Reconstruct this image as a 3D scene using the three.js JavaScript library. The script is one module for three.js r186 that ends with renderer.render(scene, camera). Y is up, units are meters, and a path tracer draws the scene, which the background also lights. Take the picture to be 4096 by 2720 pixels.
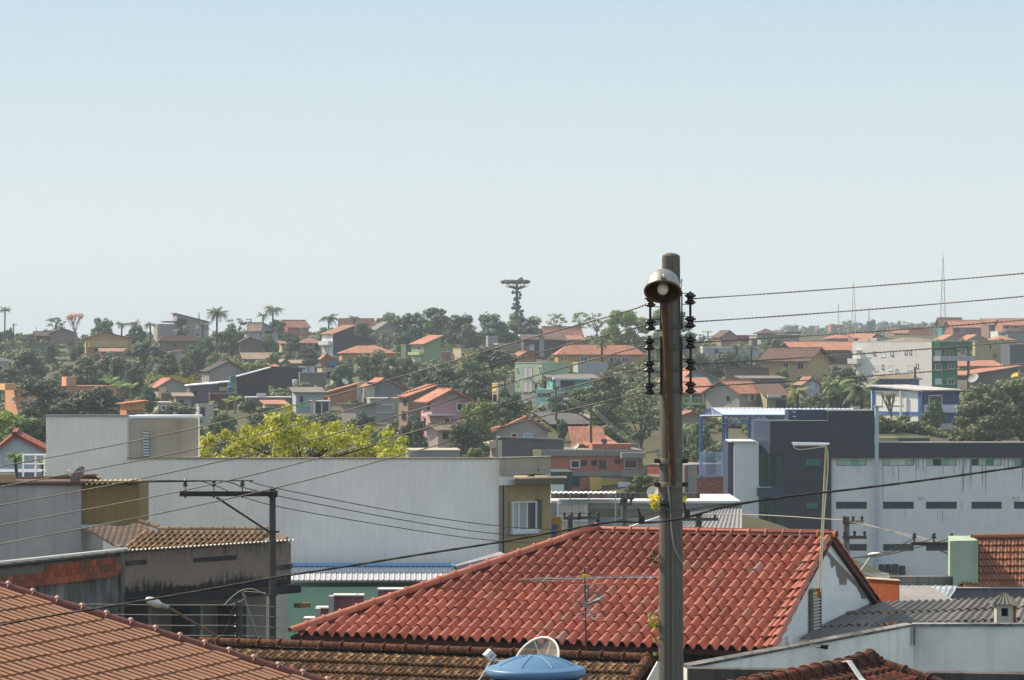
import * as THREE from 'three';
import { mergeGeometries } from 'three/addons/utils/BufferGeometryUtils.js';

// ---------------------------------------------------------------- camera, sky, sun, exposure
const F = 3200, HY = 355, CY = 12;            // focal length in picture widths/1024, row of eye level, eye height (m)
const scene = new THREE.Scene();
const camera = new THREE.PerspectiveCamera(2 * Math.atan(340 / F) * 180 / Math.PI, 1024 / 680, 1, 6000);
camera.position.set(0, CY, 0);
camera.setViewOffset(1024, 680, 0, -(HY - 340), 1024, 680);
const SUN = new THREE.Vector3(-0.70, 0.75, -0.37).normalize();
{
  const W = 512, Hh = 256, data = new Float32Array(W * Hh * 4), v = new THREE.Vector3();
  const mix = (a, b, t) => a + (b - a) * t, sm = t => t * t * (3 - 2 * t), cl = t => Math.min(1, Math.max(0, t));
  for (let j = 0; j < Hh; j++) for (let i = 0; i < W; i++) {
    const th = (j + .5) / Hh * Math.PI - Math.PI / 2, ph = (i + .5) / W * 2 * Math.PI - Math.PI;   // row 0 is straight down
    v.set(Math.cos(th) * Math.cos(ph), Math.sin(th), Math.cos(th) * Math.sin(ph));
    const e = Math.max(0, v.y), t = sm(cl(e / .20)), u = Math.pow(cl(e / .9), .7);
    let r = mix(.548, .220, t), g = mix(.595, .405, t), b = mix(.566, .540, t);
    r = mix(r, .42, u); g = mix(g, .465, u); b = mix(b, .53, u);
    const c = Math.max(0, v.dot(SUN)), a = .08 * Math.pow(c, 2) + .4 * Math.pow(c, 24);
    r += a * .95; g += a * .9; b += a * .82;
    const k = (j * W + i) * 4; data[k] = r; data[k + 1] = g; data[k + 2] = b; data[k + 3] = 1;
  }
  const sky = new THREE.DataTexture(data, W, Hh, THREE.RGBAFormat, THREE.FloatType);
  sky.mapping = THREE.EquirectangularReflectionMapping; sky.magFilter = THREE.LinearFilter; sky.needsUpdate = true;
  scene.background = sky; scene.environment = sky;
}
const sun = new THREE.DirectionalLight(0xffead0, 4.8);
sun.position.copy(SUN).multiplyScalar(900).add(new THREE.Vector3(0, 0, -400)); sun.target.position.set(0, 0, -400);
sun.castShadow = true; sun.shadow.mapSize.set(4096, 4096);
Object.assign(sun.shadow.camera, { left: -500, right: 500, top: 500, bottom: -500, near: 10, far: 2000 });
scene.add(sun, sun.target);
const renderer = new THREE.WebGLRenderer({ antialias: true });
renderer.setSize(1024, 680); renderer.shadowMap.enabled = true;
renderer.toneMapping = THREE.LinearToneMapping; renderer.toneMappingExposure = 1.5;
scene.fog = new THREE.FogExp2(0xcfdcea, 0.00023);

// ---------------------------------------------------------------- helpers
const V = (x, y, z) => new THREE.Vector3(x, y, z);
const at = (px, py, d) => V((px - 512) * d / F, CY + (HY - py) * d / F, -d);
const rnd = s => () => { s |= 0; s = s + 0x6D2B79F5 | 0; let t = Math.imul(s ^ s >>> 15, 1 | s); t = t + Math.imul(t ^ t >>> 7, 61 | t) ^ t; return ((t ^ t >>> 14) >>> 0) / 4294967296; };
const R0 = rnd(7);
const lerp = (a, b, t) => a + (b - a) * t, clamp = (t, a = 0, b = 1) => Math.min(b, Math.max(a, t));
function interp(tab, x) { for (let i = 1; i < tab.length; i++) if (x <= tab[i][0]) { const [a, b] = tab[i - 1], [c, d] = tab[i]; return lerp(b, d, clamp((x - a) / (c - a))); } return tab[tab.length - 1][1]; }

// tileable noise
function hash(i, j, s) { let h = Math.imul(i, 374761393) + Math.imul(j, 668265263) + Math.imul(s, 974711) | 0; h = Math.imul(h ^ h >>> 13, 1274126177); return ((h ^ h >>> 16) >>> 0) / 4294967296; }
function vn(x, y, px, py, s) {
  const i = Math.floor(x), j = Math.floor(y), f = x - i, g = y - j, u = f * f * (3 - 2 * f), w = g * g * (3 - 2 * g), m = (a, n) => ((a % n) + n) % n;
  return lerp(lerp(hash(m(i, px), m(j, py), s), hash(m(i + 1, px), m(j, py), s), u), lerp(hash(m(i, px), m(j + 1, py), s), hash(m(i + 1, px), m(j + 1, py), s), u), w);
}
function fbm(u, v, nx, ny, s, o = 4) { let a = 0, k = .5, t = 0; for (let i = 0; i < o; i++) { a += k * vn(u * nx, v * ny, nx, ny, s + i); t += k; nx *= 2; ny *= 2; k *= .55; } return a / t; }
function tex(n, fn, metres, srgb = true) {
  const d = new Uint8Array(n * n * 4);
  for (let j = 0; j < n; j++) for (let i = 0; i < n; i++) { const c = fn(i / n, j / n), k = (j * n + i) * 4, a = Array.isArray(c) ? c : [c, c, c]; for (let q = 0; q < 3; q++) d[k + q] = clamp(a[q]) * 255; d[k + 3] = 255; }
  const t = new THREE.DataTexture(d, n, n); t.wrapS = t.wrapT = THREE.RepeatWrapping; t.magFilter = THREE.LinearFilter; t.minFilter = THREE.LinearMipmapLinearFilter; t.generateMipmaps = true;
  if (srgb) t.colorSpace = THREE.SRGBColorSpace; t.repeat.set(1 / metres, 1 / metres); t.needsUpdate = true; return t;
}
const TX = {
  plaster: tex(512, (u, v) => .91 + .08 * fbm(u, v, 4, 4, 1, 5) + .05 * (fbm(u, v, 60, 6, 9, 2) - .5) + .05 * (hash(u * 512 | 0, v * 512 | 0, 5) - .5) , 5),
  dirty: tex(512, (u, v) => { const b = fbm(u, v, 5, 4, 11, 6), s = fbm(u, v, 34, 2, 15, 3); return .87 + .12 * clamp((b - .28) * 1.9) - .05 * clamp((s - .54) * 4) + .06 * (hash(u * 512 | 0, v * 512 | 0, 6) - .5); }, 5),
  stained: tex(512, (u, v) => { const b = fbm(u, v, 6, 3, 21, 6), s = fbm(u, v, 40, 2, 25, 3); return .48 + .46 * clamp((b - .25) * 2) - .2 * clamp((s - .5) * 4) + .10 * (hash(u * 512 | 0, v * 512 | 0, 6) - .5); }, 4),
  tile: tex(512, (u, v) => { const c = hash(u * 24 | 0, v * 13 | 0, 31), b = fbm(u, v, 4, 4, 35, 5); const k = .70 + .16 * c + .28 * (b - .5) + .05 * (hash(u * 512 | 0, v * 512 | 0, 8) - .5); return [k * 1.03, k, k * .97]; }, 5.04),
  clay: tex(256, (u, v) => { const k = .84 + .2 * (fbm(u, v, 8, 8, 41, 4) - .5) + .07 * (hash(u * 256 | 0, v * 256 | 0, 8) - .5); return k; }, .6),
  lichen: tex(256, (u, v) => { const b = fbm(u, v, 12, 12, 51, 4), f = hash(u * 128 | 0, v * 128 | 0, 52); const m = clamp((b - .42) * 5); return [lerp(.50, .98, m) - .28 * f * f, lerp(.38, .84, m) - .26 * f * f, lerp(.28, .64, m) - .2 * f * f]; }, .9),
  concrete: tex(512, (u, v) => .78 + .22 * (fbm(u, v, 6, 6, 61, 5) - .5) - .22 * clamp((fbm(u, v, 26, 3, 65, 3) - .56) * 4) + .12 * (hash(u * 512 | 0, v * 512 | 0, 62) - .5), 1.6),
  earth: tex(512, (u, v) => { const b = fbm(u, v, 6, 6, 71, 6), c = fbm(u, v, 3, 3, 75, 4); return [lerp(.34, .52, c) * (.7 + .6 * b), lerp(.36, .47, c) * (.7 + .6 * b), lerp(.20, .34, c) * (.7 + .6 * b)]; }, 40),
  smallTile: tex(512, (u, v) => { const a = (u * 32) % 1, b = (v * 32) % 1, j = a < .1 || b < .1; return j ? .95 : .78 + .12 * hash(u * 32 | 0, v * 32 | 0, 81); }, 6.4),
  brick: tex(512, (u, v) => { const r = v * 20 | 0, uu = (u * 12 + (r & 1) * .5), b = (v * 20) % 1, a = uu % 1, j = a < .05 || b < .09, k = .66 + .3 * hash(uu | 0, r, 91) + .12 * (fbm(u, v, 40, 40, 95, 2) - .5); return j ? [.62, .62, .6] : [k, k * .93, k * .9]; }, 4)
};
const BM = {
  tile: tex(512, (u, v) => { const a = (u * 24) % 1, b = (v * 13) % 1; return .5 * Math.sin(Math.PI * a) + .5 * (1 - b); }, 5.04, false),
  rough: tex(256, (u, v) => fbm(u, v, 24, 24, 101, 4), 1.2, false)
};
const mats = new Map();
function M(col, kind = 'plain', o = {}) {
  const key = col + kind + JSON.stringify(o); if (mats.has(key)) return mats.get(key);
  const p = { color: new THREE.Color(col), roughness: .9, metalness: 0, ...o };
  if (TX[kind]) p.map = TX[kind];
  if (kind === 'tile') { p.bumpMap = BM.tile; p.bumpScale = .06; p.roughness = .85; }
  if (kind === 'concrete' || kind === 'dirty' || kind === 'stained') { p.bumpMap = BM.rough; p.bumpScale = .006; }
  if (kind === 'leaf') { p.vertexColors = true; p.side = THREE.DoubleSide; p.roughness = .75; }
  const m = p.transmission ? new THREE.MeshPhysicalMaterial(p) : new THREE.MeshStandardMaterial(p); mats.set(key, m); return m;
}
const metal = (c, r = .4) => M(c, 'plain', { metalness: .85, roughness: r });
const glassDark = M('#16202a', 'plain', { roughness: .08, metalness: .1 });
const glassGreen = M('#1d4a45', 'plain', { roughness: .06, metalness: .15 });

// geometry: everything non-indexed with position, normal, uv
function G(g) { if (g.index) g = g.toNonIndexed(); for (const k of Object.keys(g.attributes)) if (!['position', 'normal', 'uv', 'color'].includes(k)) g.deleteAttribute(k); return g; }
function merge(list) { return list.length === 1 ? list[0] : mergeGeometries(list.map(G), false); }
function bx(x0, y0, z0, x1, y1, z1) {   // axis-aligned box, uv in metres
  const w = Math.abs(x1 - x0), h = Math.abs(y1 - y0), d = Math.abs(z1 - z0), g = new THREE.BoxGeometry(w, h, d), n = g.attributes.normal, p = g.attributes.position, uv = g.attributes.uv;
  for (let i = 0; i < p.count; i++) { const nx = Math.abs(n.getX(i)), ny = Math.abs(n.getY(i)); uv.setXY(i, nx > .5 ? p.getZ(i) : p.getX(i), ny > .5 ? p.getZ(i) : p.getY(i)); }
  g.translate((x0 + x1) / 2, (y0 + y1) / 2, (z0 + z1) / 2); return G(g);
}
function hexa(P, ux, vx) {   // P: 4 top corners + 4 bottom corners (same order); uv measured along ux, vx
  const pos = [], nor = [], uv = [], q = (a, b, c, d) => { const n = b.clone().sub(a).cross(c.clone().sub(a)); if (n.lengthSq() < 1e-12) n.copy(d).sub(a).cross(c.clone().sub(a)).negate(); n.normalize(); for (const p of [a, b, c, a, c, d]) { pos.push(p.x, p.y, p.z); nor.push(n.x, n.y, n.z); uv.push(p.dot(ux), p.dot(vx)); } };
  const [a, b, c, d, e, f, g, h] = P; q(a, d, c, b); q(e, f, g, h); q(a, b, f, e); q(b, c, g, f); q(c, d, h, g); q(d, a, e, h);
  const G1 = new THREE.BufferGeometry(); G1.setAttribute('position', new THREE.Float32BufferAttribute(pos, 3)); G1.setAttribute('normal', new THREE.Float32BufferAttribute(nor, 3)); G1.setAttribute('uv', new THREE.Float32BufferAttribute(uv, 2)); return G1;
}
// sloping slab: p0 top-left, p1 top-right, p2 bottom-right, p3 bottom-left seen from above; t thickness downward
function slab(p0, p1, p2, p3, t) {
  const n = p3.clone().sub(p0).cross(p1.clone().sub(p0)); if (n.lengthSq() < 1e-9) n.copy(p2).sub(p3).cross(p1.clone().sub(p2)); n.normalize(); if (n.y < 0) n.negate();
  let ux = p1.clone().sub(p0); if (ux.lengthSq() < 1e-6) ux = p2.clone().sub(p3); ux.normalize(); const vx = n.clone().cross(ux), dn = n.clone().multiplyScalar(-t);
  return hexa([p0, p1, p2, p3, ...[p0, p1, p2, p3].map(p => p.clone().add(dn))], ux, vx);
}
function prism(poly, y0, y1) {   // footprint [[x,z]...] extruded upward
  const s = new THREE.Shape(poly.map(([x, z]) => new THREE.Vector2(x, -z))), g = new THREE.ExtrudeGeometry(s, { depth: y1 - y0, bevelEnabled: false }); g.rotateX(-Math.PI / 2); g.translate(0, y0, 0); return G(g);
}
function profileX(poly, z0, z1) { const s = new THREE.Shape(poly.map(p => new THREE.Vector2(...p))), g = new THREE.ExtrudeGeometry(s, { depth: z1 - z0, bevelEnabled: false }); g.translate(0, 0, z0); return G(g); }          // (x,y) outline, along z
function profileZ(poly, x0, x1) { const s = new THREE.Shape(poly.map(([z, y]) => new THREE.Vector2(-z, y))), g = new THREE.ExtrudeGeometry(s, { depth: x1 - x0, bevelEnabled: false }); g.rotateY(Math.PI / 2); g.translate(x0, 0, 0); return G(g); } // (z,y) outline, along x
function bar(a, b, r, r2 = r, n = 8) {
  const g = new THREE.CylinderGeometry(r2, r, a.distanceTo(b), n), d = b.clone().sub(a).normalize(); g.applyQuaternion(new THREE.Quaternion().setFromUnitVectors(V(0, 1, 0), d)); const c = a.clone().add(b).multiplyScalar(.5); g.translate(c.x, c.y, c.z); return G(g);
}
function beam(a, b, w, h) { const l = a.distanceTo(b), g = new THREE.BoxGeometry(w, l, h), d = b.clone().sub(a).normalize(); g.applyQuaternion(new THREE.Quaternion().setFromUnitVectors(V(0, 1, 0), d)); const c = a.clone().add(b).multiplyScalar(.5); g.translate(c.x, c.y, c.z); return G(g); }
function tube(pts, r, seg, n = 6) { return G(new THREE.TubeGeometry(new THREE.CatmullRomCurve3(pts), seg || pts.length * 6, r, n, false)); }
function lathe(pts, n = 24) { return G(new THREE.LatheGeometry(pts.map(p => new THREE.Vector2(...p)), n)); }
function sph(x, y, z, r, n = 12) { const g = new THREE.SphereGeometry(r, n, n * .7 | 0); g.translate(x, y, z); return G(g); }
const xf = (g, m) => { g.applyMatrix4(m); return g; };

const taken = new Map();
function numbered(n) { const k = taken.get(n) || 0; taken.set(n, k + 1); return k ? n + '_' + String(k).padStart(3, '0') : n; }
const ctrl = [];   // ground control points
function thing(name, label, category, base, turn = 0, group) { const g = new THREE.Group(); g.name = numbered(name); g.position.copy(base); g.rotation.y = turn; g.userData = { label, category }; if (group) g.userData.group = group; scene.add(g); return g; }
function part(p, name, geo, m, label) { const o = new THREE.Mesh(geo, m); o.name = name; o.castShadow = o.receiveShadow = true; p.add(o); if (label) o.userData.label = label; return o; }
function wpart(p, name, geo, m, label) { let r = p, o = V(0, 0, 0); while (r && r !== scene) { o.add(r.position); r = r.parent; } geo.translate(-o.x, -o.y, -o.z); return part(p, name, geo, m, label); }  // geometry given in world metres
function solo(name, label, category, geo, m, group) { const o = new THREE.Mesh(geo, m); geo.computeBoundingBox(); const b = geo.boundingBox, c = b.getCenter(V(0, 0, 0)); c.y = b.min.y; geo.translate(-c.x, -c.y, -c.z); o.position.copy(c); o.name = numbered(name); o.castShadow = o.receiveShadow = true; o.userData = { label, category }; if (group) o.userData.group = group; scene.add(o); return o; }
function struct(name, geo, m) { const o = new THREE.Mesh(geo, m); o.name = numbered(name); o.castShadow = o.receiveShadow = true; o.userData.kind = 'structure'; scene.add(o); return o; }
// ---------------------------------------------------------------- hillside houses
const DH = [[300, 1000], [335, 820], [345, 740], [355, 680], [365, 620], [380, 550], [395, 490], [410, 440], [430, 390], [455, 350], [500, 330]];
const dHill = row => interp(DH, row);
const ROOF = { or: ['#cb8f76', 'tile'], ob: ['#b0826b', 'tile'], br: ['#6d5448', 'tile'], gy: ['#8d8a84', 'tile'], wh: ['#dedfe0', 'plain'], pk: ['#b9907c', 'tile'], dk: ['#4c4744', 'tile'], be: ['#a89a86', 'tile'] };
const roofMat = k => M(...(ROOF[k] || [k, 'tile']));
const wallMat = c => M(c, 'plaster');
function win(g, face, r, s, x0, yb, c, sn, kind, fc) {   // window: a frame with a pane; rect in picture columns/rows of the face
  const [x1, y1, x2, y2] = r, h0 = (yb - y2) * s, h1 = (yb - y1) * s; let a, b;
  if (face === 'R') { a = (x1 - x0) * s / c; b = (x2 - x0) * s / c; } else { a = (x0 - x2) * s / sn; b = (x0 - x1) * s / sn; }
  const t = .09, pr = .06, B = (u0, v0, u1, v1, o0, o1) => face === 'R' ? bx(u0, v0, o0, u1, v1, o1) : bx(-o1, v0, -u1, -o0, v1, -u0);
  const fm = kind === 'd' ? M('#3a3634') : M(fc || '#d9dadb');
  const f = part(g, kind === 'D' ? 'door' : 'window', merge([B(a - t, h1, b + t, h1 + t, -.02, pr), B(a - t, h0 - t, b + t, h0, -.02, pr + .05), B(a - t, h0, a, h1, -.02, pr), B(b, h0, b + t, h1, -.02, pr)]), fm);
  part(f, kind === 's' || kind === 'D' ? 'shutter' : 'pane', B(a, h0, b, h1, -.05, .015), kind === 's' ? M(fc || '#cfcfcf') : kind === 'D' ? M('#8f8a86') : kind === 'b' ? M('#8fb4d6', 'plain', { roughness: .1 }) : glassDark);
  if (kind === 'w' && b - a > .8) part(f, 'mullion', B((a + b) / 2 - .03, h0, (a + b) / 2 + .03, h1, .015, .05), fm);
}
// x: column of the nearest corner, ye: eave row, yb: base row, wl / wr: widths of left and right face in columns
function house(label, x, ye, yb, wl, wr, o = {}) {
  const d = o.d || dHill(yb), s = d / F, phi = (o.phi ?? 35) * Math.PI / 180, c = Math.cos(phi), sn = Math.sin(phi);
  const R = o.R || Math.max(2, wr * s / c), L = o.L || (wl > 0 ? wl * s / sn : 7), h = (yb - ye) * s, b0 = -3;
  const base = at(x, yb, d); if (!o.noc) ctrl.push([base.x, base.z, base.y]);
  const g = thing(o.name || 'house', label, o.cat || 'house', base, phi);
  const [type, risePx, rk, k = .5] = o.roof || ['flat', 1, '#b9b6b0'], rise = risePx * s, ov = o.ov ?? .45, wm = M(o.wall || '#b8b0a4', o.tx || 'plaster'), rm = type === 'flat' ? M(rk, 'plaster') : roofMat(rk), th = .16;
  const slopes = [];
  if (type === 'gR') { const m = R * k; part(g, 'wall', profileX([[0, b0], [R, b0], [R, h], [m, h + rise], [0, h]], -L, 0), wm); const a = rise / m, bb = rise / (R - m); slopes.push([V(m, h + rise + th, -L - ov), V(m, h + rise + th, ov), V(-ov, h - ov * a + th, ov), V(-ov, h - ov * a + th, -L - ov)], [V(m, h + rise + th, ov), V(m, h + rise + th, -L - ov), V(R + ov, h - ov * bb + th, -L - ov), V(R + ov, h - ov * bb + th, ov)]); }
  else if (type === 'gL') { const m = L * k; part(g, 'wall', profileZ([[0, b0], [0, h], [-m, h + rise], [-L, h], [-L, b0]], 0, R), wm); const a = rise / m, bb = rise / (L - m); slopes.push([V(-ov, h + rise + th, -m), V(R + ov, h + rise + th, -m), V(R + ov, h - ov * a + th, ov), V(-ov, h - ov * a + th, ov)], [V(R + ov, h + rise + th, -m), V(-ov, h + rise + th, -m), V(-ov, h - ov * bb + th, -L - ov), V(R + ov, h - ov * bb + th, -L - ov)]); }
  else if (type === 'hip') {
    part(g, 'wall', bx(0, b0, -L, R, h, 0), wm); const y = h - .1, m = Math.min(R, L) / 2 * .96, A = V(-ov, y, ov), B = V(R + ov, y, ov), C = V(R + ov, y, -L - ov), D = V(-ov, y, -L - ov);
    const lx = R >= L, p = lx ? V(m, y + rise + .1, -L / 2) : V(R / 2, y + rise + .1, -m), q = lx ? V(R - m, y + rise + .1, -L / 2) : V(R / 2, y + rise + .1, -L + m);
    if (lx) slopes.push([p, q, B, A], [q, p, D, C], [p, p, A, D].map(v => v.clone()), [q, q, C, B].map(v => v.clone())); else slopes.push([q, p, A, D], [p, q, C, B], [p, p, B, A].map(v => v.clone()), [q, q, D, C].map(v => v.clone()));
  }
  else if (type[0] === 's') {
    const up = type[2] === '+';
    if (type[1] === 'R') { const y0 = up ? h : h + rise, y1 = up ? h + rise : h, a = (y1 - y0) / R; part(g, 'wall', profileX([[0, b0], [R, b0], [R, y1], [0, y0]], -L, 0), wm); slopes.push([V(-ov, y0 - ov * a + th, -L - ov), V(R + ov, y1 + ov * a + th, -L - ov), V(R + ov, y1 + ov * a + th, ov), V(-ov, y0 - ov * a + th, ov)]); }
    else { const y0 = up ? h : h + rise, y1 = up ? h + rise : h, a = (y1 - y0) / L; part(g, 'wall', profileZ([[0, b0], [0, y0], [-L, y1], [-L, b0]], 0, R), wm); slopes.push([V(-ov, y1 + ov * a + th, -L - ov), V(R + ov, y1 + ov * a + th, -L - ov), V(R + ov, y0 - ov * a + th, ov), V(-ov, y0 - ov * a + th, ov)]); }
  } else { part(g, 'wall', bx(0, b0, -L, R, h, 0), wm); part(g, 'parapet', bx(-.06, h, -L - .06, R + .06, h + Math.max(.12, rise), .06), rm); }
  for (const q of slopes) part(g, 'roof_slope', slab(...q, th), rm);
  if (slopes.length === 2 && (type === 'gR' || type === 'gL')) part(g, 'ridge', type === 'gR' ? bx(R * k - .14, h + rise + .04, -L - ov, R * k + .14, h + rise + th + .07, ov) : bx(-ov, h + rise + .04, -L * k - .14, R + ov, h + rise + th + .07, -L * k + .14), rm);
  if (o.left) part(g, 'side_wall', bx(-.03, b0, -L + .02, .0, h - .02, -.02), wallMat(o.left));
  if (o.right) part(g, 'front_wall', bx(.02, b0, 0, R - .02, h - .02, .03), wallMat(o.right));
  for (const w of o.win || []) { const [f, x1, y1, x2, y2, kd = 'w', fc] = w; win(g, f, [x1, y1, x2, y2], s, x, yb, c, sn, kd, fc); }
  for (const e of o.add || []) {   // [name, colour, face, x1,y1,x2,y2, from, to] boxes standing out from a face
    const [nm, col, f, x1, y1, x2, y2, o0, o1, kind = 'plaster'] = e, h0 = (yb - y2) * s, h1 = (yb - y1) * s; 
    if (f === 'R') part(g, nm, bx((x1 - x) * s / c, h0, o0, (x2 - x) * s / c, h1, o1), M(col, kind)); else part(g, nm, bx(-o1, h0, (x1 - x) * s / sn, -o0, h1, (x2 - x) * s / sn), M(col, kind));
  }
  if (o.rail) { const [f, x1, y1, x2, y2, out, col] = o.rail, a = (x1 - x) * s / (f === 'R' ? c : sn), b = (x2 - x) * s / (f === 'R' ? c : sn), n = Math.max(3, Math.round(Math.abs(b - a) / .7)), l = []; const h0 = (yb - y2) * s, h1 = (yb - y1) * s; for (let i = 0; i <= n; i++) { const u = lerp(a, b, i / n); l.push(f === 'R' ? bx(u - .04, h0, out - .04, u + .04, h1, out + .04) : bx(-out - .04, h0, u - .04, -out + .04, h1, u + .04)); } l.push(f === 'R' ? bx(a - .05, h1 + .003, out - .05, b + .05, h1 + .08, out + .05) : bx(-out - .05, h1 + .003, Math.min(a, b) - .05, -out + .05, h1 + .08, Math.max(a, b) + .05)); part(g, 'railing', merge(l), M(col || '#cfd2d4')); }
  return g;
}
// skyline, left to right
house('low dark brown house on the skyline beside the mauve gable', 36, 336, 345, 0, 16, { phi: 12, L: 7, wall: '#6b4a3a', roof: ['gL', 4, 'dk'] });
house('mauve gabled house on the skyline left of the pink blossom tree', 51, 333, 345, 0, 24, { phi: 14, wall: '#8f7674', roof: ['gR', 4.6, 'br', .45] });
house('green walled hut below the skyline at far left', 30, 344, 352, 0, 24, { phi: 8, wall: '#6f8069', roof: ['sL-', 1, 'be'] });
house('small grey house with white roof edge at left frame edge', -8, 361, 378, 0, 16, { phi: 10, wall: '#9a9a98', roof: ['flat', 2, '#e3e0da'], win: [['R', -1, 366, 2, 370]] });
house('wide ochre house with brown gable roof under the left skyline', 86, 338.5, 357, 3, 45, { phi: 12, wall: '#b99463', roof: ['gR', 6, 'br', .38], win: [['R', 101, 344, 104, 348], ['R', 95, 349, 97, 351, 'd']], add: [['terrace', '#c4a676', 'R', 88, 341, 126, 347, -.5, 1.6]] });
house('low pink tiled roof house under the ochre house', 101, 352, 362, 0, 24, { phi: 8, wall: '#9b6f5c', roof: ['sL+', 3, 'pk'] });
house('modern grey house with mono pitch roof on the skyline', 177, 322, 343, 0, 31, { phi: 14, wall: '#9a968d', roof: ['sR-', 8, 'br'], add: [['wing', '#95918a', 'R', 157.5, 324, 176, 343, -6, .9], ['wing_roof', '#6b625a', 'R', 164, 321, 177, 322.5, -5, .4], ['glazed_strip', '#2d2a2b', 'R', 176.6, 319, 185.5, 336, -.2, 1.1, 'plain'], ['garage_slab', '#8b857d', 'R', 190, 338, 209, 339, 0, 1.6]], win: [['R', 195, 333, 199, 336]] });
house('pinkish brown house with dark tiled roof below the modern house', 160, 340.5, 355, 2, 36, { phi: 16, wall: '#84685c', roof: ['hip', 5, 'br'], win: [['R', 173, 343.5, 175.5, 346, 'd']] });
house('small white hut with yellow lean-to among the left trees', 172, 352, 362, 3, 9, { phi: 25, wall: '#a7adb3', roof: ['sR+', 1, 'be'], add: [['awning', '#c3a24a', 'R', 171, 357, 175, 361, 0, 1]] });
house('blue grey gabled house between two skyline palms', 260, 332, 346, 14, 17, { phi: 42, wall: '#a3a7ab', roof: ['gR', 9, 'gy', .12], win: [['R', 265, 331, 272, 333, 'd']] });
house('white walled shed with orange roof edge beside the palms', 246, 333, 345, 0, 14, { phi: 8, d: 730, wall: '#a9adb4', roof: ['sL-', 1.2, 'or'] });
house('brown windowless gabled house left of the palm cluster', 240, 342, 357, 0, 23, { phi: 10, wall: '#6d5b46', roof: ['gR', 5, 'be', .42] });
house('salmon red house with tiled gable roof on the skyline', 288, 327, 337, 11, 20, { phi: 32, wall: '#bd5c4c', roof: ['gL', 6.5, 'ob'], win: [['L', 282, 328, 284, 331, 'd'], ['R', 301.5, 327, 305, 333, 'D', '#a8a8b0']], add: [['post', '#c9c4be', 'R', 299, 327, 299.6, 336, .5, .7]] });
house('long orange tiled roof house behind the skyline palm', 341, 326, 334, 2, 32, { phi: 12, wall: '#a08a78', roof: ['gL', 7, 'or'] });
house('tall white house with a dark blind side wall', 333, 334, 356, 12, 20, { phi: 38, wall: '#3b3d44', left: '#e6e6e4', roof: ['sR+', 8, 'ob'], win: [['L', 323, 335, 327, 340], ['L', 328, 335, 330, 343, 'd'], ['L', 322, 347, 324, 353, 'd'], ['L', 326, 346, 328, 353, 'd']], add: [['balcony', '#dfe0e0', 'L', 321, 341, 332, 345, 0, 1.0]] });
house('dark rear wing of the tall white house with sloping roof', 353, 341, 356, 0, 18, { phi: 10, d: 690, wall: '#44464d', roof: ['sR-', 6, 'dk'] });
house('beige house with orange hip roof left of the tall white house', 300, 342.5, 353, 0, 22, { phi: 8, wall: '#ab9a86', roof: ['hip', 5, 'ob'], win: [['R', 302.5, 344.5, 305, 348, 'd'], ['R', 308.5, 344, 311, 346, 'd'], ['R', 315, 344, 319, 350, 'd']] });
house('grey twin gabled house beside the dark skyline trees', 376, 330, 341, 0, 23, { phi: 18, wall: '#8f8c86', roof: ['gR', 8, 'gy', .55] });
house('pale roofed grey bungalow in the middle left of the slope', 244, 359, 366, 0, 32, { phi: 10, wall: '#8f8780', roof: ['gL', 6, 'be'], add: [['porch', '#c9c5bd', 'R', 256, 360, 278, 361, .2, 2.5]] });
house('wide orange hip roofed house behind the grey bare tree', 342, 352.5, 362, 0, 52, { phi: 8, wall: '#b3875a', roof: ['hip', 7, 'or'] });
house('little orange gabled house with blue tarpaulin', 321, 359, 368, 2, 14, { phi: 20, wall: '#a8714f', roof: ['gR', 4.5, 'or', .35], add: [['tarpaulin', '#3b6aa6', 'R', 327, 361.5, 335, 366, 0, .8, 'plain']] });
house('small green gabled house with grey roof in mid slope', 279, 364, 372, 0, 12, { phi: 14, wall: '#7ba184', roof: ['gR', 4.2, 'be', .5] });
house('grey roofed annex beside the small green gable', 291, 364, 372, 0, 15, { phi: 8, wall: '#8d8d88', roof: ['sL+', 3, 'be'] });
house('grey gabled house with pale narrow side and dark roof', 209, 371, 386, 9, 34, { phi: 24, wall: '#a39b94', roof: ['gR', 9.5, 'dk', .55], win: [['L', 201, 374, 203, 378], ['L', 205, 374, 207, 378]] });
house('large blackish house wall with brick infill and slanted eave', 237, 377, 402, 2, 31, { phi: 12, wall: '#33353f', tx: 'dirty', roof: ['sR+', 8.5, 'wh'], ov: .3, add: [['brick_panel', '#5a4038', 'R', 239, 377, 250, 383, 0, .04, 'brick'], ['brick_panel', '#5a4038', 'R', 252, 376, 264, 383, 0, .04, 'brick'], ['window_box', '#4f7f70', 'R', 230, 376, 236, 383, -.4, .6]] });
house('blackish rear block right of the slanted eave wall', 268, 369, 400, 0, 34, { phi: 8, d: 520, wall: '#383b44', tx: 'dirty', roof: ['sR-', 2, 'dk'] });
house('white corrugated awning shop at left of the blackish wall', 198, 385, 397, 0, 29, { phi: 10, wall: '#57504c', roof: ['sR+', 2.5, 'wh'], ov: .7, add: [['sun_toned_cream_panel', '#cdbf94', 'R', 219, 387, 226, 391, 0, .1], ['blue_barrel', '#2f6c9b', 'R', 227, 387, 231, 390, 0, .8, 'plain']] });  // cream panel has sunlight painted into its colour against the dark wall
house('unfinished brown brick house with banana plants in front', 210, 394, 408, 2, 26, { phi: 14, wall: '#6d4639', tx: 'brick', roof: ['flat', 1, '#8a8078'] });
house('white rooftop box house below the blackish wall', 246, 398, 408, 0, 46, { phi: 6, wall: '#6a655f', roof: ['flat', 1, '#c6c2ba'], add: [['roof_box', '#dcdde0', 'R', 257, 393.5, 266, 398, -1.5, 0]] });
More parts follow.
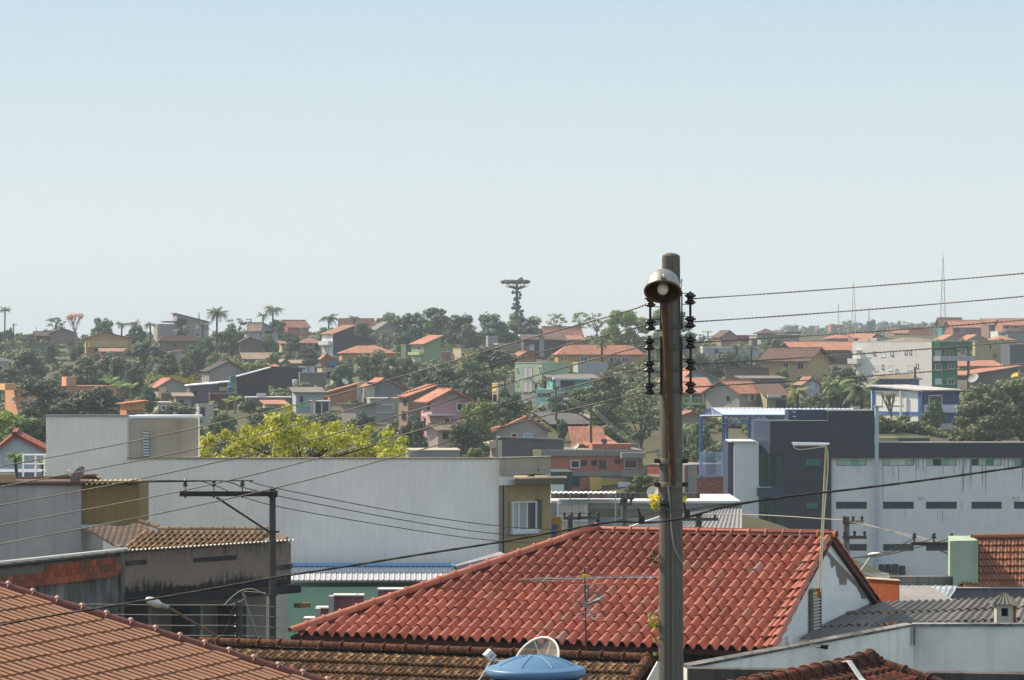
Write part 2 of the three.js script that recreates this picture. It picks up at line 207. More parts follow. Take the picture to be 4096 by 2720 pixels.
house('pale blue boxes house in the slope centre left', 303, 367, 378, 0, 20, { phi: 10, wall: '#45474d', roof: ['flat', .6, '#8a8a88'], add: [['pale_panel', '#aebcc9', 'R', 303, 367, 308, 372, 0, .1], ['pale_panel', '#b4c0cc', 'R', 309, 367, 314.5, 372, 0, .1]] });
house('cream house with porch behind the dark round tree', 322, 369, 382, 0, 11, { phi: 10, wall: '#b5ab95', roof: ['flat', .8, '#9a958c'], win: [['R', 327, 372, 331, 378, 'd']] });
house('low grey walled yard house in the slope centre', 300, 373, 389, 0, 26, { phi: 6, wall: '#6f6a66', roof: ['flat', .5, '#8a857e'] });
house('brown gabled house with long orange tile roof', 330, 392, 404, 3, 27, { phi: 15, wall: '#b37f57', roof: ['sR+', 7.5, 'or'], add: [['white_post', '#c9cbd0', 'R', 356.5, 386.5, 361, 401, 0, .2]] });
house('grey gabled house with roof mounted blue solar panels', 366, 389, 404, 0, 40, { phi: 12, wall: '#84888c', roof: ['gR', 10, 'or', .45], add: [['sun_toned_bay', '#c9c2b0', 'R', 363, 386, 374, 398, 0, .6], ['solar_panel', '#2c4a6e', 'R', 366, 382.2, 371, 384.2, .6, 1.4, 'plain'], ['solar_panel', '#2c4a6e', 'R', 372, 382.2, 377, 384.2, .6, 1.4, 'plain']] });  // bay painted paler than the wall to carry sunlight in its colour
house('pale blue house with grey roof above the yellow tree', 296, 393, 411, 0, 27, { phi: 8, wall: '#a3adb6', roof: ['sL+', 4, 'gy'], win: [['R', 300.5, 397, 302.5, 402, 'd']], add: [['green_base', '#8cb98f', 'R', 297, 404, 322, 407, 0, .1]] });
house('terrace house with white columns above the yellow tree', 314, 402, 418, 0, 17, { phi: 8, wall: '#3d4347', roof: ['flat', 1.2, '#a9adb0'], add: [['column', '#c9cbcc', 'R', 314, 403, 315.2, 414, 0, .4], ['column', '#c9cbcc', 'R', 321, 403, 322, 414, 0, .4], ['column', '#c9cbcc', 'R', 328.5, 403, 330, 414, 0, .4]] });
house('square grey tower block house behind the yellow tree', 356, 405, 424, 15, 20, { phi: 40, wall: '#98948e', roof: ['sR-', .6, '#8f8a84'] });
house('garage house with wide dark door right of the tower block', 370, 399, 420, 0, 28, { phi: 6, wall: '#9b9994', roof: ['flat', 1, '#b3b0aa'], win: [['R', 375, 405, 393, 412, 'D']] });
// centre of the slope
house('green house with orange mono pitch roof and balcony', 424, 344, 365, 13, 16.5, { phi: 38, wall: '#8c9f78', roof: ['sR+', 7.5, 'or'], win: [['L', 417, 346, 421, 350], ['L', 412, 357, 421, 361, 's', '#b9c4a0']], add: [['balcony', '#b9cb93', 'L', 411, 352, 423, 355, 0, .9]] });
house('dark green side wing left of the green balcony house', 406, 345, 362, 0, 9, { phi: 10, d: 640, wall: '#4c6248', roof: ['flat', .5, '#71806a'] });
house('small pink shed right of the green balcony house', 441, 352, 361, 0, 10, { phi: 10, wall: '#94696a', roof: ['flat', 1, '#c1bbb2'] });
house('small cream house with yellow awning in the slope centre', 461, 349, 362, 0, 9, { phi: 14, wall: '#b2a186', roof: ['flat', 1, '#8c8880'], win: [['R', 462, 353, 464, 356]], add: [['awning', '#d8b82c', 'R', 465, 354, 468.5, 359, .1, 1.2]] });
house('grey concrete water tower box below the araucaria', 488, 337, 352, 2, 10, { phi: 15, wall: '#9b9a97', roof: ['flat', 1.2, '#a8a7a3'] });
house('orange roofed house on the skyline right of the araucaria', 546, 335, 345, 5, 36, { phi: 18, wall: '#9c7d69', roof: ['gL', 8, 'or'], win: [['L', 542, 336, 544, 338, 'd']] });
house('broad brown block house with concrete pillar below orange roof', 524, 341, 358, 3, 42, { phi: 10, wall: '#5f4d47', roof: ['sL+', 5, 'br'], add: [['pillar', '#a7a49e', 'R', 539, 336, 543.6, 357, 0, .7], ['white_slab', '#d2d2d0', 'R', 519, 334.5, 560, 336, -1, 1.4]], win: [['R', 527, 347, 529, 350], ['R', 530, 345, 534, 350, 's', '#b9c0c6']] });
house('low shed roofed house right of the concrete pillar', 556, 340, 352, 0, 28, { phi: 8, wall: '#8d7362', roof: ['sL+', 4, 'ob'] });
house('beige house with white awning left of the brown block', 498, 344.5, 357, 0, 28, { phi: 8, wall: '#a08878', roof: ['flat', 1, '#d5d3cf'], win: [['R', 519, 347.5, 521, 350.5]] });
house('ochre gabled house above the pale green building', 518, 357, 367, 0, 18, { phi: 12, wall: '#a8754c', roof: ['gR', 5, 'ob', .5] });
house('ochre house with broad orange hip roof behind the palm', 558, 354, 367, 3, 86, { phi: 8, wall: '#b58b58', roof: ['hip', 9, 'or'], win: [['R', 565, 357, 567, 360], ['R', 581, 357, 587, 361], ['R', 610, 357.5, 617, 362], ['R', 622, 357.5, 629, 362]], add: [['yellow_base', '#d9a845', 'R', 559, 361, 573, 367, 0, .1]] });
house('low white walled house under the broad hip roof', 578, 363, 376, 0, 30, { phi: 6, wall: '#a3a7ae', roof: ['flat', .6, '#a9adb2'] });
house('pale green cube building with two shuttered balconies', 542, 363, 396, 27, 27, { phi: 45, wall: '#a6b99e', roof: ['flat', .5, '#9fb59c'], win: [['L', 523, 367, 527, 377.5, 's', '#b9b6b8'], ['L', 528, 367, 532, 377.5, 's', '#b9b6b8'], ['L', 523, 381, 527, 391.5, 's', '#b9b6b8'], ['L', 528, 381, 532, 391.5, 's', '#b9b6b8'], ['L', 516.5, 368, 518, 371], ['L', 539, 367, 540.5, 370.5], ['L', 516.5, 382, 518, 385], ['L', 539, 381.5, 540.5, 385]] });
house('turquoise house with white roof fascia and veranda', 553, 379, 398, 0, 45, { phi: 8, wall: '#6fb3ad', roof: ['sL+', 3.5, 'gy'], add: [['fascia', '#dfe4e6', 'R', 552, 377.5, 589, 379.6, .1, 1.4], ['dark_porch', '#3c4347', 'R', 561, 381, 574, 387, 0, .2, 'plain'], ['post', '#d5dcdc', 'R', 555, 380, 559, 386, .9, 1.1]] });
house('pale turquoise street corner house by the sloping road', 556, 390, 417, 20, 4, { phi: 60, wall: '#93c6be', roof: ['flat', .8, '#bfe0da'], win: [['L', 541, 403, 547, 412, 's', '#d5dcda'], ['L', 538, 394, 550, 396, 'd'], ['L', 549, 404, 552, 410, 's', '#cfe0da']] });
house('narrow cream pillar house left of the pale green cube', 498, 384, 411, 6, 17, { phi: 20, wall: '#b0a590', roof: ['flat', .7, '#cfbf98'], win: [['L', 493.5, 395, 496.5, 402, 'd'], ['L', 492.5, 386, 496, 391, 's', '#d1b45a']] });
house('beige fronted house with dark side and orange roof', 408, 396.5, 428, 10, 29, { phi: 25, wall: '#8f7566', roof: ['gR', 10.5, 'or', .98], d: 385, win: [['L', 403.5, 400, 406.5, 404, 'd'], ['L', 402, 412, 406, 419, 'd']] });
house('pink two storey house with pale green gable', 431.5, 400, 440, 11, 38, { phi: 20, d: 372, wall: '#bd979c', roof: ['gR', 10, 'or', .5], ov: .8, win: [['L', 427.5, 403, 430, 409, 'd'], ['L', 422, 403, 424, 410], ['R', 457, 404, 467, 410], ['R', 444.5, 418, 449, 426], ['L', 422, 419, 425, 425, 'd']], add: [['pink_corner', '#c08a92', 'L', 420.6, 400, 423.5, 440, 0, .05], ['balcony_slab', '#d5cfd0', 'R', 424, 414, 452, 415.5, -1, 1], ['gable_panel', '#9aaba0', 'R', 446, 395, 455, 399.5, 0, .06]] });
house('little pink annex below the pink two storey house', 438, 429.5, 452, 12, 20, { phi: 40, wall: '#c2aca6', roof: ['gL', 4.5, 'be'], d: 352, win: [['R', 443, 433, 448, 438, 'd']] });
house('grey block house with orange roof above a dark terrace', 496, 430.5, 466, 6, 52, { phi: 15, d: 365, wall: '#a5a49c', roof: ['gR', 13, 'or', .58], win: [['R', 512, 434, 516.5, 439.5], ['L', 491.5, 434, 494, 442, 'd'], ['L', 494, 434, 495.5, 442, 'd'], ['R', 524, 434, 532, 438, 'b']], add: [['balcony', '#d6cfb6', 'L', 490.5, 441, 496, 448, 0, .8]] });
house('dark concrete terrace block below the grey block house', 502, 441, 468, 4, 62, { phi: 14, d: 345, wall: '#5b5d63', tx: 'dirty', roof: ['sR-', 3, '#8d9094'], ov: .2 });
house('long low grey garden wall building behind the white block', 408, 451, 470, 0, 52, { phi: 4, d: 330, wall: '#8f8f8d', tx: 'dirty', roof: ['flat', .8, '#b9b3a4'] });
house('orange tiled house with upper room and ochre walls', 590, 446, 470, 0, 26, { phi: 10, d: 350, wall: '#c07f35', roof: ['sL+', 7, 'or'], win: [['R', 603, 440, 606, 443, 'd']] });
house('upper ochre room with steep orange tiled roof', 575, 443.5, 470, 3, 29, { phi: 10, d: 352, wall: '#c8873a', roof: ['sL+', 13, 'or'], ov: .35 });
// salmon commercial building with grey bands
{
  const d = 345; const g = house('salmon two storey commercial building with grey concrete bands', 541, 451, 500, 0, 102, { phi: 5, d, name: 'building', cat: 'building', wall: '#b06a56', roof: ['flat', .3, '#8b8b86'], L: 9, win: [['R', 571.5, 461, 579, 467.5, 'g'], ['R', 582, 461, 586.5, 464.7, 'd'], ['R', 592, 461, 596.7, 464.7, 'd'], ['R', 600, 461, 605.5, 468, 'd'], ['R', 615.5, 460, 619.5, 463, 'd'], ['R', 625, 460.5, 637, 468, 'g'], ['R', 571.5, 476, 579, 486, 'd']], add: [['grey_band', '#85857d', 'R', 541, 450.3, 642, 456, 0, .25], ['grey_band', '#85857d', 'R', 566, 471.5, 643, 476, 0, .25], ['cream_pier', '#d3c58d', 'R', 533, 449.7, 540.8, 457, -.5, .6], ['balcony', '#8e8d84', 'R', 620, 452.5, 644, 458, .25, 1.6], ['balcony', '#8b8a82', 'R', 620, 470, 643, 476.5, .25, 1.4], ['yellow_wall', '#cfae58', 'R', 589, 477, 600, 492, 0, 1.5], ['yellow_recess', '#cfae58', 'R', 600.3, 477.5, 630, 493, 0, .1], ['blue_stripe', '#3a5796', 'R', 600.3, 476.6, 630, 477.4, 0, .3, 'plain'], ['awning', '#cfd3d8', 'R', 617, 482, 629, 489, .3, 1.6, 'plain'], ['roof_room', '#a8644f', 'R', 593, 444.2, 632, 450.2, -4, -.5]] });
}
house('dark green shop with a white poster beside the salmon building', 551, 473, 500, 0, 19, { phi: 4, d: 300, name: 'shop', cat: 'shop', wall: '#27443c', roof: ['flat', .3, '#314f46'], add: [['poster', '#c9d2d6', 'R', 551, 484.5, 564, 491, 0, .06, 'plain']] });
house('raw orange brick building with grey concrete frame', 686, 466, 505, 37, 43, { phi: 45, d: 320, name: 'brick_building', cat: 'building', wall: '#b5644c', tx: 'brick', roof: ['flat', .3, '#8a8783'], add: [['frame_column', '#8f908e', 'R', 688, 466, 697, 500, 0, .08], ['frame_beam', '#8f908e', 'R', 689, 475.5, 729, 478.5, 0, .1], ['frame_beam', '#a7a6a3', 'L', 650, 475.5, 684, 478, 0, .1], ['frame_column', '#8f908e', 'L', 682, 466, 685.5, 500, 0, .12]] });
// right of the pole
house('pink gabled house with red side block on the right skyline', 721, 337, 349, 0, 17, { phi: 14, d: 800, wall: '#94766c', roof: ['gR', 6, 'br', .5], add: [['red_block', '#8f3f38', 'R', 738, 335, 750, 342, -4, 0]] });
house('grey green house with small hip tower on the right skyline', 757, 336, 349, 0, 43, { phi: 12, d: 790, wall: '#8d928b', roof: ['flat', 1, '#55504c'], add: [['eave', '#4f4842', 'R', 786, 332, 801, 333.5, -5, .6], ['lean_wall', '#6d5a52', 'R', 750, 340, 786, 349, 0, 2]] });
house('little hip roofed tower room on the grey green skyline house', 761, 333, 345, 0, 13, { phi: 12, d: 780, noc: 1, wall: '#8f9798', roof: ['hip', 4.5, 'br'], ov: .9, L: 3.2 });
house('long low white roofed house right of the lamp pole', 703, 348, 358, 2, 58, { phi: 8, wall: '#9fa6ac', roof: ['flat', 1.4, '#d3d5d6'], ov: .6, win: [['R', 715, 349.5, 718, 352.5, 'd']] });
house('large orange tiled house behind the brown roofed house', 795, 349.5, 363, 9, 66, { phi: 10, wall: '#8c7468', roof: ['gL', 7.5, 'or'], ov: .9, add: [['fence_wall', '#6a4a45', 'R', 830, 358, 861, 364, .4, .7]] });
house('cream house with broad brown tiled roof', 807, 359, 378, 40, 26, { phi: 58, wall: '#c4a674', roof: ['gR', 10.5, 'br', .42], ov: 1.1, d: 560, win: [['L', 784.5, 363, 789, 367.5], ['L', 798, 363, 803.5, 369]] });
house('pale blue gabled house with curved orange roof', 681, 380, 392, 0, 38, { phi: 12, wall: '#7fabb0', roof: ['gR', 11, 'or', .35], ov: .7, L: 12 });
house('dark brown tiled house right of the pale blue gable', 728, 377, 388, 2, 40, { phi: 10, d: 530, wall: '#6c6058', roof: ['gL', 8, 'br'] });
house('low pale metal roofed shed in front of the brown roof', 745, 379, 388, 0, 40, { phi: 6, d: 500, wall: '#77797b', roof: ['sL+', 2, 'gy'] });
house('green veranda house just right of the lamp pole', 676, 392, 409, 0, 32, { phi: 6, wall: '#9fae7a', roof: ['sL+', 11, 'or'], ov: 1.2, add: [['veranda_floor', '#a9c08a', 'R', 676, 402.6, 708, 405, 0, 1.5], ['post', '#b5c79a', 'R', 688.5, 392, 690.5, 403, 1.2, 1.4], ['post', '#b5c79a', 'R', 700.5, 392, 702.5, 403, 1.2, 1.4], ['door_panel', '#3f3f44', 'R', 691, 393, 695, 403, 0, .05, 'plain']], rail: ['R', 677, 398, 708, 403, 1.45, '#b9c9b4'] });
house('grey house with mottled orange roof and shuttered window', 739.5, 392.5, 411, 32, 27, { phi: 48, wall: '#aaa69f', roof: ['gL', 11.5, 'or'], ov: .6, win: [['L', 728, 397, 729.5, 400, 'd'], ['R', 749, 395.5, 756.5, 400.5]], add: [['white_shutter', '#dfe3e8', 'R', 748.5, 395, 751, 400.6, .05, .1], ['white_shutter', '#dfe3e8', 'R', 754.6, 395, 757, 400.6, .05, .1]] });
house('olive garage house with brown roof and white lintel', 767, 396, 412, 0, 20, { phi: 6, wall: '#9b9778', roof: ['sL+', 10, 'br'], win: [['R', 776.5, 401, 779.5, 408, 'd'], ['R', 781, 401, 786, 408, 'd']], add: [['lintel', '#cfcfc9', 'R', 766.5, 394.8, 780, 397.5, 0, 1]] });
house('small white cottage with arched blue window', 803, 384, 398, 5, 17, { phi: 22, wall: '#a9b0ba', roof: ['gR', 6.5, 'pk', .5], win: [['R', 812.5, 383.5, 814.5, 388, 'b']] });
house('old tan house with sagging red roof by the blue canopy', 672, 419, 440, 4, 36, { phi: 12, wall: '#a89e88', roof: ['gR', 7, 'pk', .55], ov: .7 });
house('tan house below the mottled orange roof', 722, 409, 440, 0, 45, { phi: 8, d: 420, wall: '#a39d8e', roof: ['flat', 1, '#9c968a'], win: [['R', 740, 421, 749, 427, 'd']] });
// far right hill
house('beige far house with orange hip roof on right slope', 831, 338, 350, 0, 23, { phi: 10, d: 900, wall: '#a89886', roof: ['hip', 4, 'or'], ov: .7, win: [['R', 833, 341, 836, 344, 'd'], ['R', 840, 341, 843, 344, 'd'], ['R', 847.5, 341.5, 849.5, 344, 'd']] });
house('bright orange roofed far house beside the beige one', 855, 338.5, 348, 0, 20, { phi: 10, d: 890, wall: '#8c675c', roof: ['sL+', 4.5, 'or'] });
house('tan gabled far house above the white apartment block', 868, 341, 353, 0, 26, { phi: 16, d: 860, wall: '#937a68', roof: ['gR', 7, 'ob', .32] });
house('pale flat roofed far house behind the white apartment block', 877, 339, 350, 0, 24, { phi: 8, d: 820, wall: '#a7a29e', roof: ['flat', 1, '#b9b6b2'] });
house('brick red roofed far house left of the curved gable', 895, 333.5, 344, 0, 18, { phi: 10, d: 960, wall: '#8f6f60', roof: ['sL+', 4, 'ob'] });
house('far house with orange red roof below the tall mast', 912, 336, 347, 2, 21, { phi: 14, d: 930, wall: '#a4654e', roof: ['gL', 6.5, 'or'] });
house('dark roofed far house behind the orange red one', 912, 331, 342, 0, 20, { phi: 10, d: 980, wall: '#7d6f68', roof: ['gL', 3, 'dk'] });
house('teal far house with red roof beside the tall mast', 942, 323, 337, 3, 20, { phi: 18, d: 950, wall: '#3f8a86', roof: ['gL', 5, 'ob'], ov: .9, win: [['R', 946, 327.5, 948, 330, 'd'], ['R', 952.5, 327, 954.5, 329.5, 'd']] });
house('brown two storey far house with wide orange roof', 953, 326.5, 341, 0, 34, { phi: 12, d: 920, wall: '#96684f', roof: ['gL', 6, 'or'], ov: .9, win: [['R', 955, 329, 958, 331.5, 'd'], ['R', 961, 330, 964, 332.5], ['R', 974, 327.5, 976.5, 331, 'd']] });
house('grey brown far house with red roof at right frame edge', 989, 325, 340, 0, 17, { phi: 10, d: 900, wall: '#7f6c64', roof: ['sL+', 6, 'ob'], win: [['R', 992, 325.5, 996, 329, 'd']] });
house('orange walled balcony house at the right skyline end', 1003, 325, 342, 0, 34, { phi: 10, d: 890, wall: '#a5795e', roof: ['gL', 6, 'or'], win: [['R', 1005, 325.5, 1008.5, 328, 'd'], ['R', 1014, 325, 1018, 328, 'd']], add: [['balcony', '#b59378', 'R', 1004, 328.5, 1020, 332, 0, .9]] });
house('beige gabled far house above the green balcony block', 943, 340, 352, 0, 25, { phi: 12, d: 840, wall: '#a2907c', roof: ['gR', 5, 'or', .4] });
house('second beige gabled far house right of its twin', 967, 340, 352, 0, 23, { phi: 12, d: 835, wall: '#97856f', roof: ['gR', 5, 'or', .45] });
house('tan hip roofed far house near the right edge', 995, 339.5, 352, 0, 20, { phi: 10, d: 830, wall: '#9e8c7c', roof: ['hip', 4, 'or'] });
house('white block far house at the right edge', 998, 332, 342, 0, 9, { phi: 8, d: 860, wall: '#c9cacb', roof: ['flat', .8, '#c9c9c9'] });
house('dark grey roofed far house at the right frame edge', 1008, 334, 346, 0, 24, { phi: 8, d: 850, wall: '#6f7780', roof: ['sL-', 2, 'dk'] });
house('olive block house with small windows on the right slope', 975, 342.5, 366, 1, 40, { phi: 6, d: 640, wall: '#a69a6e', roof: ['flat', .5, '#8c8468'], win: [['R', 994, 354, 997, 357, 'd'], ['R', 989, 344, 992, 349]] });
house('dark glass fronted house at the right edge below the olive block', 1010, 345, 372, 0, 26, { phi: 6, d: 620, wall: '#4c555c', roof: ['flat', .5, '#6a6f72'] });
house('orange roofed house right of the green balcony block', 962, 366.5, 380, 0, 40, { phi: 6, d: 560, wall: '#7d7a5f', roof: ['sL+', 5, 'or'] });
house('long shed with bright orange sloping roof at right', 968, 375, 392, 0, 52, { phi: 14, d: 520, wall: '#6f6a60', roof: ['sR+', 8, 'or'], ov: .6, L: 9 });
house('blue walled house with pale hip roof before the white block', 876, 378, 398, 2, 44, { phi: 8, d: 480, wall: '#3f6fae', roof: ['hip', 3.6, 'be'], win: [['R', 884, 382, 893, 386, 'd'], ['R', 900, 381.5, 910, 386, 'd'], ['R', 878, 381, 881, 386, 'd']] });
// white and green apartment block
house('white and green three storey apartment block with balconies', 932, 341.5, 398, 71, 29, { phi: 42, d: 500, name: 'apartment_block', cat: 'apartment block', wall: '#2f7d59', left: '#dadad8', roof: ['flat', .6, '#c9c9c6'], L: 16.6, win: [['L', 865.5, 352, 868, 363, 'D'], ['L', 874, 352.5, 877, 357], ['L', 880.5, 352, 882, 355, 'd'], ['L', 887, 352, 890.5, 356.5], ['L', 896, 351.5, 898, 355.5, 'd'], ['L', 908.5, 350.5, 910, 354, 'd'], ['L', 912.5, 350.5, 914, 354, 'd'], ['L', 862, 366.5, 864, 370, 'd'], ['L', 870, 366.5, 874, 371.5, 'b'], ['L', 880.5, 366, 884, 371], ['L', 888, 365.5, 889.5, 369, 'd'], ['L', 893.5, 365.5, 897, 370.5], ['L', 900.5, 370, 902, 373.5, 'd'], ['L', 910.5, 365, 914, 370], ['L', 918.5, 364.5, 920, 368, 'd'], ['R', 936, 350.5, 942, 356, 's', '#c3c6d0'], ['R', 947, 350.5, 956, 356], ['R', 936, 364, 942.5, 369.5], ['R', 950.5, 364, 957, 368.5], ['R', 936, 379, 942.5, 384, 's', '#ccd0d6'], ['R', 950.5, 379, 957, 384]], add: [['balcony', '#a9adb3', 'R', 932.5, 356, 973, 361, .1, 1.6], ['roof_band', '#2b6b4d', 'R', 932.5, 341.5, 970, 348, 0, 1.4], ['balcony_post', '#2b6b4d', 'R', 966, 348, 967.6, 395, 1.1, 1.35], ['balcony', '#d2d3d2', 'L', 860.8, 358.5, 869.5, 364, 0, 1.2], ['canopy_slab', '#d2d3d2', 'L', 864, 350, 869.5, 351.2, 0, 1.2]] });
house('pale tiled attic roof on the white apartment block', 905, 341, 344.5, 20, 40, { phi: 42, d: 512, noc: 1, wall: '#8f8d86', roof: ['hip', 3.6, 'be'] });
// school
house('white and blue school building with blue beams', 922, 391, 432, 45, 42, { phi: 40, d: 385, name: 'school_building', cat: 'school', wall: '#29446f', left: '#e6e6e2', roof: ['sL+', 4, '#dfe4ea'], win: [['L', 881, 393.5, 887, 406, 's', '#8fa39a'], ['L', 891, 395, 905, 405, 'w'], ['L', 884, 416, 889, 428, 'b'], ['R', 930, 396, 944, 404, 'g'], ['R', 926, 413, 944, 424, 'd']], add: [['blue_beam', '#3463a0', 'L', 878, 412, 921.5, 415, 0, .12, 'plain'], ['blue_post', '#2d5b9c', 'L', 878.5, 391, 880.3, 432, 0, .15, 'plain'], ['blue_post', '#2d5b9c', 'L', 919.3, 391, 921.6, 432, 0, .15, 'plain'], ['white_band', '#c9d0da', 'R', 924, 405, 962, 413, 0, .15], ['white_base', '#b5b3ae', 'R', 924, 424, 960, 430, 0, .15], ['post', '#cdd4d2', 'L', 905, 391, 906, 431, .3, .5]] });
// orange houses in the left lower trees
house('orange building half hidden by the dark left trees', 18, 387, 418, 13, 95, { phi: 20, d: 430, wall: '#c08a60', roof: ['flat', .6, '#a87a58'], L: 9, win: [['L', 9, 397, 13, 402], ['R', 39, 402, 43, 406, 'd']], add: [['roof_box', '#d9a878', 'R', 5, 383.7, 16.5, 390, -3, .5], ['roof_box', '#c99874', 'R', 64, 377, 73, 387, -3, 0]] });
house('bright orange house behind the white block', 126.5, 404, 426, 8, 17, { phi: 30, d: 400, wall: '#d98f50', roof: ['sR+', 2, '#d88f50'], add: [['brick_base', '#a08a78', 'R', 127, 410, 142, 420, 0, .1, 'brick']] });
house('white house with orange tiled roof in the left slope', 158, 387, 402, 0, 34, { phi: 16, d: 480, wall: '#a5a29c', roof: ['gR', 8, 'or', .38], add: [['cream_wall', '#d9cda6', 'R', 158.5, 387, 166, 395, 0, .3], ['brown_wing', '#77624f', 'R', 158, 393, 173, 408, .3, 3]], win: [['R', 163.5, 389, 166, 393, 'd']], rail: ['R', 174, 393.5, 190, 400, 2, '#c9c7c2'] });
house('slate grey house with roof edge painted sunlit white left of the awning', 190, 386, 410, 0, 26, { phi: 10, d: 465, wall: '#5f5d62', roof: ['sR+', 2, 'wh'], ov: .3, win: [['R', 194, 391, 196, 395, 'd']] });  // white roof colour stands in for sunlight along the edge
house('white tall narrow house left of the yellow tree', 199, 405, 424, 4, 6, { phi: 25, d: 410, wall: '#b8b6b0', roof: ['flat', .6, '#aaa'], win: [['R', 201, 408, 204, 415, 'd']] });
house('white gabled bungalow at the far left behind the white block', -6, 453, 480, 0, 53, { phi: 8, d: 175, wall: '#b9c0ca', roof: ['gR', 17, '#a5553f', .38], L: 9, ov: .25 });
house('low olive garden wall below the school', 878, 438.5, 447, 0, 20, { phi: 4, d: 330, wall: '#a3a878', roof: ['flat', .3, '#a3a878'], L: 2, name: 'garden_wall', cat: 'wall' });
house('dark green garden wall right of the olive wall', 898, 438.8, 447, 0, 32, { phi: 4, d: 331, wall: '#4f5f45', roof: ['flat', .3, '#5a6a4e'], L: 2, name: 'garden_wall', cat: 'wall' });
house('cream hut with orange roof just above the yellow tree', 268, 405, 416, 0, 18, { phi: 10, wall: '#c9bda4', roof: ['sL+', 3, 'or'], win: [['R', 273, 408, 276, 411, 'd']] });
house('pale flat roofed hut left of the slim dark tree', 158, 403, 414, 0, 14, { phi: 12, wall: '#b3ada2', roof: ['flat', .7, '#c9c5bc'], win: [['R', 162, 406, 165, 409]] });
house('grey lean-to house under the flat dark tree', 176, 397, 409, 0, 15, { phi: 8, wall: '#9d9994', roof: ['sL+', 2.5, 'be'], win: [['R', 180, 401, 183, 404, 'd']] });
house('white cube house left of the grey leaved tree', 334, 375, 386, 4, 10, { phi: 30, wall: '#d3d0c8', roof: ['flat', .6, '#bdb9b0'], win: [['R', 337, 378, 340, 381, 'd']] });
house('small brick house right of the grey leaved tree', 396, 370, 381, 0, 16, { phi: 12, wall: '#a86a52', tx: 'brick', roof: ['sL+', 2.5, 'be'], win: [['R', 401, 373, 404, 376, 'd']] });
house('cream gabled house low in the central hollow', 441, 388, 401, 4, 17, { phi: 24, wall: '#c8bca6', roof: ['gR', 4.5, 'ob', .5], win: [['R', 447, 391, 450, 395, 'd']] });
house('pale house with tin roof left of the narrow cream house', 470, 392, 405, 0, 16, { phi: 10, wall: '#b5b0a6', roof: ['sL+', 2.4, 'gy'], win: [['R', 475, 396, 478, 399, 'd']] });
house('low tan house under the salmon red house', 282, 344, 353, 0, 15, { phi: 10, wall: '#b09a80', roof: ['sL+', 2.5, 'ob'] });
house('white walled house between bungalow and green gable', 262, 367, 377, 0, 15, { phi: 12, wall: '#bdb9b2', roof: ['sL+', 2.5, 'or'], win: [['R', 266, 370, 269, 373, 'd']] });
// ---------------------------------------------------------------- trees
function leafCloud(lobes, n, size, seed, keep = .55, loose = 0) {
  const r = rnd(seed), pos = [], nor = [], col = [], uv = [], tot = lobes.reduce((a, l) => a + l[3] * l[3], 0), c = V(0, 0, 0), dir = V(0, 0, 0), t = V(0, 0, 0), b = V(0, 0, 0), nn = V(0, 0, 0);
  const tone = lobes.map(() => .82 + .36 * r());
  for (let i = 0, tries = 0; i < n && tries < n * 6; tries++) {
    let k = r() * tot, li = 0; while (li < lobes.length - 1 && (k -= lobes[li][3] ** 2) > 0) li++;
    const [lx, ly, lz, lr, fl = 1] = lobes[li];
    dir.set(r() * 2 - 1, r() * 2 - 1, r() * 2 - 1); if (dir.lengthSq() > 1 || dir.lengthSq() < .01) continue; dir.normalize();
    const q = lr * (loose ? .15 + 1.15 * r() : .55 + .5 * Math.sqrt(r())) * (r() < .1 ? 1.22 : 1); c.set(lx + dir.x * q, ly + dir.y * q * fl, lz + dir.z * q);
    let deep = false; for (const [x, y, z, R, f2 = 1] of lobes) if (((c.x - x) ** 2 + ((c.y - y) / f2) ** 2 + (c.z - z) ** 2) < (R * keep) ** 2) { deep = true; break; } if (deep) continue;
    nn.set(dir.x + (r() - .5) * 1.5, dir.y + (r() - .5) * 1.5 + .25, dir.z + (r() - .5) * 1.5).normalize();
    t.set(r() - .5, r() - .5, r() - .5).cross(nn).normalize(); b.crossVectors(nn, t);
    const s = size * (.6 + .9 * r()), w = s * (.45 + .3 * r()), A = c.clone().addScaledVector(t, -s), B = c.clone().addScaledVector(b, w), C = c.clone().addScaledVector(t, s), D = c.clone().addScaledVector(b, -w).addScaledVector(nn, .25 * w);
    const v = tone[li] * (.68 + .64 * r()), h = (r() - .5) * .22; 
    for (const [p0, p1, p2] of [[A, B, C], [A, C, D]]) { const m = p1.clone().sub(p0).cross(p2.clone().sub(p0)).normalize(); for (const p of [p0, p1, p2]) { pos.push(p.x, p.y, p.z); nor.push(m.x, m.y, m.z); col.push(v * (1 + h), v, v * (1 - h)); uv.push(0, 0); } }
    i++;
  }
  const g = new THREE.BufferGeometry(); g.setAttribute('position', new THREE.Float32BufferAttribute(pos, 3)); g.setAttribute('normal', new THREE.Float32BufferAttribute(nor, 3)); g.setAttribute('uv', new THREE.Float32BufferAttribute(uv, 2)); g.setAttribute('color', new THREE.Float32BufferAttribute(col, 3)); return g;
}
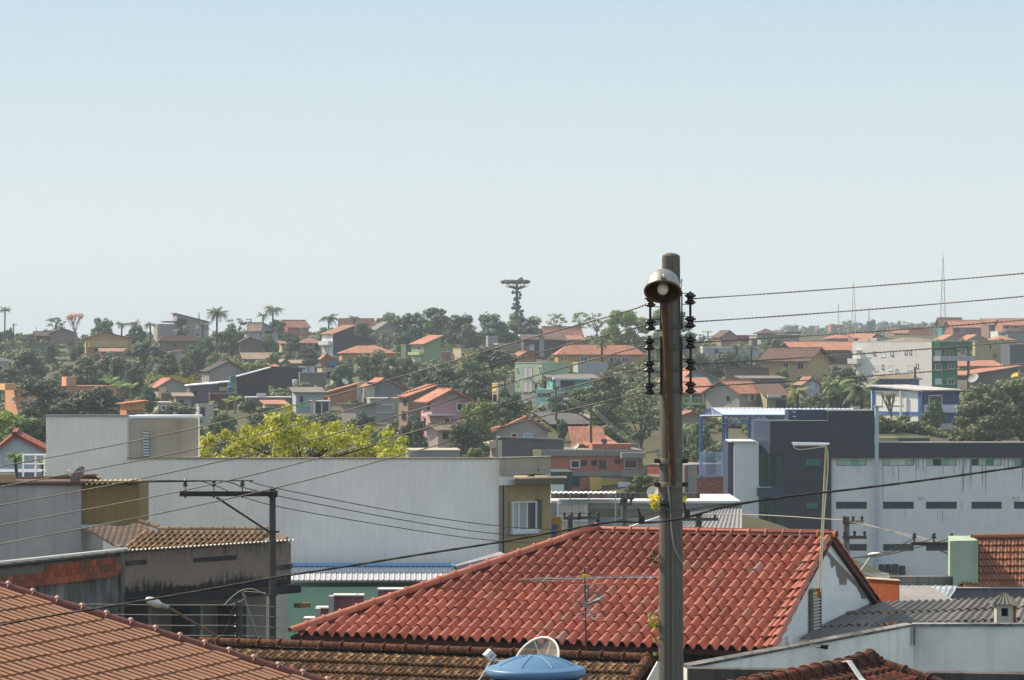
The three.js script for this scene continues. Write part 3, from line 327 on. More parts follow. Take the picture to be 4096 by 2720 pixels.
function lobesOf(kind, seed, m) {
  const r = rnd(seed), l = [];
  if (kind === 'round') for (let i = 0; i < (m || 26); i++) { const a = r() * 6.283, y = r() * 1.7 - .85, q = Math.sqrt(Math.max(0, 1 - y * y)) * (.3 + .5 * r()); l.push([Math.cos(a) * q, y * .78, Math.sin(a) * q, .16 + .2 * r(), .8]); }
  if (kind === 'umbrella') for (let i = 0; i < (m || 30); i++) { const a = r() * 6.283, q = .86 * Math.sqrt(r()); l.push([Math.cos(a) * q, .62 - .95 * q * q + .3 * (r() - .5) - (i % 3 ? 0 : .35 * r()), Math.sin(a) * q, .14 + .15 * r(), 1.1]); }
  if (kind === 'airy') for (let i = 0; i < (m || 34); i++) { const a = r() * 6.283, y = r() * 1.7 - .8, q = Math.sqrt(Math.max(0, 1 - y * y)) * (.3 + .6 * r()); l.push([Math.cos(a) * q, y * .85, Math.sin(a) * q, .10 + .12 * r(), .6]); }
  if (kind === 'cone') for (let i = 0; i < 16; i++) { const y = i / 15, a = i * 2.4, q = .55 * (1 - y) * (.4 + .6 * r()); l.push([Math.cos(a) * q, y * 1.8 - .9, Math.sin(a) * q, .12 + .3 * (1 - y), .8]); }
  return l;
}
const CROWN = {};
function crownGeo(kind, v, fine) {
  const key = kind + v + (fine ? 'f' : ''); if (CROWN[key]) return CROWN[key];
  const L = lobesOf(kind, 100 + v * 17 + kind.length, fine ? 34 : 0), n = fine ? 12000 : { round: 3400, umbrella: 3000, airy: 1300, cone: 1500 }[kind], s = fine ? .036 : { round: .066, umbrella: .06, airy: .055, cone: .07 }[kind];
  if (fine) for (const l of L) l[3] *= .72;
  const g = leafCloud(L, n, s, 500 + v, kind === 'airy' ? 0 : .45, kind === 'airy' ? 1 : 0); g.userData = { lobes: L }; return CROWN[key] = g;
}
const barkM = M('#4a4038', 'concrete');
const lite = c => { const k = new THREE.Color(c); k.r *= 1.2; k.g *= 1.26; k.b *= .78; return '#' + k.getHexString(); };
const leafM = (c, tr = .3) => leafM0(lite(c), tr), leafM0 = (c, tr) => M(c, 'leaf', { transmission: tr, thickness: 0, roughness: .8 });
function limbs(lobes, sx, sy, cy, baseY, r0, n, seed) {
  const l = [], top = cy - sy * .55; l.push(bar(V(0, baseY, 0), V(0, top, 0), r0, r0 * .62, 7)); const r = rnd(seed);
  for (let i = 0; i < Math.min(n, lobes.length); i++) { const q = lobes[(i * 5 + 1) % lobes.length], a = V(0, lerp(baseY + (top - baseY) * .6, top, r()), 0), b = V(q[0] * sx * .9, cy + q[1] * sy * .9, q[2] * sx * .9), m = a.clone().lerp(b, .5).add(V(0, sy * .06, 0)); l.push(bar(a, m, r0 * .5, r0 * .33, 5), bar(m, b, r0 * .33, r0 * .1, 5)); }
  return merge(l);
}
let tv = 0;
function tree(kind, label, x, yt, yb, w, col, o = {}) {
  const d = o.d || dHill(yb), s = d / F, base = at(x, yb, d), Ht = (yb - yt) * s, W = w * s / 2; if (!o.noc) ctrl.push([base.x, base.z, base.y, .3]);
  const cf = o.cf ?? ({ round: .97, umbrella: .74, airy: .78, cone: .95 }[kind]), ch = Ht * cf / 2, cy = Ht - ch, geo = crownGeo(kind, o.v ?? (tv++ % 4), o.fine);
  const g = thing(o.name || 'tree', label, o.cat || 'tree', base, R0() * 6.28);
  part(g, 'trunk', limbs(geo.userData.lobes, W, ch, cy, -1.2, Math.max(.12, Math.min(.45, W * .08)), kind === 'airy' ? 14 : 7, tv), barkM);
  const c = part(g, 'crown', geo, leafM(col, o.tr)); c.scale.set(W * 1.04, ch * 1.06, W * 1.04); c.position.y = cy;
  return g;
}
function frondGeo(len, droop, seed, leaflets = 13, wide = .16) {
  const r = rnd(seed), pos = [], P = t => V(len * t * (1 - .25 * t * droop), len * (.42 * t - droop * t * t), 0), q = (a, b, c) => pos.push(a.x, a.y, a.z, b.x, b.y, b.z, c.x, c.y, c.z);
  for (let i = 1; i <= leaflets; i++) { const t = i / leaflets, p = P(t), tg = P(Math.min(1, t + .03)).sub(P(t - .03)).normalize(), L = len * wide * 2 * Math.sin(Math.PI * (.12 + .8 * t)) + len * .05; for (const s of [-1, 1]) { const e = p.clone().addScaledVector(tg, L * .55).add(V(0, -L * (.35 + .3 * r()), s * L * .75)), a = p.clone().addScaledVector(tg, -len * .035), b = p.clone().addScaledVector(tg, len * .035); q(a, b, e); } }
  for (let i = 0; i < 6; i++) { const a = P(i / 6), b = P((i + 1) / 6), w = len * .014; q(a.clone().add(V(0, 0, w)), b.clone().add(V(0, 0, w)), b.clone().add(V(0, 0, -w))); q(a.clone().add(V(0, 0, w)), b.clone().add(V(0, 0, -w)), a.clone().add(V(0, 0, -w))); }
  const g = new THREE.BufferGeometry(); g.setAttribute('position', new THREE.Float32BufferAttribute(pos, 3)); g.setAttribute('uv', new THREE.Float32BufferAttribute(new Float32Array(pos.length / 3 * 2), 2)); g.computeVertexNormals(); const c = new Float32Array(pos.length).fill(1); for (let i = 0; i < c.length; i += 9) { const v = .7 + .6 * r(); for (let k = 0; k < 9; k++) c[i + k] = v; } g.setAttribute('color', new THREE.BufferAttribute(c, 3)); return g;
}
function palm(label, x, yt, yb, w, o = {}) {   // yt: top of crown
  const d = o.d || dHill(yb), s = d / F, base = at(x, yb, d), r = w * s / 2, Ht = Math.max(.6, (yb - yt) * s - r * .55), rr = rnd(900 + tv++), n = o.n || 17, l = [];
  const g = thing(o.name || 'palm_tree', label, o.cat || 'palm', base, rr() * 6); if (!o.noc) ctrl.push([base.x, base.z, base.y, .3]);
  part(g, 'trunk', tube([V(0, -1, 0), V(.05, Ht * .5, .08), V(0, Ht, 0)], o.tw || .2, 8, 7), barkM);
  for (let i = 0; i < n; i++) { const f = frondGeo(r * 1.15, .25 + .85 * rr(), i + 31, o.lf || 13, o.wide || .16); f.rotateZ((i % 3) * .28 - .12 + .1 * rr()); f.rotateY(i * 2.399 + rr() * .3); f.translate(0, Ht, 0); l.push(f); }
  part(g, 'crown', merge(l), leafM(o.col || '#46543a')); return g;
}
function bareTree(label, x, yt, yb, w, col, leafCol, o = {}) {
  const d = o.d || dHill(yb), s = d / F, base = at(x, yb, d), Ht = (yb - yt) * s, W = w * s / 2, r = rnd(o.seed || 77), l = [], tips = []; ctrl.push([base.x, base.z, base.y, .3]);
  const g = thing('tree', label, 'tree', base);
  const grow = (p, dir, len, rad, k) => { const e = p.clone().addScaledVector(dir, len); l.push(bar(p, e, rad, rad * .7, 4)); if (k === 0) { tips.push([e.x, e.y, e.z, len * .55, .8]); return; } const n = k > 2 ? 3 : 2 + (r() < .6 ? 1 : 0); for (let i = 0; i < n; i++) { const v = dir.clone().add(V((r() - .5) * 1.5, (r() - .35) * .8, (r() - .5) * 1.5)).normalize(); v.x *= W / Ht * 1.5; v.z *= W / Ht * 1.5; v.normalize(); grow(e, v, len * (.68 + .16 * r()), rad * .66, k - 1); } };
  grow(V(0, -1, 0), V(0, 1, 0), Ht * .34 + .6, Math.max(.14, W * .06), 4);
  part(g, 'branches', merge(l), M(col, 'plain')); part(g, 'crown', leafCloud(tips, o.n || 900, W * .045, 5, 0), leafM(leafCol)); return g;
}
const dk = '#465a3e', md = '#566b42', gg = '#7a806a', lt = '#7d9042', ol = '#66733f', bl = '#465a4c';
// skyline, left to right
palm('tall thin palm at the far left of the skyline', 5, 307, 345, 13, { tw: .16 });
tree('round', 'low bushy tree at the foot of the far left palm', 9.5, 327, 346, 9, bl);
tree('round', 'dark tree cut by the left frame edge', -2, 328, 350, 10, dk);
tree('round', 'small round tree before the dark brown skyline house', 32, 333.5, 347, 10, bl);
tree('airy', 'loose dark crowned tree behind the mauve gable', 54, 316.5, 340, 28, dk, { d: 870 });
bareTree('pink blossoming bare tree on the left skyline', 76, 321, 349, 24, '#6b5a58', '#c08a9a', { n: 700 });
tree('cone', 'thin dark cypress beside the dark brown skyline house', 36.4, 326, 344, 2.2, '#34403c');
tree('round', 'bushy two topped tree behind the ochre house', 103, 316, 344, 25, md);
tree('round', 'low pale bush tree left of the two topped tree', 95, 327, 343, 14, ol);
palm('short palm left of the modern grey house', 122, 321, 344, 14, { col: '#4a5844' });
palm('palm in the row left of the modern grey house', 134, 320, 343, 13, { d: 800, col: '#4a5844' });
tree('round', 'dense dark tree between the two left palms', 138, 323, 346, 18, dk);
palm('drooping palm close to the modern grey house', 150, 321, 346, 15, { col: '#445242' });
tree('cone', 'pointed conifer behind the modern grey house', 199, 313, 335, 6, '#37453c', { d: 860 });
tree('round', 'small dark tree before the ochre house', 110, 343, 356, 7, bl);
palm('fan palm trunk before the modern grey house', 182, 325, 352, 17, { col: '#48543e' });
palm('leaning palm at the right end of the modern house', 203, 321, 350, 17, { col: '#48563a' });
palm('tall coconut palm on the skyline with round crown', 217, 308, 356, 22, { n: 24, col: '#46543a' });
tree('airy', 'airy flat tree right of the coconut palm', 238, 316.5, 343, 27, dk, { n: 1500 });
tree('round', 'big dark tree under the coconut palm', 232, 326, 356, 32, md);
tree('round', 'dark tree left of the big tree under the palm', 203, 336, 361, 26, dk);
palm('lower palm of the skyline cluster', 263, 312, 340, 13);
palm('tall spiky palm of the skyline cluster', 273, 304, 341, 20, { n: 22 });
tree('round', 'dense palm undergrowth tree left of the red house', 277, 318, 341, 20, dk);
tree('round', 'rounded tree before the salmon red house', 271, 333, 356, 20, md);
tree('round', 'dark rounded tree beneath the salmon red house', 290, 331, 354, 24, dk);
palm('wide palm between red house and white house', 329, 313, 342, 21, { n: 20 });
tree('round', 'bush below the wide palm', 329, 326, 344, 26, md);
palm('small spiky palm before the long orange roof', 354, 315, 338, 12, { d: 800 });
tree('round', 'tree right of the dark blind wall', 364, 322, 348, 27, dk);
tree('round', 'tree behind the grey twin gables', 386, 312, 336, 32.4, dk, { d: 850 });
tree('round', 'big dark tree right of the grey twin gables', 411, 310, 350, 40.5, dk);
tree('round', 'tallest dark tree of the central skyline group', 441, 306, 346, 43.2, dk);
tree('round', 'dark dome shaped tree in the central group', 459, 314, 348, 35.1, '#334232');
tree('round', 'bright green tree in front of the central group', 431, 320, 346, 39.15, lt);
tree('round', 'dark low tree left below the central group', 406, 330, 356, 22, dk);
tree('round', 'low grey green tree right of the central group', 472, 322, 350, 27, '#4d5747');
tree('round', 'broad dark tree left of the araucaria', 491, 313, 347, 35.1, dk);
tree('round', 'tree at the foot of the araucaria', 524, 312, 343, 39.15, dk);
tree('round', 'pale bush left of the araucaria foot', 507, 321, 346, 35.1, '#4f5a46');
tree('airy', 'grey airy tree right of the araucaria', 556, 312, 339, 24, gg, { d: 840 });
tree('airy', 'second grey airy tree right of the araucaria', 580, 311, 338, 26, gg, { d: 840 });
tree('airy', 'airy tree left of the green pole tree', 597, 311, 340, 22, gg, { d: 830 });
tree('round', 'large green tree behind the lamp pole, left half', 626, 305, 362, 56, '#6f8440', { d: 620, fine: 1 });
tree('round', 'large green tree behind the lamp pole, right half', 671, 306, 362, 56, '#5d7040', { d: 630, fine: 1, v: 1 });
// slope, upper left
tree('umbrella', 'wide flat topped dark tree in the left slope', 145, 342, 372, 42, '#374736');
tree('round', 'dark tree at the left end of the slope', 28, 350, 382, 40, bl);
tree('round', 'small dark tree left of the cypress', 51, 343, 366, 14, bl);
tree('round', 'rounded dark bush before the ochre house', 76, 344, 364, 17, dk);
tree('round', 'left edge slope tree below the small grey house', 12, 366, 392, 30, dk);
tree('round', 'grey green spreading tree in the left slope', 84, 355, 396, 36, '#53604e');
tree('round', 'broad grey tree before the flat topped tree', 110, 351, 394, 42, '#4d5a4c');
tree('round', 'dark tree right of the broad grey tree', 133, 360, 396, 26, bl);
tree('round', 'pale shrub tree left of the broad grey tree', 66, 366, 398, 24, '#69705f');
tree('round', 'dark tree right of the flat topped tree', 168, 352, 378, 24, dk);
tree('round', 'pale grey tree in front of the modern house', 187, 354, 380, 20, '#6c7264');
tree('round', 'tree below the pinkish brown house', 198, 343, 374, 30, dk);
tree('round', 'bright shrub above the grey gabled house', 213, 355, 376, 22, '#64733c');
tree('round', 'spreading dark tree before the orange building', 46, 378, 420, 66, '#384834');
tree('round', 'second spreading dark tree near the bright orange house', 97, 386, 422, 58, '#35452f');
tree('round', 'dark tree filling the gap under the spreading trees', 74, 396, 422, 50, '#38472f');
tree('round', 'small dark tree behind the spreading trees', 36, 374, 400, 16, dk);
tree('round', 'slim dark tree beside the bright orange house', 149, 386, 416, 17, dk);
tree('round', 'flat dark tree behind the white tower', 175, 402, 432, 54, '#384831');
tree('round', 'bright yellow green tree at left frame edge', 8, 408, 450, 46, '#7c8d3a', { d: 300 });
tree('round', 'dark green tree behind the left frame edge tree', 34, 404, 448, 40, '#41533a', { d: 320 });
tree('round', 'thick green tree right of the left frame edge tree', 24, 417, 455, 46, '#55683a', { d: 285 });
// slope, centre left
tree('round', 'tree before the grey roof bungalow', 272, 352, 374, 20, md);
tree('round', 'low green bushes before the green gable', 262, 360, 382, 26, '#5d6c38');
tree('round', 'small topiary tree before the pale bungalow', 271, 353, 376, 5, dk);
tree('round', 'dark round tree before the beige hip house', 308, 346, 372, 23, '#384836');
tree('round', 'grey leaved tree before the wide orange hip roof', 371, 349, 386, 38, '#62685a');
tree('round', 'dark tree left of the grey leaved tree', 342, 362, 392, 24, dk);
tree('round', 'dark green tree right of the grey leaved tree', 392, 356, 388, 26, dk);
tree('airy', 'bare grey branched tree by the twin gables', 383, 330, 358, 30, '#77756a');
tree('round', 'row of shrubs under the yard house', 308, 382, 401, 34, '#59664a', { cf: .95 });
tree('round', 'tree behind the yellow tree, left', 222, 410, 440, 30, '#5d6d4e');
tree('round', 'dark tree above the yellow tree crown', 268, 405, 440, 44, '#465a3e');
tree('round', 'dark bush left of the square tower block', 326, 411, 436, 28, bl);
tree('round', 'dark bush right of the square tower block', 366, 411, 438, 20, bl);
tree('round', 'small dark tree by the brown brick house', 250, 397, 416, 14, dk);
// slope, centre
tree('umbrella', 'wide dark tree in front of the beige awning house', 492, 345, 385, 54, '#384936');
tree('round', 'dark tree left of the wide dark tree', 468, 360, 392, 30, dk);
tree('round', 'tree in front of the green balcony house', 409, 357, 385, 24, dk);
tree('round', 'mid green tree below the green balcony house', 424, 366, 398, 34, '#43533b');
tree('round', 'dark tree in the central hollow', 448, 366, 405, 44, '#3d4d39');
tree('round', 'dense tree in the central hollow above the pink house', 478, 370, 409, 48, '#41513a');
tree('round', 'dark tree below the pale green cube', 509, 388, 421, 27, '#384834');
tree('round', 'bright feathery tree right of the pink house', 476, 398, 446, 42, '#66773c', { d: 360 });
tree('round', 'dark tree behind the bright feathery tree', 512, 395, 444, 44, '#3f5036', { d: 368 });
tree('round', 'dark round tree below the feathery tree', 466, 422, 466, 46, '#38482f', { d: 345 });
tree('round', 'dark tree left of the pink annex', 412, 414, 462, 34, '#37472f', { d: 345 });
tree('round', 'low bright bush before the grey block house', 474, 446, 470, 26, '#5e7038', { d: 320 });
palm('small palm beside the pale green cube', 545, 377, 400, 15, { n: 12, d: 480 });
palm('second small palm beside the pale green cube', 536, 380, 398, 11, { n: 11, d: 482 });
palm('palm before the broad orange hip roof', 602, 341, 371, 14, { n: 16 });
tree('round', 'round tree on the street by the turquoise house', 566, 389, 424, 46, '#3d5033');
tree('umbrella', 'leaning street tree below the turquoise house', 592, 384, 432, 48, '#485a3c', { v: 1 });
tree('round', 'dark tree left of the lamp pole', 610, 371, 412, 34, '#404f3f');
tree('round', 'low tree below the street tree', 606, 403, 446, 44, '#48583c', { d: 380 });
tree('airy', 'thin dark tree left of the pole above brick wall', 641, 392, 460, 44, '#4c5a45', { d: 370 });
tree('round', 'dark shrub at the lower end of the road', 561, 417, 442, 14, bl, { d: 370 });
tree('round', 'bright leafy tree before the white warehouse', 645, 472, 502, 38, '#47602a', { d: 235, fine: 1, v: 2 });
// right of the pole
tree('round', 'wide dark hedge tree under the low white house', 722, 350, 380, 40, '#43523d');
tree('round', 'hedge tree left part near the lamp pole', 701, 352, 382, 24, '#465540');
tree('round', 'shrub tree right of the wide hedge', 742, 351, 378, 18, '#50604a');
palm('spiky yucca cluster behind the hedge', 737, 343, 370, 16, { n: 22, wide: .1 });
palm('second spiky yucca behind the hedge', 751, 345, 372, 13, { n: 20, wide: .1 });
tree('round', 'grey green tree below the skyline hip tower', 772, 338, 366, 24, '#515f47');
tree('round', 'round shrub before the cream house', 782, 368, 386, 16, '#56643e');
tree('round', 'large dark tree left of the school', 845, 364, 418, 52, '#3f5236', { d: 430 });
palm('broad drooping palm before the large dark tree', 862, 380, 425, 40, { n: 26, d: 410, lf: 18, col: '#56683f' });
palm('second drooping palm before the large dark tree', 838, 376, 424, 34, { n: 24, d: 412, lf: 18, col: '#5b6c44' });
palm('yellowish palm behind the blue canopy', 798, 385, 420, 24, { n: 22, d: 420, lf: 16, col: '#77783c' });
tree('round', 'leafy tree between yellowish palm and large tree', 818, 391, 420, 26, '#5c694a', { d: 425 });
tree('round', 'dark bush behind the blue canopy posts', 700, 421, 456, 26, '#4b6040', { d: 360 });
palm('banana like palm behind the blue canopy', 684, 424, 456, 22, { n: 12, d: 365, col: '#5a6c3f' });
tree('round', 'low shrubs inside the blue canopy', 748, 439, 458, 34, '#55643a', { d: 345, cf: 1 });
tree('umbrella', 'olive feathery tree right of the lamp pole', 691, 444, 478, 34, '#5b6338', { d: 340 });
bareTree('thin bare tree before the white school wall', 893, 404, 434, 20, '#6a6152', '#8a8468', { d: 370, n: 500, seed: 12 });
tree('round', 'small green tree in the school yard', 931, 399, 434, 27, '#4c6033', { d: 375 });
tree('round', 'large grey green tree at the right frame edge', 992, 373, 446, 96, '#5c6750', { d: 340, fine: 1, v: 3 });
tree('round', 'dark tree behind the large right edge tree', 1022, 376, 446, 60, '#46543f', { d: 350 });
tree('round', 'dark round tree on the far right ridge', 853 + 18, 319, 332, 10, '#5a6860', { d: 1500 });
tree('airy', 'pale tree on the far right ridge below tall mast', 902, 319, 337, 18, '#66706a', { d: 1400 });
// yellow tree behind the white building
{
  const d = 150, s = d / F, base = at(300, 500, d), g = thing('tree', 'broad yellow green tree rising behind the white block', 'tree', base), L = [], r = rnd(31);
  const hull = [[198, 446], [210, 434], [225, 428], [245, 425], [262, 424], [276, 414], [288, 403], [300, 415], [316, 421], [335, 420], [352, 424], [370, 423], [388, 428], [402, 436]];
  for (let i = 0; i < 105; i++) { const px = 198 + 205 * r(), top = interp(hull, px), py = top + 5 + r() * (462 - top); const p = at(px, py, d + (r() - .5) * 7).sub(base); L.push([p.x, p.y, p.z, (4 + 7 * r()) * s, .75]); }
  for (const [px, py] of hull) { const p = at(px, py + 5, d + (r() - .5) * 4).sub(base); L.push([p.x, p.y, p.z, 6 * s, .8]); }
  const tr = [bar(V(0, -3, 0), V(.1, 1.6, 0), .28, .2, 8)]; for (let i = 0; i < 26; i++) { const q = L[i * 4 % L.length]; tr.push(bar(V(.1, 1.2 + r() * .6, 0), V(q[0], q[1], q[2]), .08, .02, 5)); }
  part(g, 'trunk', merge(tr), barkM); part(g, 'crown', leafCloud(L, 21000, .07, 9, .1, 1), leafM('#a8a636', .4));
}
// araucaria
{
  const d = 820, s = d / F, base = at(517, 344, d), g = thing('araucaria', 'tall araucaria with flat candelabra crown on the skyline', 'tree', base), H = y => (344 - y) * s, l = [bar(V(0, -2, 0), V(0, H(284), 0), .6, .3, 9)], cl = [], ep = [], r = rnd(5);
  for (let i = 0; i < 26; i++) { const a = i * 2.399, q = (3 + 9.5 * Math.sqrt((i + 1) / 26)) * s, b = V(Math.cos(a) * q, H(284 + 2.5 * r()) , Math.sin(a) * q), m = b.clone().multiplyScalar(.62).setY(H(287.5)); l.push(bar(V(0, H(290 - 2 * r()), 0), m, .14, .1, 5), bar(m, b, .1, .06, 5)); cl.push([b.x, H(281.8), b.z, 1.7 * s * (.7 + .6 * r()), .8]); }
  cl.push([-14.5 * s, H(282), 0, 1.3 * s], [4 * s, H(279.5), 0, 1.8 * s]); l.push(bar(V(0, H(288), 0), V(-14.5 * s, H(282.5), 0), .1, .05, 5));
  for (let i = 0; i < 46; i++) { const y = 290 + 28 * r(), a = r() * 6.28, q = (1.5 + 6.5 * r() * (.4 + .6 * (y - 288) / 28)) * s; ep.push([Math.cos(a) * q, H(y), Math.sin(a) * q * .7, (.6 + .8 * r()) * s]); }
  part(g, 'trunk', merge(l), barkM); part(g, 'crown', leafCloud(cl, 3000, .24, 3, 0, 1), leafM('#4a584a')); part(g, 'climbing_foliage', leafCloud(ep, 1500, .24, 4, 0, 1), leafM('#566455'));
}
// banana plants
function banana(label, x, yt, yb, w, d, col = '#7c944e', seed = 1) { const s = d / F, base = at(x, yb, d), g = thing('banana_plant', label, 'plant', base), h = (yb - yt) * s, r = rnd(seed), l = []; ctrl.push([base.x, base.z, base.y, .3]); part(g, 'stem', bar(V(0, -1, 0), V(0, h * .5, 0), .16, .12, 7), M('#6d7448')); for (let i = 0; i < 8; i++) { const f = frondGeo(h * .62, .35 + .4 * r(), i, 6, .22); f.rotateZ(.75 + .35 * r()); f.rotateY(i * 2.4); f.translate(0, h * .48, 0); l.push(f); } part(g, 'leaves', merge(l), leafM(col, .4)); return g; }
banana('banana plant with tall leaf before the brown brick house', 235, 393, 409, 12, 430, '#8ba64a', 3);
banana('smaller banana plant left of the tall leafed one', 227, 397, 410, 10, 428, '#8ba64a', 4);
banana('banana plant at the left of the hillside clump', 110, 373, 396, 10, 470, '#8ba07a', 5);
banana('banana plant in the middle of the hillside clump', 120, 379, 398, 11, 462, '#8ba07a', 6);
banana('banana plant at the right of the hillside clump', 131, 380, 398, 11, 460, '#8ba07a', 7);
// ---------------------------------------------------------------- terrain
const ROAD = [[572, 427, 378], [560, 419, 395], [548, 412, 412], [538, 406, 428], [528, 401, 445], [512, 397, 462]];
for (const [u, row, d] of ROAD) { const p = at(u, row, d); ctrl.push([p.x, p.z, p.y, 3]); }
const PROF = [[-200, 4], [0, 3], [33, 2.5], [60, 1.5], [100, -2], [124, -3], [180, -6], [260, -8], [330, -6], [360, .5], [390, 2.4], [440, 4], [490, 5.6], [550, 7.4], [620, 9.6], [680, 11.6], [740, 13.9], [820, 16.6], [900, 16], [1000, 12], [1500, -6], [6000, -40]];
const allC = ctrl.map(c => [c[0], c[1], c[2] - .25 - interp(PROF, -c[1]), c[3] || 1]);
for (const px of [820, 900, 1000, 1100, 1300]) for (const [d, y] of [[900, 17.6], [1000, 18], [1150, 14]]) allC.push([(px - 512) * d / F, -d, y - interp(PROF, d), 2]);
function ground(x, z) { let a = 0, w = 4e-6; for (const [cx, cz, cy, k] of allC) { const q = (x - cx) ** 2 + ((z - cz) * .8) ** 2 + 9, W = k / (q * q); a += W * cy; w += W; } return interp(PROF, -z) + a / w; }
{
  const ds = []; for (let d = 20; d < 300; d += 14) ds.push(d); for (let d = 300; d < 1050; d += 9) ds.push(d); for (let d = 1050; d <= 4000; d += 240) ds.push(d);
  const us = []; for (let u = -2600; u < -100; u += 220) us.push(u); for (let u = -100; u < 1150; u += 10) us.push(u); for (let u = 1150; u <= 3700; u += 220) us.push(u);
  const pos = [], uv = [], idx = [], nu = us.length; for (const d of ds) for (const u of us) { const x = (u - 512) * d / F; pos.push(x, ground(x, -d), -d); uv.push(x, -d); }
  for (let j = 0; j + 1 < ds.length; j++) for (let i = 0; i + 1 < nu; i++) { const a = j * nu + i; idx.push(a, a + 1, a + nu, a + 1, a + nu + 1, a + nu); }
  const g = new THREE.BufferGeometry(); g.setAttribute('position', new THREE.Float32BufferAttribute(pos, 3)); g.setAttribute('uv', new THREE.Float32BufferAttribute(uv, 2)); g.setIndex(idx); g.computeVertexNormals(); struct('ground', g, M('#9aa08a', 'earth'));
  struct('near_ground', bx(-140, 2.2, -19.5, 140, 2.6, 120), M('#a39888', 'concrete'));
}
// far ridge on the right
function ridge(name, rows, d, col, n) {
  const pos = [], idx = [], uv = [], N = 120, r = rnd(n); const u0 = rows[0][0], u1 = rows[rows.length - 1][0];
  for (let i = 0; i <= N; i++) { const u = lerp(u0, u1, i / N), y = interp(rows, u) + .6 * Math.sin(i * .7 + n) * .5, t = at(u, y, d), f = at(u, 372, d * .8), b = at(u, 372, d * 1.25); pos.push(f.x, -10, f.z, ...t.clone().lerp(f, .5).add(V(0, 4, 0)), t.x, t.y, t.z, b.x, -20, b.z); for (let k = 0; k < 4; k++) uv.push(t.x, k * 60); }
  for (let i = 0; i < N; i++) for (let k = 0; k < 3; k++) { const a = i * 4 + k; idx.push(a, a + 4, a + 1, a + 4, a + 5, a + 1); }
  const g = new THREE.BufferGeometry(); g.setAttribute('position', new THREE.Float32BufferAttribute(pos, 3)); g.setAttribute('uv', new THREE.Float32BufferAttribute(uv, 2)); g.setIndex(idx); g.computeVertexNormals(); return struct(name, g, M(col, 'earth', { side: THREE.DoubleSide }));
}
ridge('hill', [[600, 352], [700, 345], [760, 337], [800, 331], [830, 329], [870, 328], [910, 327], [960, 326], [1100, 327], [1400, 335], [1700, 350]], 1700, '#6f7a62', 3);
// tree belt on the far ridge and undergrowth on the slope (nobody could count it)
{
  const g = leafCloud(lobesOf('round', 3), 260, .2, 77, .3), r = rnd(44);
  const ridgeM = new THREE.InstancedMesh(g, leafM('#55624f'), 420); const m = new THREE.Matrix4(), q = new THREE.Quaternion(), c = new THREE.Color();
  const rows = [[760, 337], [800, 331], [830, 329], [910, 327], [1060, 326]];
  for (let i = 0; i < 420; i++) { const u = 770 + 290 * r(), k = r(), d = 1700 - 330 * k, p = at(u, interp(rows, u) + k * 20 + .5, d), s = 3 + 4 * r(); m.compose(p, q.setFromAxisAngle(V(0, 1, 0), r() * 6), V(s, s * .8, s)); ridgeM.setMatrixAt(i, m); const v = .8 + .4 * r(); ridgeM.setColorAt(i, c.setRGB(v, v, v)); }
  ridgeM.name = 'ridge_woodland'; ridgeM.userData = { label: 'hazy belt of trees along the far right ridge', category: 'woodland', kind: 'stuff' }; ridgeM.castShadow = true; scene.add(ridgeM);
  const N = 4200, sh = new THREE.InstancedMesh(g, leafM('#57623f'), N); let k = 0;
  for (let t = 0; t < 60000 && k < N; t++) { const u = -60 + 1150 * r(), d = 335 + 520 * r(), x = (u - 512) * d / F; let near = false; for (const [cx, cz, , w] of ctrl) if (!w && (cx - x + 3) ** 2 + (cz + d - 3) ** 2 < 64) { near = true; break; } if (near) continue; const road = Math.abs(u - (527 + (d - 440) * -.75)) < 14 && d < 460; if (road) continue; const s = .6 + 1.5 * r() * r(); m.compose(V(x, ground(x, -d) + s * .35, -d), q.setFromAxisAngle(V(0, 1, 0), r() * 6), V(s * (1 + .6 * r()), s * .8, s)); sh.setMatrixAt(k, m); const v = .7 + .7 * r(), h = .25 * (r() - .4); sh.setColorAt(k, c.setRGB(v * (1 + h), v, v * (1 - h))); k++; }
  sh.count = k; sh.name = 'hillside_shrubs'; sh.userData = { label: 'low wild shrubs between the houses of the slope', category: 'shrubs', kind: 'stuff' }; sh.castShadow = true; scene.add(sh);
  // tall grass patch
  const pos = [], col = [], nor = []; const rr = rnd(8); for (let i = 0; i < 9000; i++) { const u = 148 + 46 * rr(), d = 500 + 62 * rr(), x = (u - 512) * d / F, y = ground(x, -d) - .1, h = .35 + .9 * rr() * rr() + .2, a = rr() * 6.28, w = .12; pos.push(x - Math.cos(a) * w, y, -d - Math.sin(a) * w, x + Math.cos(a) * w, y, -d + Math.sin(a) * w, x + (rr() - .5) * .8, y + h, -d); const v = .7 + .6 * rr(); for (let k2 = 0; k2 < 3; k2++) { col.push(v * 1.05, v, v * .8); nor.push(Math.sin(a), .3, -Math.cos(a)); } }
  const gg2 = new THREE.BufferGeometry(); gg2.setAttribute('position', new THREE.Float32BufferAttribute(pos, 3)); gg2.setAttribute('normal', new THREE.Float32BufferAttribute(nor, 3)); gg2.setAttribute('color', new THREE.Float32BufferAttribute(col, 3)); const o = new THREE.Mesh(gg2, leafM('#8f9a52', .4)); o.name = 'tall_grass'; o.userData = { label: 'patch of tall yellow green grass in the left slope', category: 'grass', kind: 'stuff' }; o.castShadow = true; scene.add(o);
}
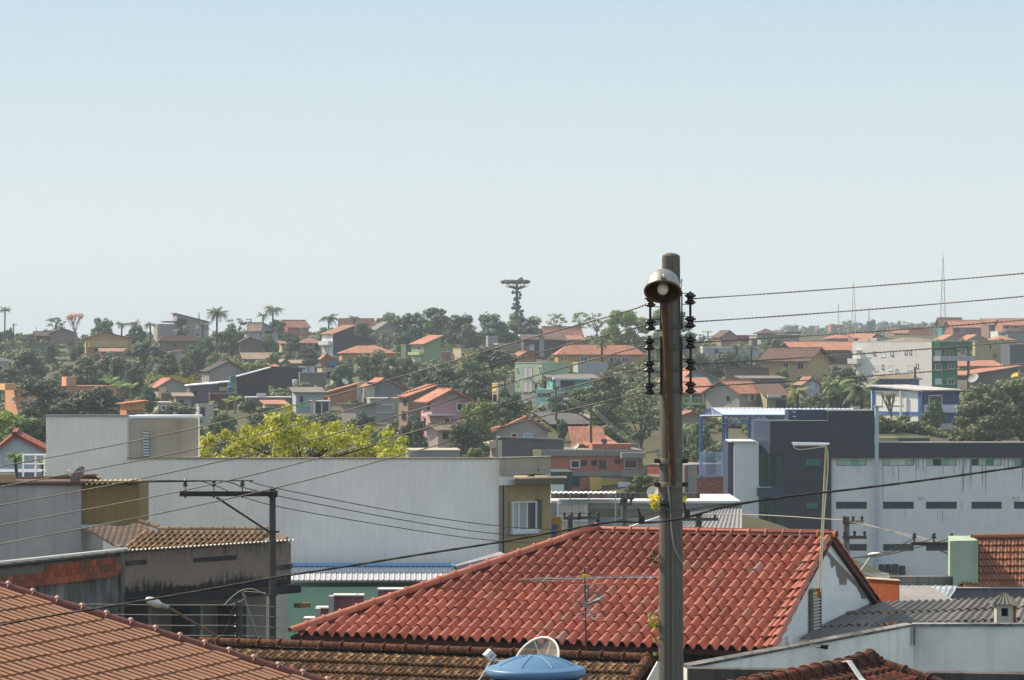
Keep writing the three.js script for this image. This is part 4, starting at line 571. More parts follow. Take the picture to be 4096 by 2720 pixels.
// street climbing the slope at the centre
{
  const P = ROAD; const strip = (off, w, dy) => { const pos = [], uv = [], idx = []; P.forEach(([u, row, d], i) => { const p = at(u, row, d); for (const s of [-1, 1]) { pos.push(p.x + off + s * w, p.y + dy, p.z - (off + s * w) * .35); uv.push(s * w, d); } if (i) { const a = (i - 1) * 2; idx.push(a, a + 1, a + 2, a + 1, a + 3, a + 2); } }); const g = new THREE.BufferGeometry(); g.setAttribute('position', new THREE.Float32BufferAttribute(pos, 3)); g.setAttribute('uv', new THREE.Float32BufferAttribute(uv, 2)); g.setIndex(idx); g.computeVertexNormals(); return g; };
  struct('road', strip(0, 2.6, .35), M('#6d6d6e', 'concrete')); struct('pavement', strip(3.7, .8, .45), M('#b5ab9c', 'concrete'));
}
// ---------------------------------------------------------------- buildings in the middle distance
function canvasTex(w, h, draw, mw, mh) { const c = document.createElement('canvas'); c.width = w; c.height = h; const x = c.getContext('2d'); draw(x, w, h); const t = new THREE.CanvasTexture(c); t.colorSpace = THREE.SRGBColorSpace; t.magFilter = THREE.LinearFilter; t.wrapS = t.wrapT = THREE.RepeatWrapping; if (mw) t.repeat.set(1 / mw, 1 / mh); return t; }
// frontal helper at depth d: box between picture columns/rows, from depth d-out to d+back
function fb(g, name, m, d, x1, y1, x2, y2, out, back, label) { const a = at(x1, y2, d), b = at(x2, y1, d); return wpart(g, name, bx(a.x, a.y, -d - back, b.x, b.y, -d + out), m, label); }
function frame(g, d, x1, y1, x2, y2, fm, pm, out = .05, t = .05, panes = 1, name = 'window') {   // framed window with separate panes
  const a = at(x1, y2, d), b = at(x2, y1, d), l = [bx(a.x, a.y, -d - .04, a.x + t, b.y, -d + out), bx(b.x - t, a.y, -d - .04, b.x, b.y, -d + out), bx(a.x + t, b.y - t, -d - .04, b.x - t, b.y, -d + out), bx(a.x + t, a.y, -d - .04, b.x - t, a.y + t, -d + out)];
  for (let i = 1; i < panes; i++) { const u = lerp(a.x, b.x, i / panes); l.push(bx(u - t / 2, a.y + t, -d - .03, u + t / 2, b.y - t, -d + out - .01)); }
  const w = wpart(g, name, merge(l), fm); for (let i = 0; i < panes; i++) { const u0 = lerp(a.x + t, b.x - t, i / panes) + (i ? t / 2 : 0), u1 = lerp(a.x + t, b.x - t, (i + 1) / panes) - (i < panes - 1 ? t / 2 : 0); const p = new THREE.Mesh(bx(u0, a.y + t, -d - .03, u1, b.y - t, -d + .01), Array.isArray(pm) ? pm[i % pm.length] : pm); p.geometry.translate(-g.position.x, -g.position.y, -g.position.z); p.name = 'pane'; p.castShadow = p.receiveShadow = true; w.add(p); }
  return w;
}
// --- white block with beige corner (left centre)
{
  const d = 124, s = d / F, base = at(300, 640, d), g = thing('white_building', 'long white rendered building with blind wall and beige right corner', 'building', base);
  const wm = M('#efe9e1', 'plaster'), bm = M('#b0a594', 'dirty'), om = M('#b09a70', 'dirty');
  const X = px => at(px, 0, d).x, Y = r => at(0, r, d).y;
  const x0 = X(46), x1 = X(127), x2 = X(499), k = 54 * s * .78, y0 = Y(640);
  wpart(g, 'wall', merge([prism([[x0, -d], [x2, -d], [x2, -d - .3], [x0, -d - .3]], y0, Y(459)), prism([[x0, -d - .31], [x2 - .1, -d - .31], [x2 - .1, -d - 9], [x0, -d - 9]], y0, Y(480))]), wm);
  wpart(g, 'wall', prism([[X(499.3), -d - .05], [X(551), -d - k], [X(551), -d - k - 7], [X(499.3), -d - 9]], y0, Y(484)), om, 'ochre beige corner wall');
  wpart(g, 'parapet', bx(x1, Y(459), -d - .36, x2, Y(457.7), -d + .06), M('#8e887c', 'dirty'));
  wpart(g, 'tower', prism([[x0, -d], [x1, -d], [X(193), -d - 2], [X(193), -d - 2.6], [x0, -d - 2.6]], Y(458.98), Y(416.5)), wm);
  wpart(g, 'tower_side', prism([[x1 + .15, -d + .05], [X(193), -d - 1.95], [X(193) , -d - 2.1], [x1 + .15, -d - .1]], Y(458), Y(420)), bm, 'beige side wall of the rooftop tower');
  wpart(g, 'tower_coping', prism([[x0 - .05, -d + .06], [x1 + .05, -d + .06], [x1 + .05, -d - .4], [x0 - .05, -d - .4]], Y(416.4), Y(414.8)), M('#8d9094', 'plain', { metalness: .4, roughness: .5 }));
  wpart(g, 'tower_coping', prism([[x1 + .1, -d + .15], [X(193) + .1, -d - 1.85], [X(193) + .1, -d - 2.7], [x1 + .1, -d - 2.7]], Y(418), Y(415.8)), M('#dfe3e6', 'plain', { metalness: .3, roughness: .4 }));
  { const a = at(142.6, 457, d), b = at(148.5, 431.6, d), q = .47; const f = wpart(g, 'slit_window', bx(a.x, a.y, -d - q - .1, b.x, b.y, -d - q + .16), M('#4a443b')); const l = []; for (let i = 0; i < 9; i++) l.push(bx(a.x - .02, lerp(a.y, b.y, i / 9) + .02, -d - q - .05, b.x, lerp(a.y, b.y, (i + 1) / 9) - .02, -d - q + .19)); const sl = new THREE.Mesh(merge(l).translate(-base.x, -base.y, -base.z), M('#c9cdd2')); sl.name = 'glass_louvre'; f.add(sl); }
  // beige corner parapet, corner block, canopy
  wpart(g, 'corner_parapet', prism([[X(499.6), -d + .35], [X(551), -d - k + .35], [X(551), -d - k], [X(499.6), -d]], Y(475), Y(458)), bm);
  wpart(g, 'corner_parapet', prism([[X(499.4), -d + .4], [X(551.3), -d - k + .4], [X(551.3), -d - k - .05], [X(499.4), -d - .05]], Y(457.9), Y(457.2)), M('#a79f90', 'dirty'));
  wpart(g, 'corner_block', prism([[X(499.2), -d + .3], [X(514), -d - .3], [X(514), -d - 1.2], [X(499.2), -d - 1]], Y(485.2), Y(475.1)), wm);
  wpart(g, 'canopy', prism([[X(514.2), -d + .3], [X(568), -d - k + .5], [X(568), -d - k - 2], [X(514.2), -d - 2]], Y(483.6), Y(479.2)), M('#6b6356', 'dirty'));
  wpart(g, 'downpipe', prism([[X(500), -d + .12], [X(502.6), -d + .1], [X(502.6), -d - .3], [X(500), -d - .3]], y0, Y(485.3)), M('#8a8072'));
  wpart(g, 'pilaster', prism([[X(504), -d + .05], [X(507), -d - .05], [X(507), -d - .4], [X(504), -d - .4]], y0, Y(485.3)), M('#9a8f80', 'dirty'));
  // window on the slanted corner wall: built flat then turned
  { const a = Math.atan2(k, X(551) - X(499.3)), w = new THREE.Group(); const P0 = at(511, 532, d), fx = (u) => (u - 511) * s / Math.cos(a), hh = r => (532 - r) * s; const fm = M('#cfd3d8'), fr = part(g, 'window', merge([bx(0, 0, -.05, fx(540), .07, .12), bx(0, hh(502) - .06, -.05, fx(540), hh(502), .1), bx(0, .07, -.05, .06, hh(502) - .06, .1), bx(fx(534.5), .07, -.05, fx(536), hh(502) - .06, .1), bx(fx(517), .07, -.05, fx(518.3), hh(502) - .06, .08), bx(fx(525.6), .07, -.05, fx(526.8), hh(502) - .06, .08)]), fm);
    part(fr, 'pane', bx(.06, .07, -.04, fx(517), hh(502.5), .04), M('#9fa3a6', 'plain', { roughness: .15 })); part(fr, 'pane', bx(fx(518.3), .07, -.04, fx(525.6), hh(502.5), .04), M('#8b9090', 'plain', { roughness: .15 })); part(fr, 'pane', bx(fx(526.8), .07, -.04, fx(534.5), hh(502.5), .03), glassDark); part(fr, 'open_shutter', bx(fx(536), .05, -.04, fx(540), hh(501), .14), M('#5b5247', 'dirty'));
    for (let i = 0; i < 7; i++) { const u = fx(518.8) + i * .055; part(fr, 'curtain_fold', bx(u, .1, .04, u + .028, hh(503.5), .055), M('#b9bab6')); }
    part(fr, 'sill', bx(-.08, -.1, -.03, fx(536), -.003, .2), M('#bfc6d0')); const off = (511 - 499.3) / (551 - 499.3) * k; fr.position.set(P0.x - base.x, P0.y - base.y, -d - off + .06 - base.z); fr.rotation.y = a; }
}
{ // pigeon on the canopy
  const d = 124, p = at(534, 479, d), s = 3.9 * d / F / 2, g = thing('pigeon', 'dark pigeon perched on the beige canopy', 'bird', p.clone().add(V(0, .01, -.9)));
  const b = new THREE.SphereGeometry(1, 12, 8); b.scale(.17, .085, .08); b.rotateZ(.5); b.translate(0, .16, 0); const h = sph(.15, .31, 0, .05, 8), t = new THREE.ConeGeometry(.05, .2, 6); t.rotateZ(2.0); t.translate(-.19, .07, 0); const bk = new THREE.ConeGeometry(.014, .05, 5); bk.rotateZ(-1.6); bk.translate(.21, .31, 0);
  part(g, 'body', merge([G(b), h, G(t), G(bk), bar(V(.1, .22, 0), V(.15, .3, 0), .055, .04, 7)]), M('#2c2d31')); part(g, 'legs', merge([bar(V(.01, 0, .03), V(.01, .1, .03), .01), bar(V(.01, 0, -.03), V(.01, .1, -.03), .01)]), M('#6a3d38'));
}
{ // yellow and blue sign at the corner
  const d = 128, p = at(556.5, 548, d), g = thing('shop_sign', 'tall yellow sign panel with a blue mark at building corner', 'sign', p);
  fb(g, 'panel', M('#b8891d', 'plain', { roughness: .5 }), d, 551.5, 516.8, 561.6, 560, .12, .1);
  const s = d / F, sh = new THREE.Shape(); [[551.9, 524.4], [557.9, 524.4], [556.9, 531], [556, 537], [554.4, 539.8], [552, 542], [551.9, 528.2], [553, 526]].forEach(([u, r], i) => { const q = at(u, r, d); i ? sh.lineTo(q.x, q.y) : sh.moveTo(q.x, q.y); }); const e = new THREE.ExtrudeGeometry(sh, { depth: .03, bevelEnabled: false }); e.translate(0, 0, -d + .121); wpart(g, 'blue_mark', G(e), M('#2f55a8', 'plain', { roughness: .5 }));
  fb(g, 'post', M('#777'), d, 556, 560.2, 557, 640, .02, .06);
}
// corrugated sheet: p0 top-left, p1 top-right, p3 bottom-left; ribs run p0->p3
function corr(p0, p1, p2, p3, pitch, amp, trap = false, sub = 6) {
  const w = p0.distanceTo(p1), n = Math.max(2, Math.round(w / pitch)), N = n * sub, pos = [], idx = [], uv = [], nn = p3.clone().sub(p0).cross(p1.clone().sub(p0)).normalize(); if (nn.y < 0) nn.negate();
  for (let j = 0; j < 2; j++) for (let i = 0; i <= N; i++) { const t = i / N, ph = (i % sub) / sub, h = trap ? (ph < .17 ? 0 : ph < .33 ? 1 : ph < .5 ? 1 : 0) : .5 + .5 * Math.cos(ph * 6.2832), a = (j ? p3.clone().lerp(p2, t) : p0.clone().lerp(p1, t)).addScaledVector(nn, h * amp); pos.push(a.x, a.y, a.z); uv.push(t * w, j * p0.distanceTo(p3)); }
  for (let i = 0; i < N; i++) { const a = i, b = i + N + 1; idx.push(a, b, a + 1, a + 1, b, b + 1); }
  let g = new THREE.BufferGeometry(); g.setAttribute('position', new THREE.Float32BufferAttribute(pos, 3)); g.setAttribute('uv', new THREE.Float32BufferAttribute(uv, 2)); g.setIndex(idx); g = g.toNonIndexed(); g.computeVertexNormals(); return g;
}
{ // green building with metal roof at the foot of the white wall
  const d0 = 123.6, d1 = 120.3, g = thing('green_building', 'green rendered building with ribbed metal roof', 'building', at(380, 640, d1));
  const wm = M('#a2cdb2', 'plaster'), a = at(288, 579, d1), b = at(470, 579, d1), y0 = at(0, 640, d1).y;
  wpart(g, 'wall', bx(a.x, y0, -d1 - 2.5, b.x, a.y - .3, -d1), wm);
  const n = 7; for (let i = 0; i < n; i++) { const u0 = lerp(286, 472, i / n), u1 = lerp(286, 472, (i + 1) / n); const P = (u, r, d) => at(u, r, d); wpart(g, 'roof_sheet', corr(P(u0, 566, d0), P(u1, 566, d0), P(u1, 572.5, 121.8), P(u0, 572.5, 121.8), .2, .05, true), M('#c9ced4', 'plaster', { metalness: .25, roughness: .45 })); wpart(g, 'roof_sheet', corr(P(u0, 571.9, 122), P(u1, 571.9, 122), P(u1, 579.4, d1 - .3), P(u0, 579.4, d1 - .3), .2, .05, true).translate(0, -.03, 0), M('#c9ced4', 'plaster', { metalness: .25, roughness: .45 })); }
  fb(g, 'blue_ridge', M('#7fa9d8', 'plain', { roughness: .4 }), d0 - .1, 280, 562.6, 500, 565.6, .25, .1);
  wpart(g, 'end_parapet', prism([[at(452, 0, 113).x, -113], [at(457, 0, 113).x, -112.8], [at(505, 0, 119).x, -119.5], [at(500, 0, 121).x, -121]], at(0, 640, 113).y, at(0, 565.5, 113).y), M('#9a98a0', 'dirty'), 'lilac grey end parapet');
  fb(g, 'parapet_edge', M('#8fc9a4', 'plaster'), 112.75, 451.6, 564.6, 454, 590, .05, .3);
}
{ // pink stepped wall
  const d = 84, g = thing('stepped_wall', 'weathered pink stepped parapet wall behind the red roof', 'wall', at(340, 660, d)); const m = M('#8f5a62', 'dirty'), m2 = M('#a5a2a4', 'dirty');
  for (const [x1, x2, y] of [[333.5, 363.5, 596], [316, 331, 608.5], [304, 318.5, 619], [361, 380, 603.5], [378, 420, 590]]) { const tilt = 0; fb(g, 'wall_step', m, d, x1, y, x2, 660, .0, .35); fb(g, 'coping', M('#c9c8c6', 'dirty'), d, x1 - .5, y - 1.3, x2 + .3, y - .02, .08, .5); }
  fb(g, 'end_face', m2, d - .4, 328.5, 596.4, 333.4, 660, .0, .5); fb(g, 'end_face', m2, d - .4, 315, 608.8, 320, 660, .0, .3);
}
// --- grey and ochre building, far left
{
  const d = 112, g = thing('grey_building', 'grey weathered building with ochre side box at far left', 'building', at(40, 640, d)), gm = M('#aba9a8', 'dirty'), om = M('#8f7446', 'dirty');
  fb(g, 'wall', gm, d, -30, 485.5, 81, 640, 0, 6); 
  fb(g, 'ochre_box', om, d + .3, 81.2, 485, 139, 524, 0, 3, 'ochre painted water tank housing');
  fb(g, 'fascia', M('#5e4236', 'dirty'), d, -30, 483, 83, 485.4, .1, 5);
  wpart(g, 'sheet_edge', corr(at(86, 481.2, d + 3), at(141, 479.6, d + 3), at(141.5, 482.8, d - .2), at(84, 484.6, d - .2), .177, .06), M('#b8a27a', 'dirty'));
  fb(g, 'metal_flashing', M('#8fa0b3', 'plain', { metalness: .5, roughness: .4 }), d + .2, 82, 523.8, 146, 526.8, .6, .1);
  const wallB = fb(g, 'rear_parapet', M('#4f4c4b', 'stained'), d + 4, 16, 477, 97, 486, 0, .3);
  const cap = new THREE.CylinderGeometry(.11, .13, .24, 10, 1, true, -Math.PI / 2, Math.PI); cap.rotateX(Math.PI / 2); for (let i = 0; i < 15; i++) { const p = at(19 + i * 5.35, 477.6 - i * .25, d + 3.9), o = part(g, 'parapet_tile', cap, M(i % 2 ? '#9a7a58' : '#a88662', 'clay', { side: THREE.DoubleSide })); o.position.copy(p).sub(g.position); o.rotation.y = Math.PI / 2 - .25; }
  fb(g, 'pale_parapet', M('#b39a7c', 'dirty'), d + 2, -20, 474, 14.5, 487, 0, .3);
}
{ // satellite dish on it
  const d = 111, c = at(79, 476, d), g = thing('satellite_dish', 'grey satellite dish on the grey building at left', 'satellite dish', at(79, 484, d)); const pts = []; for (let i = 0; i <= 8; i++) { const r = i / 8 * .36; pts.push([r, r * r * .55]); } const q = new THREE.Quaternion().setFromUnitVectors(V(0, 1, 0), V(-.72, .5, -.35).normalize()); const L = lathe(pts, 28); L.applyQuaternion(q); L.translate(c.x, c.y, c.z); wpart(g, 'reflector', L, M('#8d8480', 'plaster', { side: THREE.DoubleSide }));
  const f = at(66.5, 472.6, d).add(V(0, 0, -.1)); wpart(g, 'feed_arm', bar(at(75, 481, d), f, .018), M('#9a9a98')); wpart(g, 'feed_horn', merge([bx(f.x - .09, f.y - .05, f.z - .05, f.x + .06, f.y + .09, f.z + .05), sph(f.x + .07, f.y + .04, f.z + .03, .055)]), M('#c9c8c0')); wpart(g, 'mount', bar(c, at(80, 486, d + .2), .03), M('#6a6a68'));
}
// --- brown plaster building with corrugated roof edge and brick gable strip
{
  const d0 = 91.9, d1 = 98, d2 = 103.8, g = thing('shuttered_building', 'stained brown plaster building with corrugated roof edge and shutters', 'building', at(130, 660, 96));
  const A = at(-16, 566, d0 - .6), B = at(123.5, 551, d1), C = at(291.5, 540.5, d2), y0 = at(0, 700, 96).y, top = B.y - .12;
  const px = (u, da, db, ua, ub) => { const t = (u - ua) / (ub - ua), d = lerp(da, db, t); return at(u, 0, d); };
  const P = [[A.x, A.z], [B.x, B.z], [B.x - 1, B.z - 8], [A.x - 1, A.z - 8]], Q = [[B.x, B.z], [C.x, C.z], [C.x - 1.5, C.z - 6], [B.x - .9, B.z - 8]];
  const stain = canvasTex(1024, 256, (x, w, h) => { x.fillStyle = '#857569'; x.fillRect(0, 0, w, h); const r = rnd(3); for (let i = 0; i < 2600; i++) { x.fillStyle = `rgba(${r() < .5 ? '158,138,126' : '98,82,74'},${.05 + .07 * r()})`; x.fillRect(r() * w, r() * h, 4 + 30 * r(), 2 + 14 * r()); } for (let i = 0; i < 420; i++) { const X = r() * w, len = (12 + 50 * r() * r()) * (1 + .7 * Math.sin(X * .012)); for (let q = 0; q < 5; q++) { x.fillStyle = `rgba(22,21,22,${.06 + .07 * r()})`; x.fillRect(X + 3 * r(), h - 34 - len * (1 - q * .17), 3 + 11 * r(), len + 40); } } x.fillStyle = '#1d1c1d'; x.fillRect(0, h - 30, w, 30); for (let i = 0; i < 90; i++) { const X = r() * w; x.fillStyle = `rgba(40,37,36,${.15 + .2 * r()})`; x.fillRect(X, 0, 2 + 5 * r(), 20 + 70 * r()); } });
  const e0 = B.clone().sub(A).normalize(), in0 = V(e0.z, 0, -e0.x).multiplyScalar(.3); wpart(g, 'wall', prism([[A.x, A.z], [B.x, B.z], [B.x + in0.x, B.z + in0.z], [A.x + in0.x, A.z + in0.z]], y0, top), M('#8f8984', 'stained'), 'stained concrete left wall');
  // right face: upper parapet band with its own stain print, recessed wall below
  const face = (u1, r1, u2, r2, out, th, m, name, lab) => { const a = at(u1, 0, lerp(d1, d2, (u1 - 123.5) / 168)), b = at(u2, 0, lerp(d1, d2, (u2 - 123.5) / 168)); const n = V(b.z - a.z, 0, -(b.x - a.x)).normalize(); if (n.z < 0) n.negate(); const ya = at(0, r1, lerp(d1, d2, (u1 - 123.5) / 168)).y, yb = at(0, r2, lerp(d1, d2, (u1 - 123.5) / 168)).y; const p = [V(a.x, ya, a.z), V(b.x, ya, b.z), V(b.x, yb, b.z), V(a.x, yb, a.z)]; const fr = p.map(v => v.clone().addScaledVector(n, out)), bk = p.map(v => v.clone().addScaledVector(n, out - th)); const e = b.clone().sub(a).normalize(); const h = hexa([fr[0], fr[3], fr[2], fr[1], bk[0], bk[3], bk[2], bk[1]], e, V(0, 1, 0)); if (m.userData.fit) { const uv = h.attributes.uv, pp = h.attributes.position; for (let i = 0; i < uv.count; i++) uv.setXY(i, (pp.getX(i) - a.x) / (b.x - a.x), (pp.getY(i) - yb) / (ya - yb)); } return wpart(g, name, h, m, lab); };
  const sm = new THREE.MeshStandardMaterial({ map: stain, roughness: .95 }); sm.userData.fit = 1;
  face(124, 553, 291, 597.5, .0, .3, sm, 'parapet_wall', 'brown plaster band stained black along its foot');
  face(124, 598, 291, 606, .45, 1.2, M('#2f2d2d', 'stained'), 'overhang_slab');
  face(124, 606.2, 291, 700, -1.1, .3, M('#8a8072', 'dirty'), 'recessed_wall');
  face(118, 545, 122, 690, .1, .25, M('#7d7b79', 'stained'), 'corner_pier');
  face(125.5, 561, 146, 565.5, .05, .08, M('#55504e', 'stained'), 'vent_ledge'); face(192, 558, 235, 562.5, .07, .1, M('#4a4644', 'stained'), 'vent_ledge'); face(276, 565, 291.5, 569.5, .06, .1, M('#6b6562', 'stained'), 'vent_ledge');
  for (const u of [152, 204, 250]) { face(u - 9, 607, u, 700, -.2, .9, M('#3b3836', 'dirty'), 'shade_toned_fin'); face(u + .1, 607, u + 2.2, 700, -.15, .9, M('#8d8a85', 'dirty'), 'fin_edge'); }  // dark fin colour is painted shade beside the paler edge strip
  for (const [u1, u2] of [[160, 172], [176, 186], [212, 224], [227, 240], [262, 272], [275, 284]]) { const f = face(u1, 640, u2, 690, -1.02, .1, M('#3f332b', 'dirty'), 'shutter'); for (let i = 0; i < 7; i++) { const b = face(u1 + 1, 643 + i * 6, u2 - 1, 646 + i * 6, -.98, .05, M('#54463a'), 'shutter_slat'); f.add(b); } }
  // corrugated edge strip, one sheet per 1.1 m
  { const n1 = 4, n2 = 6; wpart(g, 'roof_edge', beam(A.clone().add(V(.12, .06, .1)), B.clone().add(V(.12, .06, .1)), .06, .1), M('#d8d7d2', 'dirty')); for (let i = 0; i < n1; i++) { const p = A.clone().lerp(B, i / n1), q = A.clone().lerp(B, (i + 1) / n1), o = V(.35, 0, .3); wpart(g, 'roof_sheet', corr(p.clone().add(V(-4, -1.3, -1.9)), q.clone().add(V(-4, -1.3, -1.9)), q.clone().add(V(.2, .02, .25)), p.clone().add(V(.2, .02, .25)), .6, .03), M('#cfcfca', 'dirty')); } for (let i = 0; i < n2; i++) { const p = B.clone().lerp(C, i / n2), q = B.clone().lerp(C, (i + 1) / n2); wpart(g, 'roof_sheet', corr(p.clone().add(V(-2.3, -.75, -1.9)), q.clone().add(V(-2.3, -.75, -1.9)), q.clone().add(V(.12, .02, .3)), p.clone().add(V(.12, .02, .3)), .177, .055), M('#cfcfca', 'dirty')); } }
  // brick strip on the left wall, brick by brick
  { const e = B.clone().sub(A).normalize(), nrm = V(-e.z, 0, e.x); if (nrm.z < 0) nrm.negate(); const len = A.distanceTo(B), ang = Math.atan2(-e.z, e.x), bg = new THREE.BoxGeometry(.285, .185, .06), r = rnd(12), cols = ['#c05a36', '#a04c32', '#cc653e', '#86543c', '#b05a38'];
    wpart(g, 'mortar_bed', hexa([0, 1, 2, 3].map(i => A.clone().addScaledVector(e, i === 1 || i === 2 ? len - .25 : 0).add(V(0, i < 2 ? -.16 : -.66, 0)).addScaledVector(nrm, .035)).sort(() => 0).map((v, i, a) => [a[0], a[3], a[2], a[1]][i]).concat([0, 1, 2, 3].map(i => A.clone().addScaledVector(e, i === 1 || i === 2 ? len - .25 : 0).add(V(0, i < 2 ? -.16 : -.66, 0)).addScaledVector(nrm, -.02)).map((v, i, a) => [a[0], a[3], a[2], a[1]][i])), e, V(0, 1, 0)), M('#77706a', 'dirty'));
    for (let row = 0; row < 3; row++) for (let i = 0; i * .305 < len - .6; i++) { const u = .15 + i * .305 + (row & 1) * .15; if (row === 0 && u < len * .42) continue; const p = A.clone().addScaledVector(e, u).add(V(0, -.255 - row * .2, 0)).addScaledVector(nrm, .04); if (row > 1 && r() < 0) continue; const o = part(g, 'brick', bg, M(cols[r() * 5 | 0], 'clay')); o.position.copy(p).sub(g.position); o.rotation.y = ang; } }
  // tile lean-to at the right end
  const tl = face(291.5, 603, 302, 607.5, .4, .3, M('#8a6a4a', 'dirty'), 'side_eave');
}
// --- dark tiled and white office building on the right
{
  const d = 260, s = d / F, g = thing('office_building', 'large office building with dark tiled bands and white walls', 'building', at(880, 600, d));
  const dark = M('#1e2739', 'smallTile', { roughness: .5 }), blue = M('#2c3d5e', 'smallTile', { roughness: .5 }), whiteT = M('#d6d9de', 'plaster', { roughness: .55 }), X = u => at(u, 0, d).x, Y = r => at(0, r, d).y;
  const x0 = 831, x1 = 1080;
  const streak = canvasTex(2048, 1024, (x, w, h) => { x.fillStyle = '#d6d6d7'; x.fillRect(0, 0, w, h); const r = rnd(9), U = u => (u - x0) / (x1 - x0) * w, R = q => (q - 458) / (600 - 458) * h;
    for (let i = 0; i < 3000; i++) { x.fillStyle = `rgba(${r() < .5 ? '222,222,222' : '185,187,191'},${.04 + .06 * r()})`; x.fillRect(r() * w, r() * h, 6 + 60 * r(), 4 + 60 * r()); }
    for (let i = 0; i < 260; i++) { const X = r() * w, t = [458, 466, 509, 551][r() * 4 | 0]; x.fillStyle = `rgba(70,74,82,${.05 + .13 * r()})`; x.fillRect(X, R(t), 1 + 4 * r(), R(t + 6 + 30 * r() * r()) - R(t)); }
    for (const [u, t, l, k, wd] of [[882.8, 459, 52, .75, 4], [893, 466, 14, .7, 4], [898.5, 466, 24, .7, 4], [914, 459, 9, .7, 12], [916, 459, 22, .5, 10], [918.5, 459, 12, .7, 6], [923, 459, 15, .6, 8], [926, 466, 14, .6, 5], [943, 466, 10, .5, 5], [954, 466, 12, .6, 5], [959.5, 459, 12, .6, 8], [962.8, 459, 40, .85, 16], [965.5, 459, 12, .7, 8], [970.5, 459, 32, .8, 22], [982, 466, 24, .85, 8], [985.5, 466, 30, .9, 8], [1004, 459, 9, .6, 10], [1008, 459, 13, .7, 12], [1012, 459, 16, .55, 8], [1022.5, 466, 28, .8, 8], [942.5, 510, 16, .6, 5], [905, 510, 14, .3, 8], [961, 500, 18, .25, 22], [888, 500, 20, .2, 14]]) for (let i = 0; i < 14; i++) { const L = l * (.35 + .65 * r()); x.fillStyle = `rgba(40,44,50,${k * .2})`; x.fillRect(U(u) + (r() - .5) * wd, R(t), 1 + wd * .22 * r() + 1, R(t + L) - R(t)); } });
  const sm = new THREE.MeshStandardMaterial({ map: streak, roughness: .9 });
  // walls built as strips so that the windows are real openings
  const fit = (g2) => { const p = g2.attributes.position, uv = g2.attributes.uv; for (let i = 0; i < p.count; i++) uv.setXY(i, (p.getX(i) - X(x0)) / (X(x1) - X(x0)), (p.getY(i) - Y(600)) / (Y(458) - Y(600))); return g2; };
  const B = (u1, r1, u2, r2, z0, z1) => bx(X(u1), Y(r2), -d - z0, X(u2), Y(r1), -d + z1);
  const cols = [[836, 867], [883, 914], [926, 957], [971.5, 1002], [1014, 1045]], rows = [[459, 465.8], [501.7, 509], [544, 551]], solid = [];
  let pr = 458.2; for (const [a, b] of [...rows, [600, 601]]) { solid.push(B(x0, pr, x1, a, 1, 0)); if (a < 600) { let pu = x0; for (const [u, v] of [...cols, [x1, x1]]) { if (u > pu) solid.push(B(pu, a, u, b, 1, 0)); pu = v; } } pr = b; }
  wpart(g, 'white_wall', fit(merge(solid)), sm);
  wpart(g, 'core', B(x0 - 20, 446, x1, 600, 14, -1.2), M('#5a5f66', 'plaster'));
  const gl = [M('#4a9a84', 'plain', { roughness: .07 }), M('#8cc4ab', 'plain', { roughness: .1 }), M('#b4dcc4', 'plain', { roughness: .15 }), M('#1d4a4a', 'plain', { roughness: .06 }), M('#163a44', 'plain', { roughness: .06 }), M('#dcebdf', 'plain', { roughness: .2 })], r = rnd(21);  // pale upper row panes have bright sky reflection painted into their colour
  rows.forEach(([a, b], ri) => cols.forEach(([u, v]) => { const f = wpart(g, 'window', merge([B(u, b - .5, v, b, .5, -.3), B(u, a, u + .5, b, .5, -.3)]), M('#59616a')); const n = 4; for (let i = 0; i < n; i++) { const m = ri ? gl[3 + (r() * 2 | 0)] : gl[r() * 6 | 0], p = new THREE.Mesh(B(lerp(u, v, i / n) + .25, a, lerp(u, v, (i + 1) / n) - .05, b - .5, .5, -.42), m); p.geometry.translate(-g.position.x, -g.position.y, -g.position.z); p.name = 'pane'; f.add(p); } }));
  wpart(g, 'tiled_band', B(878, 443, x1, 458, 1.2, .25), dark); wpart(g, 'band_coping', B(878, 442.2, x1, 442.9, 1.3, .3), M('#8c8a88', 'plaster'));
  wpart(g, 'tiled_block', merge([B(828, 411, 874, 421, 6, .3), B(770, 421, 874, 452.9, 6, .3), B(783.5, 453, 831, 600, 6, .28)]), dark); wpart(g, 'tiled_band', B(831, 453, 874, 458, 6, .31), dark);
  wpart(g, 'block_coping', merge([B(828, 410.4, 874, 410.95, 6.1, .34), B(790, 420.5, 828, 420.95, 6.1, .34)]), M('#6f7885', 'plaster'));
  wpart(g, 'tiled_side', prism([[X(769.8), -d + .3], [X(756.5), -d - 2.4], [X(756.5), -d - 6], [X(769.8), -d - 6]], Y(453), Y(420.8)), blue, 'blue tiled side of the dark block');
  wpart(g, 'roof_box', B(790, 410.3, 827.9, 420.4, 5, -1.5), blue); 
  const lad = []; for (let i = 0; i < 4; i++) lad.push(B(794, 412 + i * 4.4, 797.5, 412.6 + i * 4.4, 1.4, -1.2)); wpart(g, 'ladder', merge(lad), M('#c9d0da'));
  // corner glazing
  for (const [a, b] of [[453.2, 486.8], [497, 531]]) { const f = wpart(g, 'corner_window', merge([B(783, a, 783.6, b, 1, .2), B(769, a, 769.6, b, 1, .2), B(759.5, b - .6, 783.5, b, 2, .15)]), M('#2f5f56')); for (const [u, v, m, o] of [[759.8, 765.5, glassGreen, -.5], [765.6, 769, M('#123038', 'plain', { roughness: .05 }), -.3], [769.7, 776, M('#1b2c33', 'plain', { roughness: .04 }), 0], [776.1, 782.9, M('#24443f', 'plain', { roughness: .04 }), 0]]) { const p = new THREE.Mesh(B(u, a, v, b - .6, 2.5, o), m); p.geometry.translate(-g.position.x, -g.position.y, -g.position.z); p.name = 'pane'; f.add(p); } }
